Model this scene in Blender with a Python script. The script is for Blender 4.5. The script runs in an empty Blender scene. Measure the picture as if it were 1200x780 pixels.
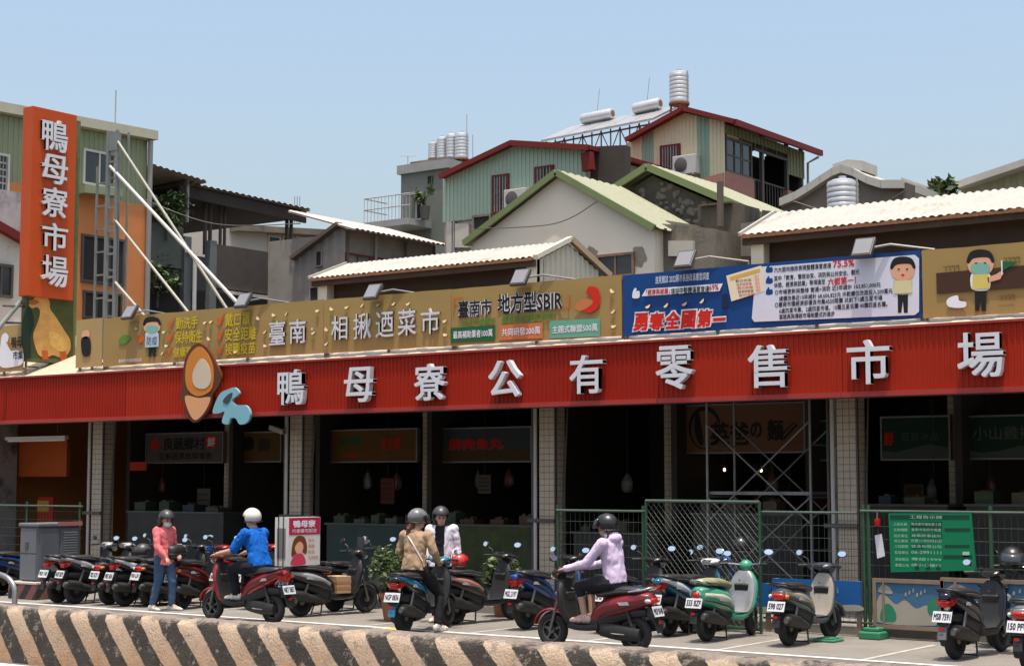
import bpy, bmesh, math, random
from mathutils import Vector, Matrix, noise
random.seed(7)
SC = bpy.context.scene
COL = SC.collection
# ------------------------------------------------------------------ camera
F_PX, HOR, CW, CH, CAM_H = 1950.0, 563.0, 1200.0, 780.0, 2.05
PHI = math.atan((HOR - CH/2)/F_PX)
AL = math.atan(2685.0/(F_PX/math.cos(PHI)))
FW = Vector((-math.cos(AL), math.sin(AL), 0)); RT = Vector((math.sin(AL), math.cos(AL), 0)); ZZ = Vector((0, 0, 1))
F3 = FW*math.cos(PHI) + ZZ*math.sin(PHI); U3 = -FW*math.sin(PHI) + ZZ*math.cos(PHI)
CAMP = Vector((0, 0, CAM_H))
cam = bpy.data.cameras.new('camera'); cam.sensor_width = 36; cam.lens = 36*F_PX/CW; cam.clip_end = 2000
camo = bpy.data.objects.new('camera', cam); COL.objects.link(camo)
camo.matrix_world = Matrix(((RT.x, U3.x, -F3.x, 0), (RT.y, U3.y, -F3.y, 0), (RT.z, U3.z, -F3.z, CAM_H), (0, 0, 0, 1)))
SC.camera = camo
def P(px, py, X=None, Y=None, Z=None):
    """the point a photo pixel shows, on a plane of the place"""
    r = F3*F_PX + RT*(px - CW/2) + U3*(CH/2 - py)
    k = X/r.x if X is not None else Y/r.y if Y is not None else (Z - CAM_H)/r.z
    return CAMP + r*k
def G(px, py): return P(px, py, Z=0.0)
# ------------------------------------------------------------------ light
SUN = Vector((0.11, -0.145, 0.983)).normalized()
sun = bpy.data.lights.new('sun', 'SUN'); sun.energy = 3.3; sun.angle = math.radians(0.55); sun.color = (1, 0.92, 0.80)
suno = bpy.data.objects.new('sun', sun); COL.objects.link(suno); suno.rotation_euler = SUN.to_track_quat('Z', 'Y').to_euler()
suno.location = (0, 20, 40)
W = bpy.data.worlds.new('World'); SC.world = W; W.use_nodes = True
nt = W.node_tree; nt.nodes.clear()
sky = nt.nodes.new('ShaderNodeTexSky'); sky.sky_type = 'NISHITA'; sky.sun_disc = False
sky.sun_elevation = math.asin(SUN.z); sky.sun_rotation = math.atan2(SUN.x, SUN.y)
sky.air_density = 1.3; sky.dust_density = 5.0; sky.ozone_density = 1.0; sky.altitude = 0
bg = nt.nodes.new('ShaderNodeBackground'); bg.inputs[1].default_value = 0.15
wo = nt.nodes.new('ShaderNodeOutputWorld'); nt.links.new(sky.outputs[0], bg.inputs[0]); nt.links.new(bg.outputs[0], wo.inputs[0])
vs = SC.view_settings; vs.view_transform = 'Standard'; vs.look = 'None'; vs.gamma = 1; vs.exposure = 0.58; vs.use_curve_mapping = False
SC.cycles.max_bounces = 6; SC.cycles.use_denoising = True
SC.cycles.caustics_reflective = False; SC.cycles.caustics_refractive = False; SC.cycles.sample_clamp_indirect = 4
# ------------------------------------------------------------------ materials
MATS = {}
def srgb(r, g, b):
    f = lambda c: (c/255/12.92) if c <= 10 else ((c/255 + .055)/1.055)**2.4
    return (f(r), f(g), f(b))
def mat(name, col, rough=.6, metal=0, var=.12, vs=2.5, bump=0, bs=30, dirt=0, dcol=(.05, .045, .04), ds=1.2, streak=1, spec=.5, coat=0, emit=0):
    if name in MATS: return MATS[name]
    m = bpy.data.materials.new(name); m.use_nodes = True; MATS[name] = m
    t = m.node_tree; N = t.nodes.new; L = t.links.new
    b = t.nodes['Principled BSDF']; b.inputs['Roughness'].default_value = rough; b.inputs['Metallic'].default_value = metal
    b.inputs['Specular IOR Level'].default_value = spec; b.inputs['Coat Weight'].default_value = coat
    b.inputs['Coat Roughness'].default_value = .06
    c = (*col, 1)
    if emit:
        b.inputs['Emission Color'].default_value = c; b.inputs['Emission Strength'].default_value = emit
    if not (var or dirt or bump): b.inputs['Base Color'].default_value = c; return m
    g = N('ShaderNodeNewGeometry')
    n = N('ShaderNodeTexNoise'); n.inputs['Scale'].default_value = vs; n.inputs['Detail'].default_value = 5; n.inputs['Roughness'].default_value = .65
    L(g.outputs['Position'], n.inputs['Vector'])
    mx = N('ShaderNodeMix'); mx.data_type = 'RGBA'
    mx.inputs[6].default_value = (*[max(0, x*(1 - 1.6*var)) for x in col], 1); mx.inputs[7].default_value = (*[min(1, x*(1 + 1.6*var)) for x in col], 1)
    L(n.outputs['Fac'], mx.inputs[0]); out = mx.outputs[2]
    if dirt:
        mp = N('ShaderNodeMapping'); mp.inputs['Scale'].default_value = (1, 1, 1/streak if streak > 1 else 1); L(g.outputs['Position'], mp.inputs[0])
        n2 = N('ShaderNodeTexNoise'); n2.inputs['Scale'].default_value = ds; n2.inputs['Detail'].default_value = 8; n2.inputs['Roughness'].default_value = .7
        L(mp.outputs[0], n2.inputs['Vector'])
        r = N('ShaderNodeMapRange'); r.inputs[1].default_value = .72 - dirt*.3; r.inputs[2].default_value = .80 - dirt*.18; L(n2.outputs['Fac'], r.inputs[0])
        m2 = N('ShaderNodeMix'); m2.data_type = 'RGBA'; L(r.outputs[0], m2.inputs[0]); L(out, m2.inputs[6]); m2.inputs[7].default_value = (*dcol, 1)
        out = m2.outputs[2]
    L(out, b.inputs['Base Color'])
    if bump:
        n3 = N('ShaderNodeTexNoise'); n3.inputs['Scale'].default_value = bs; n3.inputs['Detail'].default_value = 6; L(g.outputs['Position'], n3.inputs['Vector'])
        bu = N('ShaderNodeBump'); bu.inputs['Strength'].default_value = bump; bu.inputs['Distance'].default_value = .02
        L(n3.outputs['Fac'], bu.inputs['Height']); L(bu.outputs[0], b.inputs['Normal'])
    return m
def paint(name, rgb, **k):
    """a flat sRGB colour as a material"""
    k.setdefault('var', .06); k.setdefault('spec', .25); return mat(name, srgb(*rgb), **k)
# ------------------------------------------------------------------ mesh helpers
class MB:
    def __init__(s): s.v = []; s.f = []; s.mi = []; s.cm = 0
    def add(s, vs, fs):
        o = len(s.v); s.v += [Vector(v) for v in vs]; s.f += [tuple(i + o for i in f) for f in fs]; s.mi += [s.cm]*len(fs); return s
    def box(s, x0, x1, y0, y1, z0, z1):
        s.add([(x, y, z) for x in (x0, x1) for y in (y0, y1) for z in (z0, z1)], [(0, 1, 3, 2), (4, 6, 7, 5), (0, 4, 5, 1), (2, 3, 7, 6), (0, 2, 6, 4), (1, 5, 7, 3)]); return s
    def obox(s, c, ux, uy, uz):
        c = Vector(c); ux, uy, uz = Vector(ux), Vector(uy), Vector(uz)
        s.add([c + ux*a + uy*b + uz*d for a in (-1, 1) for b in (-1, 1) for d in (-1, 1)], [(0, 1, 3, 2), (4, 6, 7, 5), (0, 4, 5, 1), (2, 3, 7, 6), (0, 2, 6, 4), (1, 5, 7, 3)]); return s
    def prism(s, poly, ext):
        n = len(poly); e = Vector(ext); a = [Vector(p) for p in poly]
        s.add(a + [p + e for p in a], [tuple(range(n))[::-1], tuple(range(n, 2*n))] + [(i, (i+1) % n, n + (i+1) % n, n + i) for i in range(n)]); return s
    def loft(s, rings, caps=True, closed=False):
        n = len(rings[0]); o = []; fs = []
        for r in rings: o += list(r)
        k = len(rings)
        for i in range(k if closed else k - 1):
            j = (i + 1) % k
            for a in range(n):
                b = (a + 1) % n; fs.append((i*n + a, i*n + b, j*n + b, j*n + a))
        if caps and not closed: fs += [tuple(range(n))[::-1], tuple(range((k-1)*n, k*n))]
        s.add(o, fs); return s
    def tube(s, pts, r, n=6, caps=True):
        pts = [Vector(p) for p in pts]; rings = []; up = None
        for i, p in enumerate(pts):
            t = (pts[min(i+1, len(pts)-1)] - pts[max(i-1, 0)]).normalized()
            if up is None: up = Vector((0, 0, 1)) if abs(t.z) < .9 else Vector((1, 0, 0))
            a = t.cross(up).normalized(); b = a.cross(t).normalized(); up = b
            rr = r[i] if isinstance(r, (list, tuple)) else r
            rings.append([p + a*math.cos(2*math.pi*k/n)*rr + b*math.sin(2*math.pi*k/n)*rr for k in range(n)])
        return s.loft(rings, caps)
    def lathe(s, c, prof, n=20, axis='z'):
        c = Vector(c); rings = []
        for r, h in prof:
            ring = []
            for k in range(n):
                a = 2*math.pi*k/n; u, v = r*math.cos(a), r*math.sin(a)
                ring.append(c + (Vector((u, v, h)) if axis == 'z' else Vector((u, h, v)) if axis == 'y' else Vector((h, u, v))))
            rings.append(ring)
        return s.loft(rings)
    def ell(s, c, r, n=12, m=8, M=None):
        c = Vector(c); rings = []
        for i in range(m + 1):
            th = math.pi*(.02 + .96*i/m)
            rings.append([Vector((r[0]*math.sin(th)*math.cos(2*math.pi*k/n), r[1]*math.sin(th)*math.sin(2*math.pi*k/n), r[2]*math.cos(th))) for k in range(n)])
        rings = [[c + ((M @ p) if M else p) for p in q] for q in rings]
        return s.loft(rings)
    def xf(s, M):
        s.v = [M @ v for v in s.v]; return s
    def build(s, name, m, parent=None, smooth=False, local=False, bevel=0):
        vs = s.v
        if parent is not None and not local:
            iv = parent.matrix_basis.inverted(); vs = [iv @ v for v in vs]
        me = bpy.data.meshes.new(name); me.from_pydata([tuple(v) for v in vs], [], s.f)
        for x in (m if isinstance(m, list) else [m]): me.materials.append(x)
        if isinstance(m, list): me.polygons.foreach_set('material_index', s.mi)
        b = bmesh.new(); b.from_mesh(me); bmesh.ops.recalc_face_normals(b, faces=b.faces); b.to_mesh(me); b.free()
        if smooth:
            me.polygons.foreach_set('use_smooth', [True]*len(me.polygons))
            try: me.set_sharp_from_angle(angle=math.radians(42))
            except Exception: pass
        o = bpy.data.objects.new(name, me); COL.objects.link(o)
        if parent is not None: o.parent = parent
        if bevel:
            bm = o.modifiers.new('bevel', 'BEVEL'); bm.width = bevel; bm.segments = 2; bm.limit_method = 'ANGLE'
        return o
def tag(o, label, cat, group=None):
    o['label'] = label; o['category'] = cat
    if group: o['group'] = group
    return o
def thing(name, label, cat, loc, rz=0, group=None):
    o = bpy.data.objects.new(name, None); COL.objects.link(o); o.empty_display_size = .2
    o.matrix_basis = Matrix.Translation(Vector(loc)) @ Matrix.Rotation(rz, 4, 'Z')
    return tag(o, label, cat, group)
def struct(o): o['kind'] = 'structure'; return o
def stuff(o): o['kind'] = 'stuff'; return o
def spl(pts, n=8):
    """Catmull-Rom through points"""
    pts = [Vector(p) for p in pts]; out = []
    for i in range(len(pts) - 1):
        a, b, c, d = pts[max(i-1, 0)], pts[i], pts[i+1], pts[min(i+2, len(pts)-1)]
        for k in range(n):
            t = k/n; out.append(.5*((2*b) + (c - a)*t + (2*a - 5*b + 4*c - d)*t*t + (3*b - a - 3*c + d)*t**3))
    return out + [pts[-1]]
# text: one shared font curve, each string a mesh in its own x/y plane
TC = bpy.data.curves.new('lettering', 'FONT'); TC.resolution_u = 2
TO = bpy.data.objects.new('lettering', TC)
TCACHE = {}
def text_geo(s, bold=0.0, ext=0.0):
    k = (s, bold, ext)
    if k not in TCACHE:
        TC.body = s; TC.offset = bold; TC.extrude = ext
        me = bpy.data.meshes.new_from_object(TO)
        TCACHE[k] = ([v.co.copy() for v in me.vertices], [tuple(p.vertices) for p in me.polygons]); bpy.data.meshes.remove(me)
    return TCACHE[k]
def text_fit(mb, s, org, ux, uy, w, h, bold=0.0, depth=0.0, skew=0.0, keep=False):
    """letters in the rectangle at org (lower left) spanned by ux*w, uy*h; depth is the letter's thickness along ux x uy"""
    vs, fs = text_geo(s, 0.0, .5 if depth else 0)
    if not vs: return mb
    x0 = min(v.x for v in vs); x1 = max(v.x for v in vs); y0 = min(v.y for v in vs); y1 = max(v.y for v in vs)
    ux = Vector(ux).normalized(); uy = Vector(uy).normalized(); nn = ux.cross(uy)
    sx, sy = w/max(x1 - x0, 1e-6), h/max(y1 - y0, 1e-6)
    if keep: sx = sy = min(sx, sy)
    # heavy strokes: the outline repeated in a small ring, each copy a hair lower than the one before
    k = bold*1.05; ring = [(0, 0)] if not bold else [(k, k), (-k, -k), (k, -k), (-k, k), (k, 0), (-k, 0), (0, k), (0, -k)]
    if bold:
        fx, fy = (x1 - x0)/(x1 - x0 + 2*k), (y1 - y0)/(y1 - y0 + 2*k)
    else: fx = fy = 1
    for i, (dx, dy) in enumerate(ring):
        lo = i*.0004
        mb.add([Vector(org) + ux*((v.x - x0 + dx + k)*sx*fx + skew*(v.y - y0 + dy + k)*sy*fy) + uy*((v.y - y0 + dy + k)*sy*fy) + nn*(((v.z + .5)*depth if depth else 0) - lo) for v in vs], fs)
    return mb
# corrugated sheet: ribs run along v, spaced along u
def corr(mb, o, u, v0, v1, n, nrm, depth, top=None, bot=None, shape=(0, 0, 1, 1)):
    """o + u*s + v: s in 0..1, n ribs; v0/v1 lower and upper offsets (vectors) or functions of s"""
    o, u, nrm = Vector(o), Vector(u), Vector(nrm).normalized()
    lo, hi = [], []
    k = len(shape)
    for i in range(n):
        for j, q in enumerate(shape):
            fr = (i + (j + .08*(1 if q else -1)*0)/k)/n
            if k == 4: fr = (i + (0, .5, .58, .92)[j])/n
            p = o + u*fr + nrm*depth*q
            lo.append(p + (v0(fr) if callable(v0) else Vector(v0))); hi.append(p + (v1(fr) if callable(v1) else Vector(v1)))
    p = o + u; lo.append(p + (v0(1) if callable(v0) else Vector(v0))); hi.append(p + (v1(1) if callable(v1) else Vector(v1)))
    m = len(lo); mb.add(lo + hi, [(i, i+1, m+i+1, m+i) for i in range(m-1)])
    return mb
WAVE = (0, .38, .92, 1, .92, .38)
# ------------------------------------------------------------------ setting: ground, road, apron, paint
X_ = Vector((1, 0, 0)); Y_ = Vector((0, 1, 0))
def road_mat(name, col, patch):
    m = mat(name, col, rough=.9, var=.22, vs=1.3, bump=.35, bs=90, dirt=.42, dcol=patch, ds=.9, spec=.25); return m
m_asph = road_mat('asphalt', (.125, .117, .108), (.075, .07, .065))
m_apron = road_mat('apron_concrete', (.20, .185, .165), (.11, .10, .09))
m_line = mat('road_paint', (.62, .60, .56), rough=.8, var=.12, vs=8, dirt=.34, dcol=(.27, .255, .24), ds=7)
m_ylw = mat('yellow_road_paint', (.62, .42, .07), rough=.8, var=.15, vs=8, dirt=.2, dcol=(.3, .27, .2), ds=9)
gr = struct(MB().add([(-600, -200, -.02), (600, -200, -.02), (600, 800, -.02), (-600, 800, -.02)], [(0, 1, 2, 3)]).build('ground', mat('ground_earth', (.16, .15, .13), var=.2, vs=.3)))
rd = struct(MB().add([(-160, -30, 0), (120, -30, 0), (120, 17.95, 0), (-160, 17.95, 0)], [(0, 1, 2, 3)]).build('road', m_asph))
AP = MB()
AP.add([(-160, 17.95, .0), (120, 17.95, .0), (120, 20.9, .0), (-160, 20.9, .0)], [(0, 1, 2, 3)])
apron = struct(AP.build('pavement', m_apron))
for y0, y1, xs in ((17.95, 18.06, [(-90, 30)]), (17.18, 17.28, [(-60 + i*5.2, -60 + i*5.2 + 3.2) for i in range(14)]), (11.80, 11.98, [(-80, 30)])):
    l = MB()
    for a, b in xs: l.add([(a, y0, .004), (b, y0, .004), (b, y1, .004), (a, y1, .004)], [(0, 1, 2, 3)])
    struct(l.build('road_marking', m_line))
bay = MB()
for i in range(26):
    x = -31 + i*.95
    if i % 2: continue
    bay.add([(x, 18.06, .004), (x + .07, 18.06, .004), (x + .07, 20.2, .004), (x, 20.2, .004)], [(0, 1, 2, 3)])
struct(bay.build('parking_bay_marking', mat('worn_bay_paint', (.40, .38, .35), rough=.85, var=.15, vs=6, dirt=.75, dcol=(.28, .262, .238), ds=5)))
pp = G(457, 737); struct(MB().add([pp + Vector(v) for v in ((-.25, -.1, .006), (.2, -.12, .006), (.3, .16, .006), (-.1, .2, .006))], [(0, 1, 2, 3)]).build('yellow_road_marking', m_ylw))
# kerbed market plinth behind the parking band
pl = struct(MB().box(-60, 30, 20.9, 46, -.05, .12).build('market_plinth', mat('plinth_concrete', (.23, .21, .19), rough=.85, var=.15, bump=.2, dirt=.4, dcol=(.12, .11, .1)), bevel=.015))

# ------------------------------------------------------------------ striped concrete barrier
def barrier_mat():
    m = bpy.data.materials.new('striped_concrete'); m.use_nodes = True; t = m.node_tree; N = t.nodes.new; L = t.links.new
    b = t.nodes['Principled BSDF']; b.inputs['Roughness'].default_value = .88; b.inputs['Specular IOR Level'].default_value = .2
    g = N('ShaderNodeNewGeometry'); sp = N('ShaderNodeSeparateXYZ'); L(g.outputs['Position'], sp.inputs[0])
    def math_(op, a, c=None):
        n = N('ShaderNodeMath'); n.operation = op
        for i, x in enumerate((a, c)):
            if x is None: continue
            if isinstance(x, (int, float)): n.inputs[i].default_value = x
            else: L(x, n.inputs[i])
        return n.outputs[0]
    def noise_(s, d=6, r=.65):
        n = N('ShaderNodeTexNoise'); n.inputs['Scale'].default_value = s; n.inputs['Detail'].default_value = d; n.inputs['Roughness'].default_value = r
        L(g.outputs['Position'], n.inputs['Vector']); return n.outputs['Fac']
    wob = math_('ADD', math_('MULTIPLY', math_('SUBTRACT', noise_(26, 8, .8), .5), .07), math_('MULTIPLY', math_('SUBTRACT', noise_(1.3, 2), .5), .12))
    s = math_('ADD', math_('ADD', sp.outputs[0], math_('MULTIPLY', sp.outputs[2], 1.05)), wob)
    fr = math_('FRACT', math_('DIVIDE', s, .575))
    st = N('ShaderNodeMapRange'); st.inputs[1].default_value = .485; st.inputs[2].default_value = .515; L(fr, st.inputs[0])
    cream = N('ShaderNodeMix'); cream.data_type = 'RGBA'; cream.inputs[6].default_value = (.36, .17, .075, 1); cream.inputs[7].default_value = (.76, .62, .47, 1); L(math_('ADD', math_('MULTIPLY', noise_(3.4, 8, .75), .9), math_('SUBTRACT', math_('MULTIPLY', sp.outputs[2], .9), .25)), cream.inputs[0])
    blk = N('ShaderNodeMix'); blk.data_type = 'RGBA'; blk.inputs[6].default_value = (.022, .02, .018, 1); blk.inputs[7].default_value = (.11, .095, .08, 1); L(noise_(5), blk.inputs[0])
    a = N('ShaderNodeMix'); a.data_type = 'RGBA'; L(st.outputs[0], a.inputs[0]); L(cream.outputs[2], a.inputs[6]); L(blk.outputs[2], a.inputs[7])
    # bare concrete on the worn crown and in chips
    con = N('ShaderNodeMix'); con.data_type = 'RGBA'; con.inputs[6].default_value = (.05, .042, .034, 1); con.inputs[7].default_value = (.62, .51, .42, 1); L(noise_(24, 8, .8), con.inputs[0])
    w = math_('ADD', math_('MULTIPLY', math_('SUBTRACT', noise_(5.5, 9, .8), .5), 2.4), math_('MULTIPLY', math_('SUBTRACT', sp.outputs[2], .56), 9.0))
    wr = N('ShaderNodeMapRange'); wr.inputs[1].default_value = .12; wr.inputs[2].default_value = .42; L(w, wr.inputs[0])
    chip = N('ShaderNodeMapRange'); chip.inputs[1].default_value = .555; chip.inputs[2].default_value = .585; L(noise_(7, 9, .8), chip.inputs[0])
    mx = math_('MAXIMUM', wr.outputs[0], math_('MULTIPLY', chip.outputs[0], .8))
    e = N('ShaderNodeMix'); e.data_type = 'RGBA'; L(mx, e.inputs[0]); L(a.outputs[2], e.inputs[6]); L(con.outputs[2], e.inputs[7])
    L(e.outputs[2], b.inputs['Base Color'])
    bu = N('ShaderNodeBump'); bu.inputs['Strength'].default_value = 1.0; bu.inputs['Distance'].default_value = .05; L(noise_(38, 8, .75), bu.inputs['Height']); L(bu.outputs[0], b.inputs['Normal'])
    return m
br = MB(); rings = []
prof = [(12.10, 0), (12.135, .2), (12.165, .38), (12.185, .50), (12.21, .56), (12.255, .592), (12.34, .61), (12.46, .61), (12.54, .592), (12.58, .55), (12.61, .3), (12.64, 0)]
nx = 420
for i in range(nx + 1):
    x = -34 + 46*i/nx; ring = []
    for j, (y, z) in enumerate(prof):
        q = noise.fractal(Vector((x*2.6, y*5, z*5)), .8, 2, 4)*.032 if 1 < j < 10 else 0
        ring.append((x, y + q*.6, z + q))
    rings.append(ring)
br.loft(rings)
bo = tag(br.build('concrete_barrier', barrier_mat(), smooth=True), 'long low concrete barrier with worn black and cream diagonal stripes along the road', 'barrier')
m_steel = mat('brushed_steel', (.35, .34, .33), rough=.33, metal=.85, var=.2, vs=9)
hp = P(17, 709, Z=.59)
hoop = thing('steel_hoop', 'bent steel pipe hoop standing on the striped concrete barrier', 'hoop', hp)
pts = [hp + Vector((-.75 + .0, 0, -.02))] + [hp + Vector((-.75*.5 + .375*math.cos(a), 0, .16 + .2*math.sin(a))) for a in [math.pi*(1 - k/14) for k in range(15)]] + [hp + Vector((0, 0, -.02))]
MB().tube(pts, .032, 12).build('pipe', m_steel, hoop, smooth=True)
for dx in (0, -.75): MB().lathe(hp + Vector((dx, 0, 0)), [(.0, -.01), (.055, -.01), (.055, .012), (.036, .02), (.0, .02)], 14).build('foot_collar', m_steel, hoop, smooth=True)

# ------------------------------------------------------------------ market hall
YF = 21.6
BX0, BX1 = -46.0, 8.0
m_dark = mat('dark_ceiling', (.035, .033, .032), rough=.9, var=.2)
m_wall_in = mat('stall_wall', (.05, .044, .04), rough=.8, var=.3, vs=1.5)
mk = thing('market_hall', 'open fronted market hall with dark stalls behind tiled columns', 'market', (-15, 22.4, .12))
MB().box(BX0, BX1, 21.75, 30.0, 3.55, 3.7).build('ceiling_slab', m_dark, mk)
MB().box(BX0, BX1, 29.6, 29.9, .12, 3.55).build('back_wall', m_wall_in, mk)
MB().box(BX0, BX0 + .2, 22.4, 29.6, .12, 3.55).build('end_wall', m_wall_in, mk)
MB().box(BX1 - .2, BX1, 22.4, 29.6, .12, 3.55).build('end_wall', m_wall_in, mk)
zb = P(1200, 457, Y=YF).z; zt = P(1200, 373, Y=YF).z
print('fascia z', zb, zt, P(0, 497, Y=YF).z, P(0, 443, Y=YF).z)
# sloped canopy roof behind the sign boards, standing-seam sheets
rf = MB(); corr(rf, (BX0, 21.72, zt + .0), (BX1 - BX0, 0, 0), (0, 0, 0), (0, 2.9, 1.15), 90, (0, -.37, .93), .012)
rf.build('canopy_roof', mat('cream_roof_sheet', (.50, .42, .31), rough=.5, var=.1, dirt=.3, dcol=(.35, .25, .17), ds=2), mk)
MB().box(BX0, BX1, 24.55, 24.75, 3.7, zt + 1.1).build('roof_upstand', m_wall_in, mk)

# tiled columns
m_grout = mat('tile_grout', (.10, .085, .07), var=.2)
m_tile = mat('cream_tile', (.42, .345, .265), rough=.35, var=.14, vs=6, dirt=.3, dcol=(.28, .2, .14), ds=2.5)
m_pipe = mat('pvc_pipe', (.42, .40, .37), rough=.5, var=.12)
m_conduit = mat('dark_conduit', (.07, .06, .055), rough=.6)
def column(px, yc, label, w=.31, pipes=True, group='tiled columns of the market', zt_=3.55, bare=False):
    c = P(px, 600, Y=yc); x0 = c.x
    t = thing('tiled_column', label, 'column', (x0 + w/2, yc + w/2, .12), group=group)
    MB().box(x0, x0 + w, yc, yc + w, .1, zt_).build('core', m_grout, t)
    b = MB(); s = .09; g = .009
    for face in range(2):
        n = max(3, round(w/s)); st = w/n; k = int((zt_ - .12)/st)
        for i in range(n):
            for j in range(k):
                a, z = i*st + g/2, .12 + j*st + g/2; e = st - g; o = .005*(1 + .5*random.random())
                if face == 0: b.box(x0 + a, x0 + a + e, yc - o, yc + .001, z, z + e)
                else: b.box(x0 + w - .001, x0 + w + o, yc + a, yc + a + e, z, z + e)
    stuff(b.build('tiling', m_tile, t))
    if pipes:
        MB().tube([(x0 - .06, yc - .03, .12), (x0 - .06, yc - .03, zt_)], .032, 10).build('drain_pipe', m_pipe, t, smooth=True)
        MB().tube([(x0 - .155, yc + .03, .12), (x0 - .155, yc + .03, zt_)], .026, 8).build('drain_pipe', m_conduit, t, smooth=True)
        MB().box(x0 + w + .006, x0 + w + .03, yc - .02, yc + .03, .12, zt_).build('corner_conduit', m_conduit, t)
        MB().tube([(x0 + w + .05, yc + .2, .5), (x0 + w + .055, yc + .22, 2.1), (x0 + w + .08, yc + .3, zt_)], .018, 6).build('cable', m_conduit, t)
        MB().box(x0 - .2, x0 + w + .03, yc - .07, yc - .062 + .02, 1.36, 1.42).build('pipe_clamp', m_conduit, t)
    return t, x0
YC = 22.9
cols = [column(107, YC, 'tiled column beside the orange shop front and grey cabinet'), column(339, YC, 'tiled column with a small security camera on its pipe'),
        column(632, YC, 'tiled column where the green rail fence begins beside the unlit bay'), column(982, YC, 'tiled column beside the green fence posts and scaffold')]
for px, lab in ((140 - 18, None), (495, 'inner tiled column between the yellow sign and the pale blue sign'), (779, 'inner tiled column left of the noodle shop sign'), (1113, 'inner tiled column between the two green shop signs'), (262, 'inner tiled column right of the white shop sign')):
    if lab: column(px, 26.4, lab, pipes=False, group='inner columns')
# security camera
t, x0 = cols[1]
cc = thing('security_camera', 'small white security camera on the column pipe', 'camera', (x0 - .06, YC - .06, 2.6))
q = P(330, 503, Y=YC - .25)
MB().tube([(x0 - .06, YC - .03, q.z), (x0 - .06, YC - .2, q.z)], .02, 8).build('bracket', m_pipe, cc)
MB().obox(Vector((x0 - .09, YC - .25, q.z)), Vector((.19, -.02, -.05)), Vector((.01, .05, 0)), Vector((.01, 0, .045))).build('housing', paint('cam_grey', (150, 145, 140)), cc, bevel=.01)
MB().lathe(Vector((x0 + .1, YC - .27, q.z - .05)), [(0, 0), (.035, 0), (.035, .012), (0, .012)], 12, 'x').build('lens', m_conduit, cc)

# red ribbed fascia with its letters
m_red = mat('red_fascia', srgb(148, 32, 12), rough=.55, spec=.18, var=.10, vs=1.2, dirt=.22, dcol=srgb(120, 22, 14), ds=1.6, streak=3)
fa = thing('market_fascia_sign', 'long red ribbed fascia sign with raised white characters over the market', 'sign', (-15, YF, zb))
m_reds = [m_red] + [mat('red_fascia_%d' % i, srgb(*c), rough=.55, spec=.18, var=.10, vs=1.2, dirt=.25, dcol=srgb(112, 20, 12), ds=1.6, streak=3) for i, c in enumerate(((154, 37, 15), (142, 28, 10)))]
for i in range(18):
    x = BX0 + i*3.0; d = random.uniform(-.004, .004)
    corr(MB(), (x + .003, YF + d, 0), (2.994, 0, 0), (0, 0, zb + .05), (0, 0, zt - .03), 36, (0, -1, 0), .012).build('ribbed_panel', m_reds[(i*5 + i//3) % 3], fa)
m_trim = mat('red_trim', srgb(150, 42, 32), rough=.5, var=.1)
for i in range(18):
    a = BX0 + i*3.0
    MB().box(a, a + 2.994, YF - .055, YF + .12, zb - .02, zb + .052).build('lower_trim', m_trim, fa)
    MB().box(a, a + 2.994, YF - .045, YF + .12, zt - .035, zt + .0).build('upper_trim', m_trim, fa)
MB().box(BX0, BX1, YF + .04, YF + .11, zb + .05, zt - .04).build('backing', m_dark, fa)
MB().box(BX0, BX1, YF + .121, YF + 1.1, zb + .02, zb + .06).build('soffit', mat('soffit', (.10, .09, .085), var=.2), fa)
m_let = mat('white_letter', (.60, .60, .63), rough=.45, var=.05, dirt=.15, dcol=(.5, .47, .45), ds=3, streak=3)
for ch, a, b_, y0, y1 in (('鴨', 327, 358, 433, 474), ('母', 405, 439, 430, 471), ('寮', 487, 523, 426, 469), ('公', 574, 611, 422, 465), ('有', 669, 708, 416, 461),
                          ('零', 770, 813, 405, 456), ('售', 878, 924, 404, 454), ('市', 994, 1044, 398, 450), ('場', 1123, 1177, 389, 442)):
    p0 = P(a, (y0 + y1)/2, Y=YF - .09); p1 = P(b_, (y0 + y1)/2, Y=YF - .09); zc0 = P((a + b_)/2, y1, Y=YF - .09).z; zc1 = P((a + b_)/2, y0, Y=YF - .09).z
    text_fit(MB(), ch, (p0.x, YF - .035, zc0), X_, ZZ, p1.x - p0.x, zc1 - zc0, bold=.012, depth=.10).build('character', m_let, fa)

# cut-out board and its blue swirl in front of the fascia (plain, no drawing)
def cut(mb, pts, Y, th):
    poly = [P(x, y, Y=Y) for x, y in pts]; mb.prism([(p.x, Y, p.z) for p in poly], (0, th, 0)); return mb
def smooth_poly(pts, n=6):
    q = pts + pts[:1]; out = []
    m = len(pts)
    for i in range(m):
        a, b, c, d = [Vector((*pts[(i + k) % m], 0)) for k in (-1, 0, 1, 2)]
        for k in range(n):
            t = k/n; v = .5*((2*b) + (c - a)*t + (2*a - 5*b + 4*c - d)*t*t + (3*b - a - 3*c + d)*t**3); out.append((v.x, v.y))
    return out
YM = YF - .16
mb_ = thing('mascot_cutout_board', 'plain orange and cream rounded cut-out board on the red fascia', 'cutout board', P(232, 495, Y=YM))
outl = smooth_poly([(232, 402), (243, 408), (252, 424), (259, 440), (256, 452), (249, 462), (247, 474), (240, 486), (228, 495), (219, 487), (216, 474), (211, 466), (213, 452), (214, 436), (217, 420), (223, 408)])
cut(MB(), outl, YM, .05).build('backing', paint('cutout_brown', (92, 50, 30)), mb_)
cut(MB(), smooth_poly([(232, 406), (242, 413), (249, 428), (250, 446), (246, 458), (232, 464), (220, 456), (217, 438), (221, 418)]), YM - .012, .011).build('upper_panel', paint('cutout_orange', (190, 118, 48)), mb_)
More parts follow.
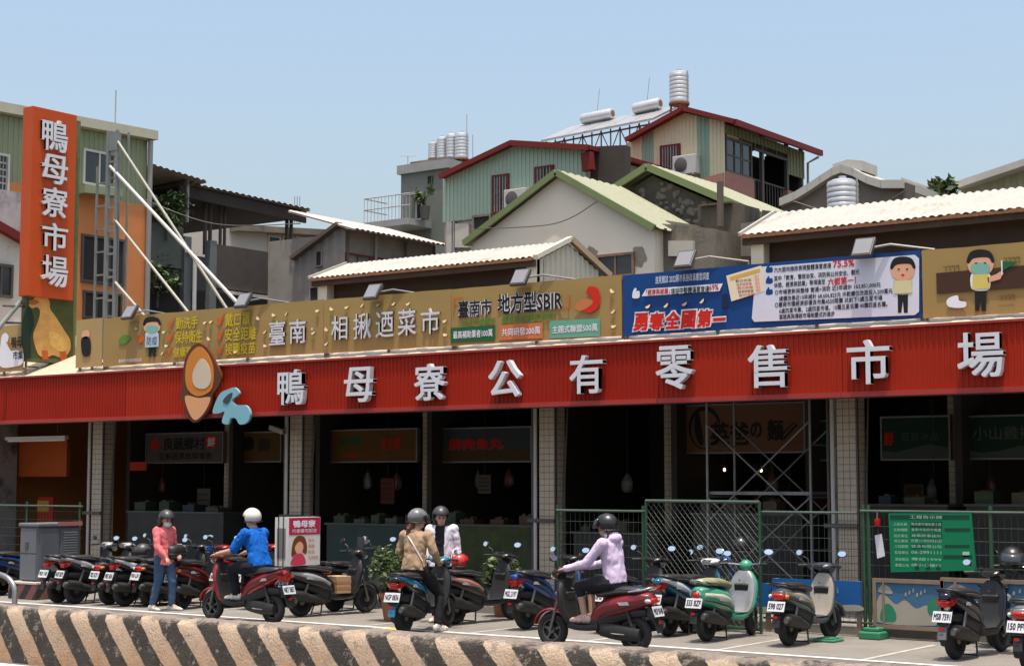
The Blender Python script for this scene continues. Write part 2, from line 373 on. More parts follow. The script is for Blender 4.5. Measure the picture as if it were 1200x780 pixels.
cut(MB(), smooth_poly([(236, 420), (245, 430), (247, 446), (240, 455), (228, 452), (226, 436)]), YM - .02, .007).build('pale_panel', paint('cutout_cream', (196, 178, 156)), mb_)
cut(MB(), smooth_poly([(217, 464), (232, 466), (246, 466), (240, 482), (229, 492), (221, 482)]), YM - .012, .011).build('lower_panel', paint('cutout_peach', (205, 150, 105)), mb_)
sw = thing('blue_swirl_cutout', 'pale blue swirl cut-out board fixed low on the red fascia', 'cutout board', P(272, 497, Y=YM))
cut(MB(), smooth_poly([(249, 482), (257, 462), (267, 456), (275, 454), (280, 461), (272, 468), (276, 474), (288, 475), (293, 484), (290, 494), (281, 497), (276, 490), (270, 490), (267, 497), (260, 494), (263, 482), (256, 484)]), YM, .05).build('swirl', paint('swirl_blue', (120, 170, 182)), sw)
cut(MB(), smooth_poly([(261, 470), (266, 463), (272, 460), (270, 467), (266, 473)]), YM - .01, .008).build('swirl_gap', paint('swirl_dark', (60, 66, 72)), sw)

# ------------------------------------------------------------------ printed banners above the fascia
YB = 21.8
m_frame = mat('galvanised_frame', (.22, .21, .20), rough=.5, metal=.5, var=.2)
TAN = paint('tan_banner', (152, 126, 76), rough=.7, var=.04, vs=.6)
TAN2 = paint('tan_banner_print', (134, 100, 48), rough=.5)
BLUE = paint('blue_banner', (16, 62, 120), rough=.45, var=.06, vs=1)
def bz(px, side):  # banner edges in the photo
    return (372.5 - .0826*(px - 120)) if side else (429.0 - .0583*(px - 120))
def banner(name, label, px0, px1, m, group='printed banners along the roof edge', YB=YB):
    a = P(px0, 400, Y=YB); b = P(px1, 400, Y=YB)
    z0 = (P(px0, bz(px0, 0), Y=YB).z + P(px1, bz(px1, 0), Y=YB).z)/2; z1 = (P(px0, bz(px0, 1), Y=YB).z + P(px1, bz(px1, 1), Y=YB).z)/2
    t = thing(name, label, 'banner', (a.x, YB, z0), group=group)
    nx_, nz = max(6, int((b.x - a.x)/.12)), 10; vs_ = []; fs_ = []
    for i in range(nx_ + 1):
        for j in range(nz + 1):
            x = a.x + .004 + (b.x - a.x - .008)*i/nx_; z = z0 + (z1 - z0)*j/nz
            edge = min(1, min(i, nx_ - i)/4, min(j, nz - j)/2.5)
            y = YB + .012*edge*noise.noise(Vector((x*1.1, z*1.6, 3)))
            dz = .012*noise.noise(Vector((x*2.0, 8, 1))) if j in (0, nz) else 0
            vs_.append((x, y, z + dz))
    for i in range(nx_):
        for j in range(nz):
            k = i*(nz + 1) + j; fs_.append((k, k + nz + 1, k + nz + 2, k + 1))
    mm = MB().add(vs_, fs_); mm.add([(v[0], v[1] + .012, v[2]) for v in vs_], [f[::-1] for f in fs_]); mm.build('sheet', m, t, smooth=True)
    MB().box(a.x, b.x, YB + .03, YB + .07, z1 - .07, z1 - .03).build('top_rail', m_frame, t)
    MB().box(a.x, b.x, YB + .03, YB + .07, z0 + .03, z0 + .07).build('bottom_rail', m_frame, t)
    k = max(2, int((b.x - a.x)/1.6))
    for i in range(k + 1):
        x = min(max(a.x + (b.x - a.x)*i/k, a.x + .03), b.x - .03)
        MB().box(x - .02, x + .02, YB + .071, YB + .11, zt - .02, z1 - .02).build('post', m_frame, t)
        MB().tube([(x, YB + .1, z0 + .1), (x - .25, YB + .75, zt + .25)], .014, 5).build('stay', m_frame, t)
    return t
def btext(t, s, px0, px1, py0, py1, m, bold=.0, off=.022, skew=0, Y=None, name='lettering'):
    Yp = (YB if Y is None else Y) - off
    pm, qm = (px0 + px1)/2, (py0 + py1)/2
    a = P(px0, qm, Y=Yp); b = P(px1, qm, Y=Yp); z0 = P(pm, py1, Y=Yp).z; z1 = P(pm, py0, Y=Yp).z
    # a line of print is level in the place: pixel rows are taken at its middle
    return text_fit(MB(), s, (a.x, Yp, z0), X_, ZZ, b.x - a.x, z1 - z0, bold=bold, skew=skew).build(name, m, t)
def bpoly(t, pts, m, off=.018, name='print', Y=None, sm=False):
    Yp = (YB if Y is None else Y) - off
    if sm: pts = smooth_poly(pts)
    mb = MB(); q = [P(x, y, Y=Yp) for x, y in pts]; n = len(q)
    mb.add([(p.x, Yp, p.z) for p in q] + [(p.x, Yp + .002, p.z) for p in q], [tuple(range(n))] + [(i, (i+1) % n, n + (i+1) % n, n + i) for i in range(n)])
    return mb.build(name, m, t)
def flap(t, px, py, a, m=None):
    """a wind slit cut as a half moon, its tongue bent out of the cloth"""
    c = P(px, py, Y=YB - .02); r = .046; v = []; n = 8
    ux = Vector((math.cos(a), 0, math.sin(a))); uz = Vector((-math.sin(a), 0, math.cos(a)))
    for k in range(n + 1):
        th = math.pi*k/n; q = Vector((math.cos(th), math.sin(th), 0))*r
        v.append(c + ux*q.x - uz*q.y + Vector((0, -.022*math.sin(th), 0)))
    o = MB().add(v + [p + Vector((0, .003, 0)) for p in v], [tuple(range(n + 1)), tuple(range(n + 1, 2*n + 2))[::-1]]).build('wind_flap', m or PALE, t)
    w = [p.copy() for p in v]
    for p in w: p.y = YB - .0175
    MB().add(w, [tuple(range(n + 1))]).build('wind_slit', m_conduit, t)
PALE = paint('cream_print_backlit_flap', (190, 166, 124), rough=.5)  # cream print; on the wind flaps it paints the light coming through
WHT = paint('print_white', (222, 222, 226)); YEL = paint('print_yellow', (196, 172, 40)); ORG = paint('print_orange', (196, 92, 30)); BLK = paint('print_black', (30, 28, 28))
GRN = paint('print_green', (28, 92, 56)); LGN = paint('print_light_green', (92, 128, 50)); TEAL = paint('print_teal', (96, 160, 134)); SAL = paint('print_salmon', (190, 112, 66)); RED = paint('print_red', (198, 38, 24))
SKN = paint('print_skin', (214, 160, 130)); MASK = paint('print_mask', (120, 172, 158))
m_silver = mat('silver_letter', (.62, .61, .63), rough=.35, metal=.1, var=.08)
b1 = banner('printed_banner', 'tan banner with yellow hygiene slogans and red ticks', 121, 379, TAN)
for s, a, b_, y0, y1 in (('勤洗手', 206, 232, 371, 385), ('戴口罩', 264, 293, 366, 382), ('保持衛生', 205, 237, 387, 402), ('安全距離', 264, 300, 383, 399), ('健康管理', 203, 233, 406, 418), ('接種疫苗', 264, 299, 401, 415)):
    btext(b1, s, a, b_, y0, y1, YEL, .012)
    x = a - 10; bpoly(b1, [(x, y0 + 7), (x + 2, y0 + 6), (x + 3, y0 + 10), (x + 8, y0), (x + 9, y0 + 1), (x + 4, y1 - 1), (x + 2, y1 - 1)], ORG, .02, 'tick')
for ch, a, b_, y0, y1 in (('臺', 315, 334, 376, 404), ('南', 339, 358, 374, 402)):
    o = btext(b1, ch, a, b_, y0, y1, m_silver, .008, .05, name='character'); o.modifiers.new('s', 'SOLIDIFY').thickness = .03
def cartoon(t, cx, cy, h, vest, mask, o=0):
    """a plain generic printed figure: head, hair, shirt, legs"""
    k = h/100.0; q = lambda pts: [(cx + x*k, cy + y*k) for x, y in pts]
    bpoly(t, q([(-14, 40), (14, 40), (13, 92), (3, 92), (0, 60), (-4, 92), (-13, 92)]), BLK, .019 + o, 'printed_trousers')
    bpoly(t, q([(-20, 0), (20, 0), (24, 30), (15, 42), (-15, 42), (-24, 30)]), vest, .0205 + o, 'printed_shirt', sm=True)
    bpoly(t, q([(0, -52), (24, -46), (32, -24), (24, -2), (0, 6), (-24, -2), (-32, -24), (-24, -46)]), SKN, .022 + o, 'printed_head', sm=True)
    bpoly(t, q([(0, -58), (24, -52), (34, -30), (28, -26), (18, -38), (-16, -36), (-28, -24), (-34, -30), (-24, -52)]), BLK, .0235 + o, 'printed_hair', sm=True)
    if mask: bpoly(t, q([(-22, -20), (0, -26), (22, -20), (20, -2), (0, 5), (-20, -2)]), MASK, .025 + o, 'printed_mask', sm=True)
    else: bpoly(t, q([(-5, -10), (0, -12), (5, -10), (0, -5)]), RED, .025 + o, 'printed_mouth')
    if not mask or h > 40:
        for s in (-1, 1): bpoly(t, q([(s*11 - 3, -26), (s*11 + 3, -26), (s*11 + 3, -23), (s*11 - 3, -23)]), BLK, .026 + o, 'printed_eye')
cartoon(b1, 178, 389, 31, WHT, True)
bpoly(b1, [(170, 392), (186, 391), (186, 406), (170, 407)], paint('print_pale_blue', (170, 190, 205)), .027, 'printed_placard')
btext(b1, '防疫', 172, 184, 394, 404, BLK, 0, .03)
bpoly(b1, [(139, 398), (146, 392), (153, 396), (148, 402), (141, 403)], LGN, .02, 'printed_fruit', sm=True); bpoly(b1, [(160, 396), (165, 392), (169, 397), (164, 402)], ORG, .02, 'printed_fruit', sm=True)
btext(b1, '臺南市市場處關心您', 139, 166, 420, 424, WHT, 0, .02)
b2 = banner('printed_banner', 'tan banner with large silver outlined characters beside the slogans', 379, 529, TAN)
for ch, a, b_, y0, y1 in (('相', 388, 407, 370, 398), ('揪', 414, 434, 367, 397), ('迺', 440, 461, 365, 395), ('菜', 466, 487, 362, 393), ('市', 493, 515, 361, 391)):
    o = btext(b2, ch, a, b_, y0, y1, m_silver, .004, .05, name='character'); o.modifiers.new('s', 'SOLIDIFY').thickness = .03
bpoly(b2, [(364.5, 384), (366.5, 384), (366.5, 386.5), (364.5, 386.5)], m_silver, .03, 'dot')
b3 = banner('printed_banner', 'tan banner with black headline and three coloured boxes', 529, 729, TAN)
btext(b3, '臺南市', 537, 576, 351, 371, WHT, .055, .019); btext(b3, '臺南市', 537, 576, 351, 371, BLK, .02)
btext(b3, '地方型SBIR', 583, 659, 341, 366, WHT, .055, .019); btext(b3, '地方型SBIR', 583, 659, 341, 366, BLK, .022)
btext(b3, '企業升級轉型', 541, 580, 373, 382, LGN, .01); btext(b3, '臺南市政府幫助您！', 588, 649, 367, 378, LGN, .01)
for c, s, a, b_, y0, y1 in ((GRN, '最高補助業者100萬', 528, 580, 384, 401), (SAL, '共同研發200萬', 585, 636, 380.5, 398.5), (TEAL, '主題式聯盟500萬', 644, 703, 376, 396.5)):
    pt = [(a, y0), (b_, y0 - (b_ - a)*.055), (b_, y1 - (b_ - a)*.045), (a, y1)]; bpoly(b3, pt, c, .019, 'printed_box'); m_ = (y0 + y1)/2 - 1.5
    btext(b3, s, a + 3, b_ - 3, m_ - 4.5, m_ + 4.5, WHT, .012, .0235)
bpoly(b3, [(690, 336), (699, 337), (703, 346), (702, 358), (693, 366), (684, 365), (687, 361), (694, 356), (693, 347), (687, 344)], RED, .02, 'printed_emblem', sm=True)
bpoly(b3, [(673, 359), (682, 350), (694, 352), (692, 358), (680, 364)], SAL, .022, 'printed_emblem', sm=True)
bpoly(b3, [(531, 349.5), (542, 348), (542, 349.3), (532.5, 350.7), (532.5, 365), (531, 365)], ORG, .02, 'printed_bracket'); bpoly(b3, [(654, 361), (665.5, 359.7), (665.5, 345), (667, 345), (667, 361), (654, 362.4)], ORG, .02, 'printed_bracket')
b4 = banner('printed_banner', 'blue banner with red slogan and white text panel', 730, 1081, BLUE)
btext(b4, '遠見雜誌 2022縣市長施政滿意度調查', 768, 831, 321, 330, WHT, 0)
bpoly(b4, [(752, 347), (757, 338.5), (847, 332), (843, 341)], WHT, .019, 'printed_ribbon')
btext(b4, '「經濟與就業」', 757, 785, 338, 345, RED, .015, .0235); btext(b4, '項目中整體滿意度達', 786, 831, 336, 343.5, BLK, .01, .0235); btext(b4, '69%', 831, 842, 333, 340, RED, .01, .0235)
for i, ch in enumerate('勇奪全國第'):
    a = 741 + i*18.6; y = 366 - i*1.05
    btext(b4, ch, a - .8, a + 18.6, y - .8, y + 22.8, WHT, .10, .019, .12); btext(b4, ch, a + .7, a + 17.2, y + .8, y + 21.4, RED, .04, .0235, .12)
bpoly(b4, [(741.5, 349), (741.5, 342), (744, 337.5), (746, 338.5), (745.5, 341), (749, 341), (749, 348.5)], WHT, .02, 'printed_thumb', sm=True)
CRM = paint('print_cream', (226, 206, 180)); PNL = paint('print_panel', (205, 205, 216)); GOLD = paint('print_gold', (206, 164, 74))
bpoly(b4, [(851, 323), (892, 311), (896, 341), (857, 353)], CRM, .022, 'printed_card'); bpoly(b4, [(855, 324.5), (890, 314.5), (891, 318), (856, 328.5)], GOLD, .0245, 'printed_card_header')
for i in range(5): btext(b4, '經濟與就業' if i % 2 else '觀光休閒', 862 + i, 880 + i, 327 + i*4.2, 330.2 + i*4.2, RED if i % 3 else BLK, 0, .0265); btext(b4, '7%.5', 884 + i*.5, 889 + i*.5, 322 + i*4.2, 325 + i*4.2, RED, 0, .0265)
bpoly(b4, [(846, 346), (851, 343), (854, 360), (846, 360)], paint('print_navy', (20, 36, 70)), .021, 'printed_pen'); bpoly(b4, [(886, 313), (1072, 298.5), (1077, 303), (1077, 365), (1072, 369), (884, 377), (881, 373)], PNL, .0195, 'printed_panel')
def line2(s, a, b_, yc, m, bold=.008, h=6.2): stuff(btext(b4, s, a, b_, yc - h/2, yc + h/2, m, bold, .0235))
line2('六大面向施政表現整體滿意度達', 907, 974, 313.5, BLK); line2('75.5%', 976, 1001, 308.5, RED, .02, 8.5)
line2('其中「教育、警政治安、消防與公共安全、觀光', 907, 1007, 322.3, BLK); line2('休閒、經濟與就業」等項達至', 907, 967, 332, BLK); line2('六都第一！', 970, 1003, 329, RED, .02, 9)
line2('○市場更新與整修 營運+消防 近3年總計 163,851,000元', 908, 1032, 338, BLK); line2('總體改善近10年總計 68,606,825元 示範攤位改造投入200萬元', 913, 1046, 345.3, BLK)
line2('○臺南市獲經濟部優良市集4550間攤 共創下1處五星市場', 908, 1034, 352.8, BLK); line2('6處四星市集、2處四星市場、10攤五星名攤 40攤四星名攤。', 913, 1040, 360, BLK); line2('寫經典與傳統市場蛻變式的進步', 913, 978, 369.3, BLK)
btext(b4, '一', 834, 851, 370.5, 377.5, WHT, .10, .019, .05); btext(b4, '一', 835.5, 850, 372, 376, RED, .04, .0235, .05)
for y in (313, 326, 339): bpoly(b4, [(898, y + 6), (898, y + 1), (901, y - 3), (902, y), (905, y), (905, y + 5.5)], BLUE, .0215, 'printed_thumb', sm=True)
cartoon(b4, 1058, 326, 44, PALE, False, .003)
bpoly(b4, [(1048, 329), (1068, 328), (1069, 343), (1047, 344)], paint('print_coat', (205, 196, 150)), .0265, 'printed_coat')
b5 = banner('printed_banner', 'tan banner with dark band and a masked figure holding a green pennant', 1082, 1400, TAN)
bpoly(b5, [(1097, 320), (1232, 308), (1232, 334), (1098, 344)], paint('print_dark_band', (66, 44, 30)), .019, 'printed_band')
cartoon(b5, 1149, 320, 48, WHT, True, .002)
bpoly(b5, [(1140, 322), (1158, 321), (1160, 338), (1139, 339)], paint('print_vest', (206, 186, 100)), .028, 'printed_vest')
bpoly(b5, [(1158, 331), (1172, 327), (1176, 320), (1172, 318), (1168, 321), (1157, 325)], SKN, .028, 'printed_arm')
bpoly(b5, [(1173, 305), (1174.5, 305), (1175, 322), (1173.5, 322)], WHT, .03, 'printed_pole'); bpoly(b5, [(1175, 306), (1194, 306.5), (1175, 317)], GRN, .03, 'printed_pennant')
bpoly(b5, [(1112, 349), (1122, 346), (1124, 352), (1132, 354), (1130, 360), (1114, 360), (1109, 355)], WHT, .02, 'printed_cloud', sm=True)
m_sk = paint('print_sketch', (112, 86, 46))
for a, y in ((1105, 312), (1176, 302), (1110, 352), (1170, 346)):
    for k in range(4): bpoly(b5, [(a + k*5, y - k*.5), (a + k*5 + 4, y - k*.5), (a + k*5 + 4, y + 6), (a + k*5 + 3, y + 6), (a + k*5 + 3, y + 1), (a + k*5, y + 1)], m_sk, .0185, 'printed_sketch')
rr = random.Random(3)
for t, ls in ((b1, [(160, 384), (192, 388), (195, 404), (240, 377), (247, 376), (245, 396), (303, 372), (310, 388), (311, 404), (321, 368), (335, 367), (372, 363), (190, 413), (276, 411), (367, 389)]),
              (b2, [(389, 361), (406, 359), (424, 357), (443, 356), (461, 355), (478, 355), (383, 385), (382, 402), (521, 375), (522, 391)]),
              (b3, [(718, 340), (718, 364), (719, 381)]), (b4, [(759, 358), (780, 357), (802, 355), (822, 352)]), (b5, [])):
    for x, y in ls: flap(t, x, y, rr.uniform(-.8, .8))
# goose banner at the far end
GTAN = paint('pale_tan_banner', (166, 140, 92), rough=.5)
b0 = banner('goose_banner', 'pale tan banner with a white goose picture beyond the sign tower', -24, 28, GTAN, group='printed banners along the roof edge')
bpoly(b0, [(2, 394), (6, 390), (10, 394), (9, 403), (13, 411), (20, 410), (27, 414), (26, 426), (14, 430), (2, 430), (-4, 420), (0, 407)], WHT, .02, 'printed_goose', sm=True)
bpoly(b0, [(7, 400), (13, 403), (10, 406)], ORG, .023, 'printed_beak'); btext(b0, '鴨母', 13, 26, 394, 407, BLK, .01, .022); btext(b0, '市集', 15, 27, 411, 421, BLK, .01, .024)
b00 = banner('figure_banner', 'narrow pale tan banner strip between the duck panel and the mast', 89, 120, GTAN, group='printed banners along the roof edge')
bpoly(b00, [(95, 398), (102, 394), (106, 400), (105, 415), (97, 416)], BLK, .02, 'printed_figure', sm=True); bpoly(b00, [(97, 388), (103, 387), (105, 393), (100, 397), (96, 394)], SKN, .02, 'printed_head', sm=True)
# floodlights on the banner rail
m_lamp = mat('lamp_black', (.045, .043, .042), rough=.45, var=.2); m_lens = mat('lamp_glass', (.20, .20, .21), rough=.25, var=.1)
FL = ((152, 366, 'beside the steel lattice mast'), (285, 352, 'under the long bright brace'), (437, 342, 'above the silver character 揪'), (610, 325, 'below the small cream gable'), (803, 304, 'above the blue banner slogan'), (1012, 290, 'above the white text panel'))
for px, py, where in FL:
    c = P(px, py, Y=YB - .15)
    t = thing('floodlight', 'black flat floodlight on a bent arm ' + where, 'floodlight', (c.x, YB, c.z), group='floodlights over the banners')
    ux = Vector((.15, 0, 0)); uy = Vector((0, .09, .135)); uz = ux.cross(uy).normalized()*.028
    MB().obox(c, ux, uy, uz).build('housing', m_lamp, t, bevel=.008)
    MB().obox(c + uz*1.12, ux*.86, uy*.82, uz*.1).build('glass', m_lens, t)
    for k in range(6): MB().obox(c - uz*1.5 + ux*(-.8 + .32*k), ux*.04, uy*.85, uz*.5).build('cooling_fin', m_lamp, t)
    MB().tube([c + ux*.3 - uz, c + Vector((.35, .12, .03)), c + Vector((.95, .22, -.08)), c + Vector((.98, .22, -.4))], .018, 6).build('arm', m_frame, t)
# ------------------------------------------------------------------ inside the hall: shop signs, partitions, counters
YS = 26.3
def shopsign(label, px0, px1, py0, py1, m, prints, extra=None):
    a = P(px0, (py0 + py1)/2, Y=YS); b = P(px1, (py0 + py1)/2, Y=YS); pm = (px0 + px1)/2; z0 = P(pm, py1, Y=YS).z; z1 = P(pm, py0, Y=YS).z
    t = thing('shop_sign', label, 'shop sign', (a.x, YS, z0), group='shop signs inside the market')
    MB().box(a.x, b.x, YS, YS + .12, z0, z1).build('panel', m, t)
    for q in ((a.x - .03, a.x, z0 - .03, z1 + .03), (b.x, b.x + .03, z0 - .03, z1 + .03), (a.x, b.x, z1, z1 + .03), (a.x, b.x, z0 - .03, z0)): MB().box(q[0], q[1], YS - .02, YS + .12, q[2], q[3]).build('frame', m_frame, t)
    for s, x0, x1, y0, y1, mm, bo_ in prints: btext(t, s, x0, x1, y0, y1, mm, bo_, .006, Y=YS)
    return t
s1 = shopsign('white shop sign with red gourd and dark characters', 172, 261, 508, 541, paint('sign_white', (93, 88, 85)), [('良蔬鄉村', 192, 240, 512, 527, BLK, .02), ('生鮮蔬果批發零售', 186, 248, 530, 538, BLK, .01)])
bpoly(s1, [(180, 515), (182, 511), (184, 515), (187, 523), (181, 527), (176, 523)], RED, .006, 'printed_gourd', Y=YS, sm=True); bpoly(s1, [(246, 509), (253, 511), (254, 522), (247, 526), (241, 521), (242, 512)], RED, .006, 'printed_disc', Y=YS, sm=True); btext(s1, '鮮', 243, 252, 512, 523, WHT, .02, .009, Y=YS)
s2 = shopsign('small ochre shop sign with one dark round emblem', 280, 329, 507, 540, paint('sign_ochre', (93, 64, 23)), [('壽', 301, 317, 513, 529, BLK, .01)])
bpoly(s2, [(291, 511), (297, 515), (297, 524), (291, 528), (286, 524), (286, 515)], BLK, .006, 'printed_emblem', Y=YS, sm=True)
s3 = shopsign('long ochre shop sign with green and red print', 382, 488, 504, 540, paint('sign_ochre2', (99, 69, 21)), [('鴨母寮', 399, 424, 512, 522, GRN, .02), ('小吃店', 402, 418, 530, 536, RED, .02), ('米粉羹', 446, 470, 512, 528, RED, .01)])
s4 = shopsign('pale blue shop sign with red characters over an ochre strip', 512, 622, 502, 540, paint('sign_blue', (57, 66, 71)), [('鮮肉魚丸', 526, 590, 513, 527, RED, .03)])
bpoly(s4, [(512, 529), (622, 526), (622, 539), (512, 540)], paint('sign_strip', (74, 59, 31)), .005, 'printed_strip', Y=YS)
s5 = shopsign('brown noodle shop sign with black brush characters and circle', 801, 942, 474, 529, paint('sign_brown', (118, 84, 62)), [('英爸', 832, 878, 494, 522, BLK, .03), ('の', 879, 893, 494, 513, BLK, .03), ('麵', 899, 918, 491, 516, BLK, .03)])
ring = []; n = 30
for k in range(n): a = 2*math.pi*k/n; ring.append((a, 25 - 2.5*abs(math.sin(a*.5))))
mbr = MB(); cpx, cpy = 826, 501
for k in range(n - 4):
    a0, a1 = 2*math.pi*(k + 2)/n + .2, 2*math.pi*(k + 3)/n + .2; q = []
    for aa, rr_ in ((a0, 22), (a1, 22), (a1, 19 + 1.6*math.sin(aa if False else a1)), (a0, 19 + 1.6*math.sin(a0))):
        p = P(cpx + .86*rr_*math.cos(aa), cpy + 1.15*rr_*math.sin(aa), Y=YS - .006); q.append((p.x, YS - .006, p.z))
    mbr.add(q, [(0, 1, 2, 3)])
mbr.build('printed_circle', BLK, s5)
bpoly(s5, [(815, 487), (819, 484), (822, 500), (824, 520), (818, 518), (814, 502)], BLK, .0065, 'printed_brush', Y=YS, sm=True); bpoly(s5, [(917, 514), (933, 496), (935, 498), (919, 515)], BLK, .006, 'printed_chopstick', Y=YS); bpoly(s5, [(914, 510), (930, 494), (931, 495), (915, 512)], BLK, .006, 'printed_chopstick', Y=YS)
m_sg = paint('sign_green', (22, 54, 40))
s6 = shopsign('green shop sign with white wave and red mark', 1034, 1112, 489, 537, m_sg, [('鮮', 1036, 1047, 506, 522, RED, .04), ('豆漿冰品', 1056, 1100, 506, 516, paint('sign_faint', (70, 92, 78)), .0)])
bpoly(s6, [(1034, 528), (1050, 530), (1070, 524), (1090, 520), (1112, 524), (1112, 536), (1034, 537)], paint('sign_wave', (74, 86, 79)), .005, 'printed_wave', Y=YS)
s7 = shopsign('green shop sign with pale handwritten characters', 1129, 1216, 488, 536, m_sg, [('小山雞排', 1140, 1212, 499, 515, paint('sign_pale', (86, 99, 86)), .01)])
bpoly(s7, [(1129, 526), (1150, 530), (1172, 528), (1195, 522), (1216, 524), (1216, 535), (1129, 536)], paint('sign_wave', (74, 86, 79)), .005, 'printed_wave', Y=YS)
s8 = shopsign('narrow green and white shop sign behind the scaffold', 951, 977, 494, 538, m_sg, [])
bpoly(s8, [(951, 494), (957, 494), (957, 538), (951, 538)], RED, .006, 'printed_edge', Y=YS)
# partitions between stalls, counters with goods
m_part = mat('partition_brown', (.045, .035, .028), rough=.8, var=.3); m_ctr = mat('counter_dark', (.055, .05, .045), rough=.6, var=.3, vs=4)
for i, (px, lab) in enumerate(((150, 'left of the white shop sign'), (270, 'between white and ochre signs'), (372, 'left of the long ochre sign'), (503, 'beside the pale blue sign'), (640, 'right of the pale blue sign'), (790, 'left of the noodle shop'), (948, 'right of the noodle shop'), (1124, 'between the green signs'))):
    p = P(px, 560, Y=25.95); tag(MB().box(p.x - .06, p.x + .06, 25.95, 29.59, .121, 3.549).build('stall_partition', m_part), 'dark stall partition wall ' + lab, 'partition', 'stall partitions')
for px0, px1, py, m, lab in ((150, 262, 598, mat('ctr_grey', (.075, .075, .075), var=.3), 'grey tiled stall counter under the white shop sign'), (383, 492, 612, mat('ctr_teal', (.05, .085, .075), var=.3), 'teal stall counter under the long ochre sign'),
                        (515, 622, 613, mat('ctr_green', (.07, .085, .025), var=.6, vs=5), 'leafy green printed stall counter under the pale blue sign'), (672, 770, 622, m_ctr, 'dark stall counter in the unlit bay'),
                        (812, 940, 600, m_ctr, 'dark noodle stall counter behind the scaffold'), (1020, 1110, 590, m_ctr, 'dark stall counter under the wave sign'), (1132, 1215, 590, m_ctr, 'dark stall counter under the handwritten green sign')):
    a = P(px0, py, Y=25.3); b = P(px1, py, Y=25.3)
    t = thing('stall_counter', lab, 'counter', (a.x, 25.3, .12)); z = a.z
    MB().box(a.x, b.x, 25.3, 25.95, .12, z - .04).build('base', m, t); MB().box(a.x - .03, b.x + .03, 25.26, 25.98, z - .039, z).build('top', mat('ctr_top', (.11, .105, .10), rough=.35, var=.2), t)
    r2 = random.Random(int(px0)); x = a.x + .1; k = 0
    while x < b.x - .3 and k < 6:
        w = r2.uniform(.18, .4); h = r2.uniform(.08, .3)
        c = r2.choice([(.10, .05, .03), (.05, .08, .04), (.10, .09, .06), (.03, .045, .08), (.12, .11, .10)])
        g = thing('goods_crate', ('tall ' if h > .2 else 'low ') + ('wide ' if w > .29 else 'narrow ') + {(.10, .05, .03): 'reddish', (.05, .08, .04): 'green', (.10, .09, .06): 'tan', (.03, .045, .08): 'blue', (.12, .11, .10): 'grey'}[c] + ' crate on the ' + lab.split(' counter')[0].replace(' stall', '') + ' counter ' + lab.split(' counter ')[1], 'crate', (x, 25.5, z), group='crates on the stall counters')
        mm = mat('goods_%d' % int(c[0]*1000 + c[2]*100), c, var=.4, vs=12)
        for q in ((x, x + w, 25.4, 25.42, z, z + h*.7), (x, x + w, 25.72, 25.74, z, z + h*.7), (x, x + .02, 25.421, 25.719, z, z + h*.7), (x + w - .02, x + w, 25.421, 25.719, z, z + h*.7)): MB().box(*q).build('side', mm, g)
        gg = MB()
        for _ in range(9): gg.ell((x + r2.uniform(.05, w - .05), r2.uniform(25.46, 25.68), z + h*.62 + r2.uniform(-.01, .03)), (.05, .05, .045), 8, 5)
        stuff(gg.build('produce', mat('goods2_%d' % r2.randint(0, 3), r2.choice([(.12, .06, .03), (.06, .1, .03), (.14, .12, .08)]), var=.3), g, smooth=True))
        x += w + r2.uniform(.1, .5); k += 1
# warm hanging bulbs over the noodle stall
m_bulb = mat('bulb_glow', (1, .62, .3), var=0, emit=3)
for px, py, lab in ((849, 550, 'bare glowing bulb hanging near the scaffold left post'), (892, 551, 'bare glowing bulb hanging mid noodle stall'), ):
    p = P(px, py, Y=27); t = thing('hanging_bulb', lab, 'lamp', p); MB().tube([p + Vector((0, 0, .08)), (p.x, p.y, 3.549)], .008, 5).build('cord', m_conduit, t); MB().lathe(p, [(0, .09), (.02, .085), (.022, .05), (0, .045)], 10).build('socket', m_conduit, t)
    MB().ell(p, (.024, .024, .032), 10, 8).build('bulb', m_bulb, t, smooth=True)
# orange shop front and striplight at the far left bay
a = P(0, 540, Y=24.6); b = P(78, 540, Y=24.6)
t = thing('orange_shutter', 'orange fascia board over the leftmost stall', 'fascia board', (a.x - 1, 24.6, 1.9))
MB().box(a.x - 2, b.x, 24.6, 24.7, P(40, 558, Y=24.6).z, P(40, 516, Y=24.6).z).build('board', paint('shutter_orange', (176, 84, 34), var=.15), t)
MB().prism([(a.x - 2, 24.6, P(0, 545, Y=24.6).z), (a.x - .3, 24.6, P(0, 545, Y=24.6).z), (a.x + .2, 24.6, P(0, 540, Y=24.6).z), (a.x - 1.2, 24.6, P(0, 520, Y=24.6).z)], (0, -.05, 0)).build('dark_awning', m_part, t)
q0, q1 = P(8, 513, Y=23.4), P(78, 513, Y=23.4)
t = thing('strip_light', 'unlit white strip light under the canopy above the orange board', 'light', (q0.x, 23.4, q0.z))
MB().box(q0.x, q1.x, 23.35, 23.45, q0.z - .05, q0.z + .02).build('housing', paint('lamp_white', (205, 205, 205)), t); MB().tube([(q0.x + .05, 23.4, q0.z - .07), (q1.x - .05, 23.4, q0.z - .07)], .018, 8).build('tube', paint('lamp_tube', (225, 225, 225)), t)
for x in (q0.x + .3, q1.x - .3): MB().tube([(x, 23.4, q0.z + .02), (x, 23.4, 3.549)], .01, 5).build('hanger', m_conduit, t)
a = P(50, 620, Y=24.5); t = thing('red_poster_stand', 'red and yellow poster stand beneath the orange board', 'poster', (a.x, 24.5, .12))
MB().box(a.x - .2, a.x + .35, 24.5, 24.53, .8, P(50, 582, Y=24.5).z).build('poster', paint('poster_red', (150, 36, 26)), t); MB().box(a.x - .2, a.x + .2, 24.49, 24.5, 1.35, 1.6).build('poster_print', paint('poster_yel', (170, 130, 50)), t)
for x in (a.x - .15, a.x + .3): MB().tube([(x, 24.55, .12), (x, 24.55, 1.2)], .015, 6).build('leg', m_conduit, t)
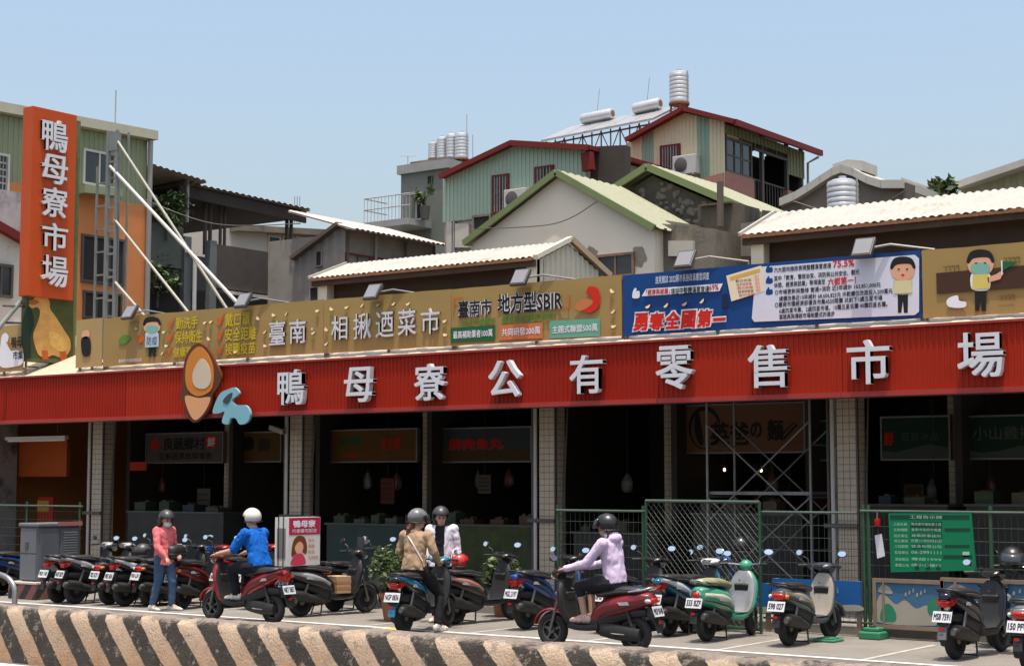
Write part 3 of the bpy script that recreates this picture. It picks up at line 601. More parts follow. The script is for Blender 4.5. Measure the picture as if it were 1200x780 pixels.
tag(MB().box(P(153, 540, Y=25.38).x, P(172, 540, Y=25.38).x, 25.37, 25.39, P(160, 551, Y=25.38).z, P(160, 541, Y=25.38).z).build('red_notice', paint('notice_red', (180, 50, 22))), 'small red notice hung left of the white shop sign', 'notice')

# ------------------------------------------------------------------ scaffold in the noodle bay
m_scaf = mat('scaffold_steel', (.24, .235, .23), rough=.5, metal=.4, var=.25, vs=8)
sx0, sx1 = P(829, 560, Y=23.2).x, P(950, 560, Y=23.2).x
t = thing('scaffold_tower', 'grey tubular scaffold tower with crossed braces in the noodle bay', 'scaffold', ((sx0 + sx1)/2, 23.6, .12))
zs = (.12, P(890, 578, Y=23.2).z, 3.4)
for x in (sx0, sx1):
    for y in (23.2, 24.1): MB().tube([(x, y, .12), (x, y, 3.5)], .022, 8).build('post', m_scaf, t, smooth=True)
    for z in (1.0, 1.8, 2.6): MB().tube([(x, 23.2, z), (x, 24.1, z)], .016, 6).build('rung', m_scaf, t)
MB().box(sx0, sx1, 23.25, 24.05, zs[1] - .02, zs[1] + .03).build('deck_board', m_scaf, t)
for y in (23.2, 24.1):
    for (x0, z0, x1, z1) in ((sx0, .3, sx1, 1.8), (sx1, .3, sx0, 1.8), (sx0, 1.55, sx1, 3.1) if False else (sx0, 2.95, sx1, 1.4), (sx1, 2.95, sx0, 1.4)):
        MB().tube([(x0, y - .03, z0), (x1, y - .03, z1)], .013, 6).build('brace', m_scaf, t)

# ------------------------------------------------------------------ green site fence
YN = 20.72
m_grn = mat('fence_green', (.02, .065, .032), rough=.45, var=.2); m_rail = mat('fence_rail', (.065, .095, .07), rough=.45, var=.25, vs=6); m_wire = mat('fence_wire', (.028, .045, .032), rough=.5, var=.1)
def fence(label, px0, px1, pyt, posts, wire=True, y=YN, rail=m_rail):
    a = P(px0, pyt, Y=y); b = P(px1, pyt, Y=y); z = (a.z + b.z)/2
    t = thing('rail_fence', label, 'fence', (a.x, y, .0), group='green site fences')
    MB().tube([(a.x, y, z), (b.x, y, z)], .017, 8).build('top_rail', rail, t, smooth=True)
    MB().tube([(a.x, y, .18), (b.x, y, .18)], .015, 8).build('bottom_rail', m_grn, t, smooth=True)
    for px, w in posts:
        p = P(px, pyt, Y=y); MB().tube([(p.x, y + .02, 0), (p.x, y + .02, z + .08)], .024*w, 8).build('post', m_grn, t, smooth=True)
    if wire:
        w = MB(); x = a.x
        while x < b.x: w.tube([(x, y, .18), (x, y, z)], 0.0028, 4, False); x += .085
        zz = .26
        while zz < z: w.tube([(a.x, y + .006, zz), (b.x, y + .006, zz)], 0.0028, 4, False); zz += .17
        stuff(w.build('wire_mesh', m_wire, t))
    return t, z
f1, _ = fence('green wire fence carrying the green notice board', 1008, 1330, 600, [(1011, 1.1), (1017, 1.1), (1160, 1.2)])
f2, _ = fence('green rail fence between the tiled column and chain link gate', 652, 756, 598, [(653, 1), (753, 1.1)])
f3, _ = fence('thin green fence between the chain link gate and the scaffold', 893, 1004, 600, [])
f4, _ = fence('thin green rail fence by the orange shop front', -20, 97, 592, [(31, 1), (93, 1)], y=21.5)
# chain link gate standing a little open
ga, gb = P(757, 582, Y=YN - .02), P(890, 588, Y=YN - .45)
t = thing('chain_link_gate', 'green framed chain link gate standing ajar before the scaffold', 'gate', ((ga.x + gb.x)/2, YN - .2, 0)); u = Vector((gb.x - ga.x, gb.y - ga.y, 0)); gz = min(ga.z, gb.z)
A0 = Vector((ga.x, ga.y, .06)); H_ = Vector((0, 0, gz - .06))
for p in (A0, A0 + u): MB().tube([p - Vector((0, 0, .06)), p + H_], .022, 8).build('stile', m_grn, t, smooth=True)
for z in (.06, gz): MB().tube([(A0.x, A0.y, z), (A0.x + u.x, A0.y + u.y, z)], .022, 8).build('rail', m_grn if z < 1 else m_rail, t, smooth=True)
w = MB(); L_ = u.length; un = u.normalized(); hgt = gz - .06; s = .10
k = -int(hgt/s) - 1
while k*s < L_:
    for sg in (1, -1):
        x0 = k*s if sg == 1 else k*s + hgt; pts = []
        lo, hi = (max(0, k*s), min(L_, k*s + hgt)); 
        if hi - lo > .01:
            if sg == 1: pts = [A0 + un*lo + ZZ*(lo - k*s), A0 + un*hi + ZZ*(hi - k*s)]
            else: pts = [A0 + un*lo + ZZ*(hgt - (lo - k*s)), A0 + un*hi + ZZ*(hgt - (hi - k*s))]
            w.tube(pts, .0038, 4, False)
    k += 1
stuff(w.build('chain_link', mat('link_wire', (.06, .075, .062), rough=.5, metal=.3), t))
# green notice board
q = [P(x, y, Y=YN - .04) for x, y in ((1041, 601), (1138, 601), (1144, 668), (1044, 670))]
t = thing('notice_board', 'green works notice board with dense rows of text wired to the fence', 'notice board', (q[3].x, YN - .04, q[3].z))
m_nb = paint('notice_green', (12, 112, 74), rough=.4, var=.05); m_nd = paint('notice_dark', (14, 62, 46)); m_nl = paint('notice_pale', (150, 190, 165))
MB().prism([(p.x, YN - .04, p.z) for p in q], (0, .02, 0)).build('board', m_nb, t)
def nb(x0, y0, x1, y1, m, nm='printed_bar'): bpoly(t, [(x0, y0), (x1, y0), (x1, y1), (x0, y1)], m, .003, nm, Y=YN - .04)
nb(1043, 603, 1136, 608, m_nd)
btext(t, '工程告示牌', 1066, 1104, 603.5, 607.6, m_nl, .0, .006, Y=YN - .04)
for (x0, y0, x1, y1) in ((1067, 611, 1104, 617), (1067, 618, 1104, 622), (1107, 618.5, 1137, 622), (1067, 625, 1104, 629), (1107, 638, 1136, 641), (1068, 637, 1084, 642), (1105, 650, 1139, 654)): nb(x0, y0, x1, y1, m_nd)
for i, y in enumerate((612, 618.5, 625.5, 631.5, 638, 645, 653, 660)):
    btext(t, ('工程名稱', '主辦機關', '設計單位', '施工廠商', '工程期限', '監造單位', '連絡電話', '重要公告')[i], 1047 + i*.3, 1063 + i*.3, y, y + 3.6, m_nl, 0, .004, Y=YN - .04)
    btext(t, ('鴨母寮市場改善工程', '臺南市政府市場處', '建築師事務所', '民國111年07月31日', '營造有限公司', '06-2991111', '專線1999', '請小心慢行')[i], 1068, 1103, y, y + 3.6, m_nl, 0, .007, Y=YN - .04)
nb(1128, 646, 1136, 652, m_nl, 'printed_photo')
for x in (1072, 1085, 1097): nb(x, 661, x + 5, 667, m_nd)
# white tag and red lamp at the fence post
p = P(1030, 640, Y=YN - .03); t = thing('paper_tag', 'white paper tag hanging crooked beside the green fence posts', 'tag', p)
MB().prism([P(x, y, Y=YN - .03) for x, y in ((1025, 627), (1033, 625), (1037, 651), (1028, 654))], (0, .006, 0)).build('sheet', paint('tag_white', (200, 200, 205)), t); MB().tube([P(1029, 626, Y=YN - .03), P(1028, 601, Y=YN - .03)], .004, 4).build('string', m_conduit, t)
p = P(1028, 611, Y=YN - .05); t = thing('warning_lamp', 'small red warning lamp hung on the fence rail', 'lamp', p); MB().lathe(p, [(0, -.06), (.04, -.055), (.045, 0), (.04, .04), (0, .045)], 12).build('lens', paint('lamp_red', (150, 24, 20), rough=.3), t, smooth=True); MB().tube([p + Vector((0, 0, .03)), P(1028, 600, Y=YN - .02)], .01, 5).build('hook', m_conduit, t)
# green plastic fence foot and another by the grey scooter
m_foot = mat('green_plastic', (.03, .19, .10), rough=.45, var=.12)
for px, py, sc, lab in ((1019, 749, 1.0, 'green plastic water filled fence foot below the fence posts'), (965, 752, .35, 'green plastic fence foot lying under the grey scooter')):
    p = G(px, py); t = thing('fence_foot', lab, 'fence foot', p, group='green plastic fence feet')
    MB().box(p.x - .15, p.x + .15, p.y - .02, p.y + .3, 0, .10*sc).build('base', m_foot, t, bevel=.02); MB().box(p.x - .11, p.x + .11, p.y + .03, p.y + .25, .1*sc, .15*sc).build('top', m_foot, t, bevel=.015)
    MB().lathe((p.x, p.y + .1, .15*sc), [(0, 0), (.04, 0), (.04, .03*sc), (0, .03*sc)], 10).build('cap', m_conduit, t)
# painted hoarding boards
m_wood = mat('board_wood', (.20, .14, .095), rough=.7, var=.2, vs=5); m_pb = paint('board_blue', (26, 84, 142), var=.12); m_ps = paint('board_sky', (62, 98, 128), var=.2, vs=4); m_pc = paint('board_cloud', (152, 146, 132), var=.1)
def board(label, px0, px1, py0, py1, kind, y=YN - .1):
    a = P(px0, py1, Y=y); b = P(px1, py1, Y=y); z0 = P((px0 + px1)/2, py1, Y=y).z; z1 = P((px0 + px1)/2, py0, Y=y).z; z0 = max(z0, .06)
    t = thing('painted_board', label, 'painted board', (a.x, y, 0), group='painted boards along the fence')
    MB().box(a.x, b.x, y, y + .03, z0, z1).build('panel', m_ps if kind == 'cloud' else m_pb, t)
    for x in (a.x + .05, b.x - .05): MB().box(x - .03, x + .03, y + .031, y + .08, 0, z1).build('leg', m_wood, t)
    w = b.x - a.x; h = z1 - z0
    def blob(pts, m, off, nm):
        pts = smooth_poly([(a.x + u_*w, z0 + v_*h) for u_, v_ in pts]); n = len(pts)
        MB().add([(x, y - off, z) for x, z in pts], [tuple(range(n))]).build(nm, m, t)
    if kind == 'cloud':
        blob([(.0, .06), (.99, .06), (.97, .25), (.8, .5), (.62, .42), (.45, .6), (.3, .5), (.12, .72), (.02, .6)], m_pc, .003, 'painted_cloud'); blob([(.06, .12), (.28, .1), (.3, .3), (.2, .5), (.1, .42)], paint('board_green', (40, 120, 90)), .006, 'painted_tree'); blob([(.82, .3), (.95, .28), (.96, .6), (.88, .7), (.8, .5)], paint('board_green', (40, 120, 90)), .006, 'painted_tree'); blob([(.03, .78), (.25, .74), (.2, .9), (.1, .95)], m_pc, .004, 'painted_cloud')
        for k in range(6): blob([(.45 + k*.06, .7 + .05*(k % 3)), (.47 + k*.06, .7 + .05*(k % 3)), (.475 + k*.06, .78 + .05*(k % 3)), (.455 + k*.06, .78 + .05*(k % 3))], m_pc, .005, 'painted_note')
        for q in ((a.x - .05, a.x, z0 - .05, z1 + .05), (b.x, b.x + .05, z0 - .05, z1 + .05), (a.x, b.x, z1, z1 + .05), (a.x, b.x, z0 - .05, z0), (a.x + w*.10, a.x + w*.13, z0, z1)): MB().box(q[0], q[1], y - .02, y + .03, q[2], q[3]).build('frame', m_wood, t)
    else:
        blob([(.0, .02), (.5, .02), (.99, .03), (.98, .22), (.7, .2), (.5, .3), (.2, .24)], m_pc, .003, 'painted_hill'); blob([(.2, .1), (.36, .1), (.38, .4), (.27, .5), (.18, .36)], paint('board_green', (40, 120, 90)), .006, 'painted_bush')
        blob([(.62, .6), (.75, .58), (.74, .8), (.66, .84)], paint('board_cyan', (60, 140, 180)), .005, 'painted_bird')
board('wood framed painted board with clouds and trees below the notice board', 1028, 1103, 683, 733, 'cloud'); board('wood framed painted cloud board behind the dark blue scooter', 1108, 1225, 683, 733, 'cloud')
board('bright blue painted board behind the grey scooter', 905, 1009, 679, 714, 'blue'); board('bright blue painted board behind the mint scooter', 800, 902, 681, 716, 'blue')
board('blue painted board beside the grey cabinet by the steel hoop', -30, 19, 650, 690, 'blue', y=20.3); board('bright blue painted board behind the lavender hooded rider', 660, 752, 684, 718, 'blue')

# ------------------------------------------------------------------ grey utility cabinet on its striped plinth
c = G(43, 702)
ub = thing('utility_cabinet', 'grey steel utility cabinet with louvred side on a striped plinth', 'cabinet', c)
m_cab = mat('cabinet_grey', (.085, .092, .105), rough=.5, var=.1, dirt=.3, dcol=(.10, .10, .105), ds=2, streak=3); m_cab2 = mat('cabinet_light', (.12, .128, .14), rough=.5, var=.1)
z0, z1 = .30, P(43, 615, Y=c.y).z; x1 = c.x; x0 = c.x - .52; y0 = c.y; y1 = c.y + .92
MB().box(x0 + .03, x1 - .0, y0, y1, z0, z1).build('body', m_cab, ub, bevel=.05)
MB().box(x0 + .0, x1 + .03, y0 - .03, y1 + .03, z1 - .03, z1 + .035).build('lid', m_cab2, ub, bevel=.02)
for a, b_ in ((z0 + .03, z0 + .47), (z0 + .49, z1 - .06)): MB().box(x0 + .05, x1 - .04, y0 - .014, y0 + .01, a, b_).build('front_panel', m_cab2, ub, bevel=.006)
MB().box(x0 + .2, x0 + .28, y0 - .03, y0 - .014, z0 + .56, z0 + .68).build('lock', m_conduit, ub)
for a, b_ in ((y0 + .05, y0 + .44), (y0 + .48, y1 - .05)): MB().box(x1 - .01, x1 + .014, a, b_, z0 + .05, z1 - .06).build('door', m_cab, ub, bevel=.006)
for k in range(9): MB().obox((x1 + .022, y0 + .68, z0 + .48 + k*.045), (.012, 0, -.008), (0, .15, 0), (.003, 0, .012)).build('louvre', m_cab2, ub)
MB().box(x1 + .005, x1 + .045, y0 + .4, y1, z1 - .02, z1 + .05).build('red_edge_strip', paint('faded_red', (150, 96, 92)), ub)
def hazard(name, c1, c2, k=.8, pitch=.36):
    m = bpy.data.materials.new(name); m.use_nodes = True; t_ = m.node_tree; N = t_.nodes.new; L = t_.links.new; b = t_.nodes['Principled BSDF']; b.inputs['Roughness'].default_value = .8
    g = N('ShaderNodeNewGeometry'); s = N('ShaderNodeSeparateXYZ'); L(g.outputs['Position'], s.inputs[0])
    n = N('ShaderNodeTexNoise'); n.inputs['Scale'].default_value = 14; L(g.outputs['Position'], n.inputs['Vector'])
    e = N('ShaderNodeVectorMath'); e.operation = 'DOT_PRODUCT'; e.inputs[1].default_value = (1, 1, -k); L(g.outputs['Position'], e.inputs[0])
    d = N('ShaderNodeMath'); d.operation = 'MULTIPLY_ADD'; L(n.outputs[0], d.inputs[0]); d.inputs[1].default_value = .08; L(e.outputs['Value'], d.inputs[2])
    w_ = N('ShaderNodeMath'); w_.operation = 'DIVIDE'; L(d.outputs[0], w_.inputs[0]); w_.inputs[1].default_value = pitch
    f = N('ShaderNodeMath'); f.operation = 'FRACT'; L(w_.outputs[0], f.inputs[0]); r = N('ShaderNodeMath'); r.operation = 'GREATER_THAN'; L(f.outputs[0], r.inputs[0]); r.inputs[1].default_value = .5
    x = N('ShaderNodeMix'); x.data_type = 'RGBA'; L(r.outputs[0], x.inputs[0]); x.inputs[6].default_value = (*c1, 1); x.inputs[7].default_value = (*c2, 1); L(x.outputs[2], b.inputs['Base Color']); return m
MB().box(x0 - .12, x1 + .12, y0 - .12, y1 + .12, -.01, z0 - .04).build('striped_plinth', hazard('plinth_stripes', (.16, .06, .05), (.02, .018, .018)), ub, bevel=.015)
MB().box(x0 - .125, x1 + .125, y0 - .125, y1 + .125, z0 - .04, z0 + .002).build('plinth_cap', mat('plinth_cap', (.45, .40, .36), var=.15), ub, bevel=.01)

# ------------------------------------------------------------------ orange sign tower, lattice mast and braces
XS = -28.2
m_or = paint('sign_orange', (178, 72, 26), rough=.42, var=.06, vs=1); m_or2 = paint('sign_orange_side', (196, 76, 30), rough=.42, var=.06)
pa, pb = P(38.5, 125, X=XS), P(90.5, 134, X=XS); pl0 = P(31.6, 346, X=XS)
y0, y1, zt_s, zb_s = pa.y, pb.y, (pa.z + pb.z)/2, pl0.z
dep = .32
print('tower', y0, y1, zb_s, zt_s, P(84.6, 350, X=XS))
tw = thing('sign_tower', 'tall orange vertical sign with five white characters and a duck panel', 'sign', (XS, y0, zb_s - 1.5))
m_moss = mat('mossy_print', (.10, .12, .035), rough=.6, var=.5, vs=3, dirt=.5, dcol=(.05, .05, .02), ds=3)
MB().box(XS - dep, XS - .0, y0, y1, zb_s, zt_s).build('orange_box', m_or, tw, bevel=.012)
zd = P(60, 424, X=XS).z
MB().box(XS - dep - .04, XS - .12, y0 + .12, y1 + .2, zd, zt_s - .08).build('backing_board', m_moss, tw)
chs = '鴨母寮市場'; ys = ((141, 178), (182, 216), (220, 255), (262, 294), (300, 336))
for ch, (a, b_) in zip(chs, ys):
    pz1, pz0 = P(63, a, X=XS).z, P(63, b_, X=XS).z; ya = P(47, (a+b_)/2, X=XS).y; yb = P(77.5, (a+b_)/2, X=XS).y
    text_fit(MB(), ch, (XS + .004, ya, pz0), Y_, ZZ, yb - ya, pz1 - pz0, bold=.012, depth=.06).build('character', m_let, tw)
def tpoly(pts, m, off, nm, sm=True, th=.004):
    pts = smooth_poly(pts) if sm else pts; Xp = XS - .12 + off; q = [P(x, y, X=Xp) for x, y in pts]
    return MB().prism([(Xp, p.y, p.z) for p in q], (-th, 0, 0)).build(nm, m, tw)
tpoly([(31, 349), (86, 352), (86, 421), (34, 419)], paint('duck_panel', (66, 72, 36), var=.3, vs=5), .004, 'duck_panel', False)
tpoly([(38, 352), (44, 346), (53, 347), (58, 353), (59, 362), (66, 372), (76, 388), (82, 398), (82, 410), (74, 419), (62, 416), (54, 419), (46, 416), (41, 405), (39, 392), (44, 378), (47, 366), (44, 360), (37, 361), (34, 357)], paint('duck_yellow', (196, 150, 84), var=.25, vs=6), .012, 'duck_picture')
tpoly([(34, 352), (40, 351), (46, 354), (40, 357), (35, 356)], paint('duck_bill', (150, 96, 40)), .018, 'duck_bill'); tpoly([(58, 388), (70, 392), (79, 402), (76, 411), (66, 410), (58, 402)], paint('duck_wing', (206, 166, 92), var=.3, vs=8), .018, 'duck_wing')
tpoly([(49, 410), (56, 411), (57, 421), (50, 421)], paint('duck_foot', (176, 84, 40)), .017, 'duck_foot', False); tpoly([(70, 411), (77, 411), (79, 422), (71, 422)], paint('duck_foot', (176, 84, 40)), .017, 'duck_foot', False)
pdk = [(31, 362), (36, 360), (40, 376), (36, 396), (36, 419), (30, 416), (26, 398), (27, 376)]
tpoly(pdk, paint('dark_green_cut', (22, 44, 34)), .03, 'green_cutout', True, .03)
m_mast = mat('mast_green_grey', (.17, .185, .17), rough=.5, metal=.2, var=.2)
# support arm and black bracket at the tower's foot
MB().tube([(XS - .3, y0 + .05, zb_s - .1), (XS - .3, y0 - .7, zb_s - .95)], .05, 8).build('support_arm', m_mast, tw)
for z in (0, -.35): MB().tube([(XS - .25, y0 + .1, zb_s - .2 + z), (XS - .35, y0 - .35, zb_s - .22 + z)], .025, 6).build('bracket', m_conduit, tw)
YL = 22.6
mast = thing('lattice_mast', 'grey green steel lattice mast with ladder rungs behind the orange sign', 'mast', P(128, 440, Y=YL))
ml, mr_ = P(124.5, 300, Y=YL), P(134.5, 300, Y=YL); zt_m = P(129, 154, Y=YL).z
for x, y, r in ((ml.x, YL, .035), (mr_.x, YL, .024), (ml.x, YL + .3, .018), (mr_.x, YL + .3, .018)): MB().box(x - r, x + r, y - r, y + r, 3.9, zt_m).build('leg', m_mast, mast)
pxl = P(112, 300, Y=YL); MB().box(pxl.x - .02, pxl.x + .02, YL - .02, YL + .02, 3.9, zt_m - .7).build('leg', m_mast, mast)
z = 4.3
while z < zt_m:
    MB().box(ml.x + .04, mr_.x - .03, YL - .02, YL + .02, z - .02, z + .02).build('rung', m_mast, mast); MB().box(ml.x - .02, ml.x + .02, YL + .03, YL + .28, z + .15, z + .19).build('rung', m_mast, mast)
    if z < zt_m - .9: MB().box(pxl.x + .02, ml.x - .045, YL - .015, YL + .015, z + .05, z + .08).build('tie', m_mast, mast)
    z += .48
MB().box(ml.x - .03, mr_.x + .03, YL - .03, YL + .05, zt_m - .42, zt_m - .03).build('head_plate', m_mast, mast)
m_b1 = mat('brace_tan', (.30, .29, .23), rough=.45, var=.12); m_b2 = mat('brace_pale', (.46, .45, .42), rough=.4, var=.1)
for (x0, y0_), (x1, y1_), r, m, y_, lab in (((138, 166), (268, 365), .03, m_b1, YL + .35, 'upper tan brace pole from the mast head'), ((129, 195), (282, 359), .037, m_b2, YL - .02, 'bright white brace pole sloping down from the mast'), ((134, 257), (223, 369), .03, m_b1, YL, 'middle tan brace pole from the mast'), ((135, 331), (170, 371), .034, m_b1, YL + .1, 'short lower brace pole from the mast')):
    a = P(x0, y0_, Y=YL); b = P(x1, y1_, Y=y_); d = (b - a).normalized(); L2 = max(0, (b.z - (zt + .33))/max(.05, -d.z))
    o = MB().tube([a, b + d*min(L2, 1.2)], r, 10).build('brace_pole', m, smooth=True); tag(o, lab, 'brace pole', 'mast brace poles')
# ------------------------------------------------------------------ houses behind the market
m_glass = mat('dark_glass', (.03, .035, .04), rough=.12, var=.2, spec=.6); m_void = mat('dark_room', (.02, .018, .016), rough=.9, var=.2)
m_conc = mat('weathered_concrete', (.17, .145, .11), rough=.85, var=.35, vs=1.2, bump=.3, bs=18, dirt=.7, dcol=(.055, .05, .042), ds=.9, streak=2.5)
m_redtrim = paint('maroon_trim', (104, 32, 28), rough=.6); m_gut = mat('gutter', (.30, .29, .27), rough=.5)
def house(name, label, loc): return thing(name, label, 'house', loc, group='houses behind the market')
def wpoly(t, pts, m, Y=None, X=None, th=.3, name='wall'):
    """a solid wall from a pixel outline on the plane Y= (front) or X= (right side), thickened backwards"""
    q = [P(x, y, Y=Y) if Y is not None else P(x, y, X=X) for x, y in pts]
    return MB().prism(q, (0, th, 0) if Y is not None else (-th, 0, 0)).build(name, m, t)
def win(t, px0, py0, px1, py1, fm, Y=None, X=None, nv=2, nh=1, bars=0, glass=None, fw=.06, sill=None):
    kw = dict(Y=Y - .03) if Y is not None else dict(X=X + .03)
    pm, qm = (px0 + px1)/2, (py0 + py1)/2
    a, b = P(px0, qm, **kw), P(px1, qm, **kw); z0, z1 = P(pm, py1, **kw).z, P(pm, py0, **kw).z
    lo, hi = (a.x, b.x) if Y is not None else (a.y, b.y)
    def bx(u0, u1, za, zb_, d0, d1, m, n, par):
        o = MB().box(u0, u1, Y - d1, Y - d0, za, zb_) if Y is not None else MB().box(X + d0, X + d1, u0, u1, za, zb_)
        return o.build(n, m, par)
    # window > glass, frame pieces (as sub-parts)
    w = bx(lo, hi, z0, z1, .002, .03, glass or m_glass, 'window', t)
    par = w; fwv = fw
    def sub(u0, u1, za, zb_, d0, d1, m, n):
        o = MB().box(u0, u1, Y - d1, Y - d0, za, zb_) if Y is not None else MB().box(X + d0, X + d1, u0, u1, za, zb_)
        ob = o.build(n, m, t, ); ob.parent = w; return ob
    for q in ((lo - fw, lo, z0 - fw, z1 + fw), (hi, hi + fw, z0 - fw, z1 + fw), (lo, hi, z1, z1 + fw), (lo, hi, z0 - fw, z0)): sub(q[0], q[1], q[2], q[3], .0, .07, fm, 'frame')
    for i in range(1, nv): u = lo + (hi - lo)*i/nv; sub(u - .022, u + .022, z0, z1, .031, .055, fm, 'mullion')
    for i in range(1, nh): z = z0 + (z1 - z0)*i/nh; sub(lo, hi, z - .02, z + .02, .031, .05, fm, 'transom')
    for i in range(bars): u = lo + (hi - lo)*(i + .5)/bars; sub(u - .009, u + .009, z0, z1, .072, .09, m_gut, 'bar')
    if sill: sub(lo - .12, hi + .12, z0 - fw - .07, z0 - fw, 0, .16, sill, 'sill')
    return w
def sheetY(t, pts_top, Y, zb_, m, pitch=.2, depth=.03, name='cladding'):
    """vertical ribbed cladding on a front wall; pts_top = [(px,py)...] outline of its upper edge"""
    q = [P(x, y, Y=Y) for x, y in pts_top]; x0, x1 = q[0].x, q[-1].x
    def f(s):
        x = x0 + (x1 - x0)*s
        for a, b in zip(q, q[1:]):
            if x <= b.x + 1e-6: return Vector((0, 0, a.z + (b.z - a.z)*(x - a.x)/max(1e-6, b.x - a.x)))
        return Vector((0, 0, q[-1].z))
    return corr(MB(), (x0, Y, 0), (x1 - x0, 0, 0), (0, 0, zb_), f, max(3, int((x1 - x0)/pitch)), (0, -1, 0), depth).build(name, m, t)
def sheetX(t, X, y0, y1, zb_, z0, z1, m, pitch=.2, depth=.03, name='cladding'):
    return corr(MB(), (X, y0, 0), (0, y1 - y0, 0), (0, 0, zb_), lambda s: Vector((0, 0, z0 + (z1 - z0)*s)), max(3, int((y1 - y0)/pitch)), (1, 0, 0), depth).build(name, m, t)
def roofsheet(t, p00, p10, p01, m, pitch=.2, depth=.03, wave=False, name='roof', th=.0):
    """ribs run from eave p00 towards p01; repeated along p00->p10"""
    p00, p10, p01 = Vector(p00), Vector(p10), Vector(p01); u = p10 - p00; v = p01 - p00; n = u.cross(v).normalized()
    if n.z < 0: n = -n
    mb = MB(); corr(mb, p00, u, Vector((0, 0, 0)), v, max(3, int(u.length/pitch)), n, depth, shape=WAVE if wave else (0, 0, 1, 1))
    if th: corr(mb, p00 - n*th, u, Vector((0, 0, 0)), v, max(3, int(u.length/pitch)), n, depth, shape=WAVE if wave else (0, 0, 1, 1))
    return mb.build(name, m, t)
def bar(t, a, b, w, h, m, name='trim'):
    a, b = Vector(a), Vector(b); d = (b - a)/2; s = d.cross(ZZ).normalized()*w/2; u = s.cross(d).normalized()*h/2
    return MB().obox((a + b)/2, d, s, u).build(name, m, t)

# --- left: green sheet and orange house seen on its right side
XA = -33.0
m_gsheet = mat('sage_sheet', srgb(130, 138, 106), rough=.5, var=.08, dirt=.25, dcol=srgb(108, 112, 84), ds=1, streak=5); m_oran = mat('orange_render', srgb(196, 122, 66), rough=.7, var=.08, dirt=.2, dcol=srgb(150, 90, 52), streak=3)
h = house('green_and_orange_house', 'sage green sheet house with orange lower storey behind the orange sign', (XA, 24, 0))
yL, yR = P(-40, 200, X=XA).y, P(172, 200, X=XA).y; zr = P(172, 165, X=XA).z; zm = P(130, 234, X=XA).z; zr0 = P(0, 136, X=XA).z
MB().box(XA - 6, XA - .05, yL, yR, 0, min(zr, zr0) - .1).build('core', m_conc, h)
sheetX(h, XA, yL, yR, zm, zr0, zr, m_gsheet, .15, .02)
MB().box(XA - .04, XA + .02, yL, yR - .02, 0, zm).build('orange_wall', m_oran, h)
bar(h, (XA - .1, yL - .3, zr0 + .14), (XA - .1, yR + .15, zr + .14), .7, .24, mat('cream_gutter', (.42, .40, .30), var=.1), 'eave_gutter')
MB().tube([(XA + .15, yR - .02, zr), (XA + .1, yR + .02, zr - .35), (XA + .06, yR + .02, 0)], .07, 8).build('downpipe', m_gut, h, smooth=True)
win(h, 99, 180, 133, 216, paint('win_white', (190, 188, 180)), X=XA, nv=2); win(h, -12, 182, 8, 222, paint('win_white', (190, 188, 180)), X=XA, nv=2, nh=5, bars=5)
win(h, 97, 280, 143, 330, m_conduit, X=XA, nv=3, glass=m_void); bar(h, P(92, 222, X=XA + .25), P(136, 227, X=XA + .25), .5, .2, m_gsheet, 'window_ledge')
win(h, 99, 345, 140, 372, m_conduit, X=XA, nv=3, glass=m_void)
MB().tube([P(135, 146, X=XA - .4), P(136, 106, X=XA - .4)], .018, 5).build('antenna', m_gut, h)
# small white house with red roof edge
h = house('white_annex', 'white rendered annex with maroon sloping roof edge behind the orange sign', (-31, 22, 0)); XW = -31.2
wpoly(h, [(-30, 245), (-30, 470), (27, 470), (27, 282), (0, 268)], mat('old_white', (.50, .48, .45), var=.1, dirt=.35, dcol=(.2, .17, .16), ds=1.4, streak=3), X=XW)
bar(h, P(-30, 250, X=XW + .05), P(30, 284, X=XW + .05), .3, .18, m_redtrim, 'roof_edge'); win(h, -10, 312, 12, 345, m_conduit, X=XW, nv=2)
q = P(14, 240, X=XW - .8); MB().box(XW - 1.2, XW - .9, P(-30, 240, X=XW - .9).y, P(28, 240, X=XW - .9).y, 0, P(14, 224, X=XW - .9).z).build('stained_wall', mat('stained_wall', (.36, .32, .32), var=.2, dirt=.8, dcol=(.09, .07, .07), ds=1.6), h)

# --- dark open terrace under a big shed roof
XT = -35.0
h = house('shed_roof_terrace', 'dark open roof terrace under a wide sagging shed roof', (XT, 33, 0))
yA, yB_ = P(168, 230, X=XT).y, P(353, 250, X=XT).y; zA = P(215, 214, X=XT).z; zB = P(352, 246, X=XT).z
m_rust = mat('rust_sheet', (.10, .075, .06), rough=.8, var=.35, vs=2); m_tin = mat('old_tin', (.35, .30, .26), rough=.6, var=.25, dirt=.5, dcol=(.18, .11, .08))
yM = P(205, 214, X=XT).y
roofsheet(h, (XT + .3, yM, zA - .05), (XT + .3, yB_ + .1, zB), (XT - 9, yM, zA - .1), m_tin, .25, .04, True, 'roof', .05); MB().box(XT - 8.9, XT + .2, yM, yB_, zA - .42, zA - .36).build('roof_underside_shade', mat('underside_shade', (.03, .022, .016), rough=.9, var=.3), h); MB().prism([(XT + .22, yM, zA - .12), (XT + .22, yB_, zB - .08), (XT + .22, yB_, zB - .42), (XT + .22, yM, zA - .45)], (-.08, 0, 0)).build('eave_board', mat('underside_shade', (.03, .022, .016)), h)  # near-black sheet and board put the shade under the roof into colour
roofsheet(h, (XT + .5, P(163, 200, X=XT).y, P(163, 190, X=XT + .5).z), (XT + .5, P(228, 214, X=XT).y, P(228, 210, X=XT + .5).z), (XT - 4, P(163, 200, X=XT).y, P(163, 190, X=XT).z - .4), m_tin, .22, .04, True, 'upper_roof', .04)
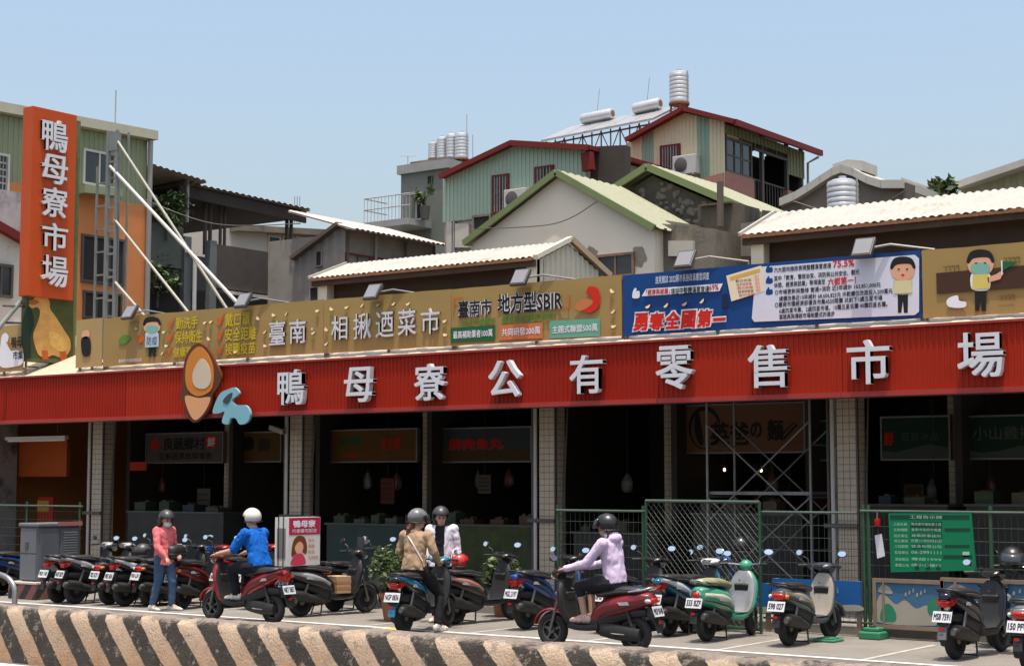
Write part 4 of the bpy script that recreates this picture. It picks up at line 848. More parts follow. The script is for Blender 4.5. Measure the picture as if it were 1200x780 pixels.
MB().box(XT - 9, XT - 8.8, yA, P(262, 280, X=XT - 9).y, 6, zA - .43).build('back_wall', m_void, h); MB().box(XT - 8.8, XT + .1, yA - 2.2, yA - 2, 0, zA - .7).build('side_wall', m_void, h)
zp = P(300, 293, X=XT).z; yP = P(250, 293, X=XT).y
m_brn = mat('brown_concrete', (.115, .09, .07), rough=.85, var=.2, dirt=.4, dcol=(.06, .048, .04), streak=3); m_gwl = mat('moss_wall', (.10, .115, .09), rough=.85, var=.2, dirt=.3, dcol=(.05, .055, .045))
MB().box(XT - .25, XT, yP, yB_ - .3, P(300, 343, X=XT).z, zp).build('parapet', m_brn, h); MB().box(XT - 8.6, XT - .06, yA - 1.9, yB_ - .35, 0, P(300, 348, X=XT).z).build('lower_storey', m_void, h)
MB().box(XT - .3, XT + .02, yA - 2, P(214, 300, X=XT).y, P(190, 312, X=XT).z, P(190, 262, X=XT).z).build('green_wall', m_gwl, h)
for px in (217, 247, 343): p = P(px, 320, X=XT + .02); MB().box(XT - .1, XT + .12, p.y - .13, p.y + .13, 0, zp + .06).build('pier', mat('pier_grey', (.14, .15, .145), var=.15), h)
for px, r in ((240, .06), (246, .06), (258, .05), (263, .05), (336, .06), (341, .06)): p = P(px, 280, X=XT - .3); MB().tube([(XT - .3, p.y, zp - .3), (XT - .3, p.y, zA - .1)], r, 6).build('post', m_rust, h)
p = P(219, 250, X=XT + .2); MB().tube([(XT + .2, p.y, P(219, 262, X=XT).z), (XT + .2, p.y, P(219, 210, X=XT).z)], .06, 6).build('post', m_gut, h)
p = P(228, 330, X=XT + .3); MB().tube([(XT + .3, p.y, 4), (XT + .3, p.y, P(228, 298, X=XT).z), (XT + .1, p.y - .2, P(228, 297, X=XT).z)], .06, 8).build('vent_pipe', mat('pale_pipe', (.5, .5, .48)), h)
for k, px in enumerate((345, 348, 351)): p = P(px, 262, X=XT - 2); MB().tube([p, p + Vector((0, 0, .9))], .012, 4).build('rebar', m_rust, h)
# creeper on the terrace
def leaves(name, c, rad, n, m, parent, size=.07, seed=1, flat=None):
    rr = random.Random(seed); mb = MB(); c = Vector(c)
    cl = [Vector((rr.uniform(-1, 1), rr.uniform(-1, 1), rr.uniform(-1, 1))) for _ in range(max(4, n//60))]
    for i in range(n):
        q = rr.choice(cl)*.75 + Vector((rr.gauss(0, .22), rr.gauss(0, .22), rr.gauss(0, .22)))
        if q.length > 1.15: q = q.normalized()*rr.uniform(.8, 1.1)
        p = c + Vector((q.x*rad[0], q.y*rad[1], q.z*rad[2])); s = size*rr.uniform(.6, 1.3)
        a = Vector((rr.gauss(0, 1), rr.gauss(0, 1), rr.gauss(0, .6))).normalized(); b = a.cross(Vector((rr.gauss(0, 1), rr.gauss(0, 1), rr.gauss(0, 1)))).normalized()
        mb.cm = rr.randint(0, 1)
        mb.add([p - a*s, p + b*s*.45 - a*s*.1, p + a*s, p - b*s*.45 - a*s*.1], [(0, 1, 2, 3)])
    return stuff(mb.build(name, m, parent))
m_lf = [mat('leaf_a', (.045, .075, .022), rough=.55, var=.35, vs=6), mat('leaf_b', (.085, .12, .035), rough=.5, var=.3, vs=6)]
m_trunk = mat('stem_bark', (.10, .075, .05), rough=.9, var=.3)
for px, py, rr_, lab in ((196, 246, (.5, .9, .55), 'dark creeper under the terrace roof beside the green sheet house'), (185, 322, (.4, .8, .6), 'dark shrub below the green terrace wall')):
    c = P(px, py, X=XT + .1); t = thing('creeper_plant', lab, 'plant', c - Vector((0, 0, rr_[2]))); leaves('foliage', c, rr_, 800, m_lf, t, .09, int(px)); MB().tube([c - Vector((0, 0, rr_[2] + .3)), c], [.04, .015], 6).build('stem', m_trunk, t)
# --- cream building with blue windows beyond
XC = -46.0; h = house('cream_flat_roof_house', 'cream flat roofed house with tall blue windows beyond the terrace', (XC, 47, 0))
m_crm = mat('cream_render', (.46, .42, .36), rough=.7, var=.1, dirt=.2, dcol=(.3, .27, .23), streak=3)
wpoly(h, [(240, 264), (385, 272), (385, 420), (240, 420)], m_crm, X=XC, th=6); wpoly(h, [(280, 263), (388, 269), (388, 276), (280, 270)], m_conc, X=XC + .5, th=.9, name='roof_slab')
for a, b_ in ((315, 327), (332, 343), (347, 360), (364, 375)): win(h, a, 278 + (a - 315)*.05, b_, 300, paint('win_cream', (206, 190, 160)), X=XC, nv=1, nh=2, glass=mat('blue_glass', (.04, .09, .16), rough=.15, var=.3))

# --- grey plank house
YG = 34.0; cx = P(405, 300, Y=YG).x; h = house('grey_plank_house', 'grey weathered plank house with pinkish tin roof and maroon railing', (cx, YG, 0))
m_plk = mat('grey_planks', (.25, .225, .195), rough=.85, var=.25, vs=2, dirt=.4, dcol=(.08, .07, .06), streak=6)
sheetY(h, [(343, 304), (397, 263), (405, 266)], YG, 3, m_plk, .3, .025, 'plank_wall'); wpoly(h, [(343, 306), (397, 266), (404, 268), (404, 420), (343, 420)], m_plk, Y=YG + .05, th=4, name='core')
yE = P(512, 285, X=cx).y; zE = P(405, 266, Y=YG).z
MB().box(cx - 3, cx - .9, YG + .05, yE, 0, zE - .15).build('rear_wall', m_plk, h)
m_pink = mat('pink_tin', (.50, .40, .34), rough=.55, var=.12, dirt=.3, dcol=(.3, .2, .16))
roofsheet(h, (cx + .5, YG - .2, zE - .12), (cx + .5, yE + .2, zE - .12), (cx - 2.0, YG - .2, zE + .62), m_pink, .22, .035, True, 'roof', .04)
bar(h, P(343, 303, Y=YG - .1), P(398, 262, Y=YG - .1), .25, .1, m_rust, 'verge')
zf = P(440, 320, X=cx).z; zrl = P(440, 302, X=cx).z
MB().box(cx - 1, cx + .02, YG, yE, 0, zf).build('lower_wall', m_plk, h)
for z in (zrl, zrl - .45): MB().tube([(cx, YG, z), (cx, yE, z)], .025, 6).build('railing', m_redtrim, h)
for k in range(9): y = YG + (yE - YG)*k/8; MB().tube([(cx, y, zf), (cx, y, zrl)], .018, 5).build('baluster', m_redtrim, h)
for px in (407, 440, 475, 508): p = P(px, 290, X=cx); MB().tube([(cx + .02, p.y, zf), (cx + .02, p.y, zE - .1)], .04, 6).build('post', m_gut if px == 440 else m_rust, h)
win(h, 371, 295, 377, 311, m_plk, Y=YG, nv=1, glass=m_void, fw=.03); win(h, 364, 337, 373, 355, m_plk, Y=YG, nv=1, glass=m_void, fw=.03)
win(h, 410, 287, 427, 304, paint('win_old', (140, 130, 118)), X=cx - .9, nv=2, glass=m_void); MB().box(cx - .5, cx - .2, P(446, 300, X=cx).y, P(456, 300, X=cx).y, zf, zf + .9).build('water_drum', mat('drum', (.4, .38, .36)), h)

# --- low market sheds with white corrugated roofs and rusty eaves
m_white = mat('white_corrugated', (.36, .345, .305), rough=.6, var=.15, dirt=.5, dcol=(.23, .19, .15), ds=2); m_rusted = mat('rusty_edge', (.20, .085, .04), rough=.85, var=.4, vs=5); m_beam = mat('brown_beam', (.055, .032, .02), rough=.85, var=.3)
m_csid = mat('cream_siding', (.62, .57, .44), rough=.55, var=.08, dirt=.2, dcol=(.36, .33, .26), streak=4)
def shed(label, pe0, pe1, py_e0, py_e1, Y0, gable=None, half=1.15, rise=.42, cut=0):
    a, b = P(pe0, py_e0, Y=Y0), P(pe1, py_e1, Y=Y0); z = (a.z + b.z)/2
    t = thing('market_shed', label, 'shed', ((a.x + b.x)/2, Y0 + half, 3.7), group='white roofed sheds on the market')
    roofsheet(t, (a.x, Y0, z), (b.x, Y0, z), (a.x, Y0 + half, z + rise), m_white, .14, .028, True, 'roof_slope', .02); roofsheet(t, (b.x, Y0 + 2*half, z), (a.x, Y0 + 2*half, z), (b.x, Y0 + half, z + rise), m_white, .14, .028, True, 'roof_slope', .02)
    # rusty eave: sheet ends and purlin
    corr(MB(), (a.x, Y0 - .006, 0), (b.x - a.x, 0, 0), (0, 0, z - .055), lambda s: Vector((0, 0, z - .0 + .012*math.sin(s*90))), max(3, int((b.x - a.x)/.12)), (0, -1, 0), .012).build('rusty_eave', m_rusted, t)
    MB().box(a.x, b.x, Y0 + .05, Y0 + .13, z - .16, z - .04).build('purlin', m_beam, t); MB().box(a.x + .05, b.x - .05, Y0 + .35, Y0 + .42, 3.7, z + .06).build('interior_shade_sheet', m_beam, t)  # dark sheet stands in for the shaded inside of the open front
    for x in (a.x + .25 + cut, b.x - .1): MB().box(x - .12, x + .12, Y0 + .12, Y0 + .34, 3.7, z).build('post', m_csid, t)
    MB().box(a.x + .1, b.x - .1, Y0 + 2*half - .2, Y0 + 2*half - .1, 3.7, z).build('rear_wall', m_beam, t)
    if gable:
        corr(MB(), (b.x + .02, Y0 + .12, 0), (0, 2*half - .24, 0), (0, 0, 3.7), lambda s: Vector((0, 0, z - .02 + rise*(1 - abs(2*s - 1)) - .02)), 12, (1, 0, 0), .03).build('gable_cladding', m_csid, t)
        bar(t, (b.x + .08, Y0 - .02, z + .0), (b.x + .08, Y0 + half, z + rise + .06), .1, .09, m_csid, 'verge'); bar(t, (b.x + .08, Y0 + half, z + rise + .06), (b.x + .08, Y0 + 2*half + .25, z - .1), .1, .12, mat('tan_verge', (.42, .30, .18)), 'verge')
    for x in (a.x, ): bar(t, (x - .02, Y0 - .02, z + .02), (x - .02, Y0 + half, z + rise + .03), .05, .06, m_white, 'verge')
    return t
shed('long white roofed shed with rusty eave and small cream gable end', 363, 624, 328, 300, 25.2, True); shed('long white roofed shed with rusty eave above the blue banner', 868, 1400, 276, 224.5, 25.2, False, 1.3, .55)

# --- grey green tower house with water tanks
YT = 50.0; h = house('grey_green_tower_house', 'grey green tiled tower house with steel tanks on its roof', P(500, 400, Y=YT)); m_gg = mat('grey_green_tile', (.13, .145, .12), rough=.7, var=.12, vs=3, dirt=.25, dcol=(.09, .095, .085), streak=4)
a, b = P(470, 200, Y=YT), P(525, 190, Y=YT); zq = P(525, 197, Y=YT).z; ye = P(552, 192, X=b.x).y
MB().box(a.x, b.x, YT, ye + 3, 0, zq).build('wall', m_gg, h); MB().box(a.x - .12, b.x + .12, YT - .12, ye + 3, zq, zq + .35).build('cornice', mat('pale_conc', (.26, .26, .25), var=.15), h); MB().box(a.x + .3, b.x - .1, YT + .2, ye + 3, zq + .351, zq + .5).build('roof_slab', m_conc, h)
win(h, 502, 207, 506, 215, m_conduit, Y=YT, nv=1, glass=m_void, fw=.03); win(h, 489, 234, 494, 256, paint('door_pale', (180, 175, 165)), Y=YT, nv=1, glass=m_void)
bz0 = P(490, 262, Y=YT).z; xa, xb = P(453, 260, Y=YT).x, P(506, 260, Y=YT).x
MB().box(xa, xb, YT - 1.4, YT, bz0 - .25, bz0).build('balcony_slab', mat('pale_conc', (.26, .26, .25)), h)
for z in (bz0 + .95, bz0 + .5): MB().tube([(xa, YT, z), (xa, YT - 1.35, z), (xb, YT - 1.35, z)], .025, 5).build('balcony_rail', m_gut, h)
for k in range(14): x = xa + (xb - xa)*k/13; MB().tube([(x, YT - 1.35, bz0), (x, YT - 1.35, bz0 + .95)], .014, 4).build('baluster', m_gut, h)
MB().box(P(484, 234, Y=YT).x, P(500, 234, Y=YT).x, YT - .6, YT, P(490, 231, Y=YT).z, P(490, 228, Y=YT).z).build('door_canopy', mat('pale_conc', (.26, .26, .25)), h)
c = P(498, 247, Y=YT - .7); t = thing('balcony_plant', 'potted leafy plant on the grey green tower balcony', 'plant', (c.x, c.y, bz0)); MB().lathe((c.x, c.y, bz0), [(0, 0), (.15, 0), (.2, .5), (.0, .5)], 10).build('pot', m_conduit, t); leaves('foliage', (c.x, c.y, bz0 + .95), (.35, .35, .5), 160, m_lf, t, .11, 4); MB().tube([(c.x, c.y, bz0 + .4), (c.x, c.y, bz0 + 1.1)], .03, 5).build('stem', m_trunk, t)
m_ss = mat('tank_steel', (.60, .60, .59), rough=.34, metal=.65, var=.12, vs=4)
def tank(label, px, py0, py1, wpx, Y, base=None, group='steel water tanks'):
    c0 = P(px, py1, Y=Y); zt2 = P(px, py0, Y=Y).z; r = (P(px + wpx/2, py1, Y=Y) - P(px - wpx/2, py1, Y=Y)).dot(RT)/2; hgt = zt2 - c0.z
    t = thing('water_tank', label, 'water tank', c0, group=group); pr = [(0, 0), (r*.98, 0)]
    n = 7
    for k in range(n):
        f = k/n; pr += [(r, hgt*(.03 + .87*f)), (r, hgt*(.03 + .87*(f + .75/n))), (r*.975, hgt*(.03 + .87*(f + .86/n)))]
    pr += [(r*.97, hgt*.91), (r*.6, hgt*.97), (r*.2, hgt), (0, hgt)]
    MB().lathe(c0, pr, 28).build('shell', m_ss, t, smooth=True); MB().lathe(c0 + Vector((0, 0, hgt*.98)), [(0, 0), (r*.25, 0), (r*.25, .06), (0, .06)], 14).build('lid', m_ss, t)
    MB().tube([c0 + Vector((r*1.02, -.02, 0)), c0 + Vector((r*1.02, -.02, hgt*.95))], .02, 5).build('ladder_pipe', m_gut, t)
    if base is not None:
        for k in range(4): a_ = k*math.pi/2 + .6; d = Vector((math.cos(a_)*r*.8, math.sin(a_)*r*.8, 0)); MB().tube([c0 + d, c0 + d*1.15 + Vector((0, 0, base - c0.z))], .035, 5).build('leg', m_rusted, t)
        MB().lathe(c0 + Vector((0, 0, -.06)), [(0, 0), (r*1.05, 0), (r*1.05, .06), (0, .06)], 20).build('tray', m_rusted, t)
    return t
for px, py0, w_, lab in ((507.5, 166, 11, 'smallest steel tank at the outer end of the tower roof'), (518, 160, 12, 'second steel tank on the tower roof'), (529, 156, 12, 'third steel tank on the tower roof'), (541, 155, 16, 'widest steel tank on the tower roof')): tank(lab, px, py0, 186, w_, YT + .9, P(px, 186, Y=YT).z - .35)
for px, y0_, y1_, X_d in ((547, 134, 160, 0), (554, 158, 187, 0)): p = P(px, y1_, Y=YT + 1); tag(MB().tube([p - Vector((0, 0, .6)), P(px, y0_, Y=YT + 1)], .018, 4).build('antenna_mast', m_gut), ('tall' if px == 547 else 'short') + ' thin antenna mast beside the steel tanks on the tower', 'antenna')
p = P(478, 183, Y=YT + 1); t = thing('tv_antenna', 'small television antenna on the tower roof corner', 'antenna', p - Vector((0, 0, .6))); MB().tube([p - Vector((0, 0, .8)), p], .018, 4).build('mast', m_gut, t); MB().tube([p + RT*-.3, p + RT*.3], .012, 4).build('boom', m_gut, t)
for k in range(5): q = p + RT*(-.28 + .14*k); MB().tube([q - FW*.2 - ZZ*.04, q + FW*.2 + ZZ*.08], .008, 4).build('element', m_gut, t)

# --- green sheet house with red roof
YH = 37.0; h = house('green_sheet_house', 'pale green ribbed sheet house with maroon roof edge', P(600, 400, Y=YH)); m_grs = mat('mint_sheet', srgb(150, 170, 152), rough=.5, var=.06, dirt=.2, dcol=srgb(130, 150, 132), ds=.8, streak=6)
top = [(519, 210), (598, 169), (687, 174)]; zlow = P(560, 256, Y=YH).z
sheetY(h, top, YH, zlow, m_grs, .13, .02); wpoly(h, [(521, 214), (598, 173), (686, 178), (686, 420), (521, 420)], mat('lower_render', (.40, .35, .29), rough=.8, var=.2, dirt=.6, dcol=(.10, .085, .07), ds=1.2, streak=3), Y=YH + .06, th=6, name='wall')
q0, q1, q2 = P(515, 206, Y=YH - .25), P(598, 166.5, Y=YH - .25), P(690, 172, Y=YH - .25)
for a, b in ((q0, q1), (q1, q2)):
    n = Vector((0, 6, 0)); MB().obox((a + b)/2 + n/2, (b - a)/2, n/2, Vector((0, 0, .06))).build('roof', m_redtrim, h); bar(h, a - Vector((0, .02, .03)), b - Vector((0, .02, .03)), .06, .14, m_redtrim, 'verge')
win(h, 579, 207, 595, 248, m_redtrim, Y=YH, nv=2, nh=4, bars=5); win(h, 629, 197, 647, 216, m_redtrim, Y=YH, nv=2, nh=2, bars=5)
for px0, px1, py0, py1, m in ((523, 529, 260, 298, m_crm), (533, 549, 262, 290, m_crm), (530.5, 532, 258, 300, m_gut)): wpoly(h, [(px0, py0), (px1, py0), (px1, py1), (px0, py1)], m, Y=YH - .05, th=.1, name='pilaster')
win(h, 556, 254, 574, 268, m_conc, Y=YH, nv=1, glass=m_void)
wpoly(h, [(690, 172), (732, 170), (732, 225), (690, 225)], mat('dark_stained', (.042, .033, .027), rough=.9, var=.3, dirt=.6, dcol=(.03, .026, .024), streak=8), Y=YH + .3, th=.3, name='stained_wall'); bar(h, P(688, 179, Y=YH - .1), P(690, 200, Y=YH - .1), .2, .3, m_redtrim, 'corner_trim')

# --- white gable house with green trim
YW = 32.0; h = house('white_gable_house', 'white stained gable house with sage green verges', P(655, 400, Y=YW)); m_gab = mat('stained_white', (.74, .66, .53), rough=.8, var=.05, vs=1, dirt=.26, dcol=(.34, .30, .245), ds=2.0, streak=2.2, bump=.15, bs=12); m_gt = paint('sage_trim', (112, 124, 82), rough=.5, var=.1); m_gr = mat('pale_green_roof', srgb(142, 143, 118), rough=.55, var=.06, dirt=.2, dcol=srgb(140, 140, 104), ds=1.2)
ap = P(656, 206, Y=YW); le = P(548, 286, Y=YW); re = P(771, 268, Y=YW)
MB().prism([(le.x + .15, YW, le.z), (ap.x, YW, ap.z), (re.x - .1, YW, re.z), (re.x - .1, YW, 0), (le.x + .15, YW, 0)], (0, 2.4, 0)).build('wall', m_gab, h)
up = Vector((0, 0, .10)); yb = P(721, 216, X=ap.x).y
roofsheet(h, re + Vector((.12, -.12, -.02)), Vector((re.x + .12, yb + .3, re.z - .02)), ap + up + Vector((0, -.12, 0)), m_gr, .3, .035, name='roof_slope', th=.03); roofsheet(h, Vector((le.x - .12, yb + .3, le.z)), le + Vector((-.12, -.12, 0)), Vector((ap.x, yb + .3, ap.z + .1)), m_gr, .3, .035, name='roof_slope', th=.03)
for e in (le, re): bar(h, e + Vector((0, -.16, .0)), ap + Vector((0, -.16, .06)), .08, .15, m_gt, 'verge')
win(h, 702, 300, 741, 322, mat('brown_frame', (.20, .12, .07)), Y=YW, nv=2, sill=m_conc)
# exposed plaster patches on its lower right
for pts in ([(690, 288), (699, 292), (700, 302), (694, 306), (689, 298)], [(742, 292), (754, 290), (757, 304), (750, 314), (742, 308)]):
    rj = random.Random(len(h.children)); q = [P(x + rj.uniform(-1.6, 1.6), y + rj.uniform(-1.8, 1.8), Y=YW - .006) for x, y in smooth_poly(pts, 5)]; MB().add([tuple(v) for v in q], [tuple(range(len(q)))]).build('bare_patch', mat('bare_plaster', (.27, .22, .165), var=.4, vs=7), h)
wpoly(h, [(771, 268), (776, 262), (800, 264), (838, 268), (838, 330), (771, 330)], m_conc, Y=YW + .4, th=2, name='side_wall'); wpoly(h, [(783, 282), (812, 282), (812, 300), (783, 300)], m_crm, Y=YW + .3, th=.1, name='boarded_window')

# --- stone gable house behind it
YO = 35.0; h = house('stone_gable_house', 'dark rubble gable house with wide sage green verges', P(780, 400, Y=YO)); m_rub = mat('rubble_wall', (.075, .066, .052), rough=.9, var=.3, vs=4, bump=.5, bs=10)
ap = P(764, 199, Y=YO); le = P(724, 222, Y=YO); re = P(905, 256, Y=YO)
MB().prism([(le.x, YO, le.z - .2), (ap.x, YO, ap.z - .15), (re.x, YO, re.z - .2), (re.x, YO, 0), (le.x, YO, 0)], (0, 3, 0)).build('wall', m_rub, h)
m_peb = mat('river_stone', (.16, .142, .115), rough=.8, var=.3, vs=7); r3 = random.Random(5); stn = MB()
for k in range(70):
    px = r3.uniform(742, 850); py = r3.uniform(205, 262)
    if py < 203 + max(0, (px - 764))*.42 + 6 or py < 203 + max(0, 764 - px)*.6 + 6: continue
    p = P(px, py, Y=YO); stn.ell(p, (r3.uniform(.05, .14), .05, r3.uniform(.05, .1)), 8, 5)
stuff(stn.build('rubble_stones', m_peb, h, smooth=True))
roofsheet(h, re + Vector((.15, -.2, .0)), Vector((re.x + .15, YO + 3.2, re.z)), ap + Vector((0, -.2, .1)), m_gr, .3, .035, name='roof_slope', th=.03); roofsheet(h, Vector((le.x - .15, YO + 3.2, le.z)), le + Vector((-.15, -.2, 0)), Vector((ap.x, YO + 3.2, ap.z + .1)), m_gr, .3, .035, name='roof_slope', th=.03)
for e in (le, re): bar(h, e + Vector((0, -.25, -.02)), ap + Vector((0, -.25, .04)), .08, .17, m_gt, 'verge')
# concrete stub walls and pipe in front
h2 = house('broken_concrete_walls', 'broken dark concrete walls with a rusty pipe stub between the gables', P(840, 400, Y=33.4)); 
wpoly(h2, [(818, 240), (866, 238), (868, 330), (818, 330)], mat('mould_concrete', (.10, .085, .062), rough=.9, var=.35, dirt=.8, dcol=(.04, .035, .03), streak=3), Y=33.4, th=1); wpoly(h2, [(868, 262), (895, 258), (905, 300), (868, 300)], m_conc, Y=33.0, th=1); wpoly(h2, [(893, 246), (926, 250), (928, 300), (893, 300)], m_rub, Y=33.8, th=1)
wpoly(h2, [(780, 258), (818, 264), (818, 330), (780, 330)], m_conc, Y=33.2, th=.6)
p = P(844, 240, Y=33.2); MB().tube([p - ZZ*.5, P(844, 213, Y=33.2)], .08, 8).build('rusty_pipe', m_rust, h2); MB().box(P(819, 0, Y=33.4).x, P(856, 0, Y=33.4).x, 33.3, 33.6, P(835, 241, Y=33.4).z, P(835, 239, Y=33.4).z).build('coping', m_rust, h2)

# --- beige house with red roof and balcony
YK = 41.0; xk = P(849, 200, Y=YK).x; h = house('beige_balcony_house', 'beige and green striped house with maroon roof and pink brick balcony', (xk, YK, 0))
m_bei = mat('beige_sheet', srgb(200, 188, 156), rough=.5, var=.05, dirt=.2, dcol=srgb(160, 150, 124), streak=6, ds=.8); m_dgs = mat('sage_panel', srgb(128, 152, 130), rough=.5, var=.06); m_brick = mat('pink_brick', srgb(150, 104, 92), rough=.8, var=.15, vs=8)
top = lambda x: (163 - (x - 738)*.56) if x < 799 else (128.5 + (x - 799)*.22)
zz0 = P(800, 214, Y=YK).z
for a, b_, m in ((733, 738, m_dgs), (738, 752, m_bei), (752, 766, m_dgs), (766, 817, m_bei), (817, 831, m_dgs), (831, 849, m_bei)):
    pt = [(a, top(a) + 3)] + ([(799, top(799) + 3)] if a < 799 < b_ else []) + [(b_, top(b_) + 3)]
    sheetY(h, pt, YK, zz0 - 2, m, .12, .018)
ye = P(942, 180, X=xk).y; zev = P(849, 141, Y=YK).z; pk = P(799, 131, Y=YK); lk = P(735, 166, Y=YK)
MB().prism([(lk.x, YK + .06, lk.z - .1), (pk.x, YK + .06, pk.z - .1), (xk - .06, YK + .06, zev - .1), (xk - .06, YK + .06, 0), (lk.x, YK + .06, 0)], (0, 1.0, 0)).build('wall', m_bei, h)
XI = xk - 1.3; MB().box(lk.x, XI, YK + 1.07, ye, 0, zev - .2).build('inner_wall', m_void, h); MB().box(XI + .01, xk - .13, ye - .12, ye, 0, zev - .1).build('end_wall', m_void, h); sheetX(h, xk - .01, P(924, 180, X=xk).y, ye, P(930, 206, X=xk).z, zev - .1, zev - .1, mat('olive_sheet', srgb(110, 116, 84), var=.1), .2)
e0, e1, e2 = P(733, 163, Y=YK - .3), P(800, 126, Y=YK - .3), P(851, 137, Y=YK - .3)
dy = Vector((0, ye - YK + .5, 0))
for a, b in ((e0, e1), (e1, Vector((xk + .5, YK - .3, e2.z - .14)))):
    MB().obox((a + b)/2 + dy/2, (b - a)/2, dy/2, Vector((0, 0, .05))).build('roof', m_redtrim, h); bar(h, a - Vector((0, .02, .03)), b - Vector((0, .02, .03)), .06, .13, m_redtrim, 'verge')
bar(h, (xk + .5, YK - .3, e2.z - .18), (xk + .5, ye + .2, e2.z - .18), .1, .17, m_redtrim, 'eave_fascia')
zpb = P(868, 206, X=xk).z; zsl = P(868, 235, X=xk).z; yG = P(883, 210, X=xk).y; yH2 = P(922, 210, X=xk).y
# green clerestory sheet, posts, dark glazing
sheetX(h, xk, YK + .02, ye, P(870, 163, X=xk).z, zev - .1, zev - .1, mat('olive_sheet', srgb(110, 116, 84), var=.1), .22)
MB().box(xk - .15, xk, YK, ye, zsl - .25, zsl).build('balcony_slab', m_conc, h); MB().box(lk.x, xk - .15, YK + 1.07, ye, zsl - .25, zsl - .01).build('floor_slab', m_conc, h); MB().box(lk.x, xk - .02, YK + .07, ye, 0, zsl - .26).build('lower_storey', m_conc, h)
for a, b_, nm in ((YK + .02, yG, 'brick_parapet'), (yH2, ye, 'brick_parapet')): MB().box(xk - .2, xk + .03, a, b_, zsl, zpb).build(nm, m_brick, h)
pf = [P(x, y, Y=YK - .05) for x, y in ((820, 211), (849, 203), (849, 222), (820, 214))]; MB().prism(pf, (0, -.1, 0)).build('brick_front', m_brick, h)
for k in range(12): y = yG + (yH2 - yG)*(k + .5)/12; MB().tube([(xk - .08, y, zsl), (xk - .08, y, zpb + .05)], .016, 5).build('baluster', m_conduit, h)
MB().tube([(xk - .08, yG, zpb + .05), (xk - .08, yH2, zpb + .05)], .025, 6).build('balcony_rail', m_conduit, h)
for px in (850, 868, 893, 922, 939): p = P(px, 180, X=xk - .05); MB().box(xk - .12, xk - .02, p.y - .06, p.y + .06, zsl, zev).build('post', m_conduit, h)
win(h, 851, 167, 879, 203, m_conduit, X=xk - .06, nv=3, nh=2, glass=m_glass); win(h, 884, 167, 921, 180, m_conduit, X=xk - .06, nv=3, nh=1, glass=m_glass); win(h, 900, 184, 911, 215, m_conduit, X=XI, nv=2, nh=2, glass=m_glass)
win(h, 776, 172, 795, 204, m_redtrim, Y=YK, nv=3, nh=2, bars=6)
MB().tube([(xk + .45, ye + .1, e2.z - .3), (xk + .12, ye + .02, zev - .45), (xk + .08, ye + .02, zsl - 1)], .04, 6).build('downpipe', m_gut, h)
# solar heaters on a steel frame
YV = 43.2; fr = thing('solar_heater_frame', 'steel truss frame with sloped solar panels on the green sheet house', 'solar frame', P(715, 175, Y=YV))
a0, a1 = P(634, 164, Y=YV), P(766, 138, Y=YV); dY = Vector((0, 1.6, .7)); m_sol = mat('solar_glass', (.30, .30, .30), rough=.3, var=.1); m_trs = mat('truss_steel', (.13, .12, .115), rough=.6, var=.2)
n5 = 5
for k in range(n5):
    p = a0 + (a1 - a0)*(k/n5); q = a0 + (a1 - a0)*((k + .97)/n5); MB().prism([p, q, q + dY, p + dY], (0, 0, -.07)).build('solar_panel', m_sol, fr)
zl = P(700, 178, Y=YV).z; nseg = 12
pts = [a0 + (a1 - a0)*(k/nseg) for k in range(nseg + 1)]
for k, p in enumerate(pts):
    if p.z - zl < .15: continue
    MB().tube([(p.x, p.y + .3, zl), (p.x, p.y + .3, p.z)], .025, 5).build('strut', m_trs, fr)
    if k < nseg: q = pts[k + 1]; MB().tube([(p.x, p.y + .3, zl), (q.x, q.y + .3, q.z)] if k % 2 else [(p.x, p.y + .3, p.z - .05), (q.x, q.y + .3, zl)], .018, 5).build('diagonal', m_trs, fr)
MB().tube([(pts[2].x, YV + .3, zl), (pts[-1].x, YV + .3, zl)], .03, 6).build('lower_chord', m_trs, fr); MB().tube([a0 + Vector((0, .3, -.1)), a1 + Vector((0, .3, -.1))], .03, 6).build('upper_chord', m_trs, fr)
for x in (pts[4].x, pts[8].x, pts[-1].x): MB().tube([(x, YV + .3, zl - 1.5), (x, YV + .3, zl)], .035, 6).build('post', m_trs, fr)
for (x0, y0_, x1, y1_, rr_, lab) in ((682, 140, 718, 133, 7.4, 'horizontal steel solar boiler at the low end of the panels'), (743, 128, 774, 121, 7.8, 'horizontal steel solar boiler next to the upright tank')):
    a, b = P(x0, y0_, Y=YV + 1.3), P(x1, y1_, Y=YV + 1.3); t = thing('solar_boiler', lab, 'boiler', (a + b)/2 - ZZ*.35, group='solar boilers'); r = rr_*.0238
    d = (b - a).normalized(); MB().tube([a, a + d*.03, a + d*.06, b - d*.06, b - d*.03, b], [r*.75, r*.97, r, r, r*.97, r*.75], 20).build('drum', m_ss, t, smooth=True)
    MB().tube([b - d*.02, b + d*.015], r*.6, 14).build('end_cap', m_rusted, t)
    for f in (.25, .75): p = a + (b - a)*f; MB().tube([p, p - ZZ*(r + .12)], .03, 5).build('saddle', m_trs, t)
    MB().tube([(a + b)/2 + ZZ*r*.9, (a + b)/2 + ZZ*(r*.9 + .75) + RT*.08], .012, 4).build('vent_pipe', m_gut, t)
tank('upright steel tank on legs above the maroon roof', 796, 83, 121, 25, YV + .8, P(796, 134, Y=YV).z)

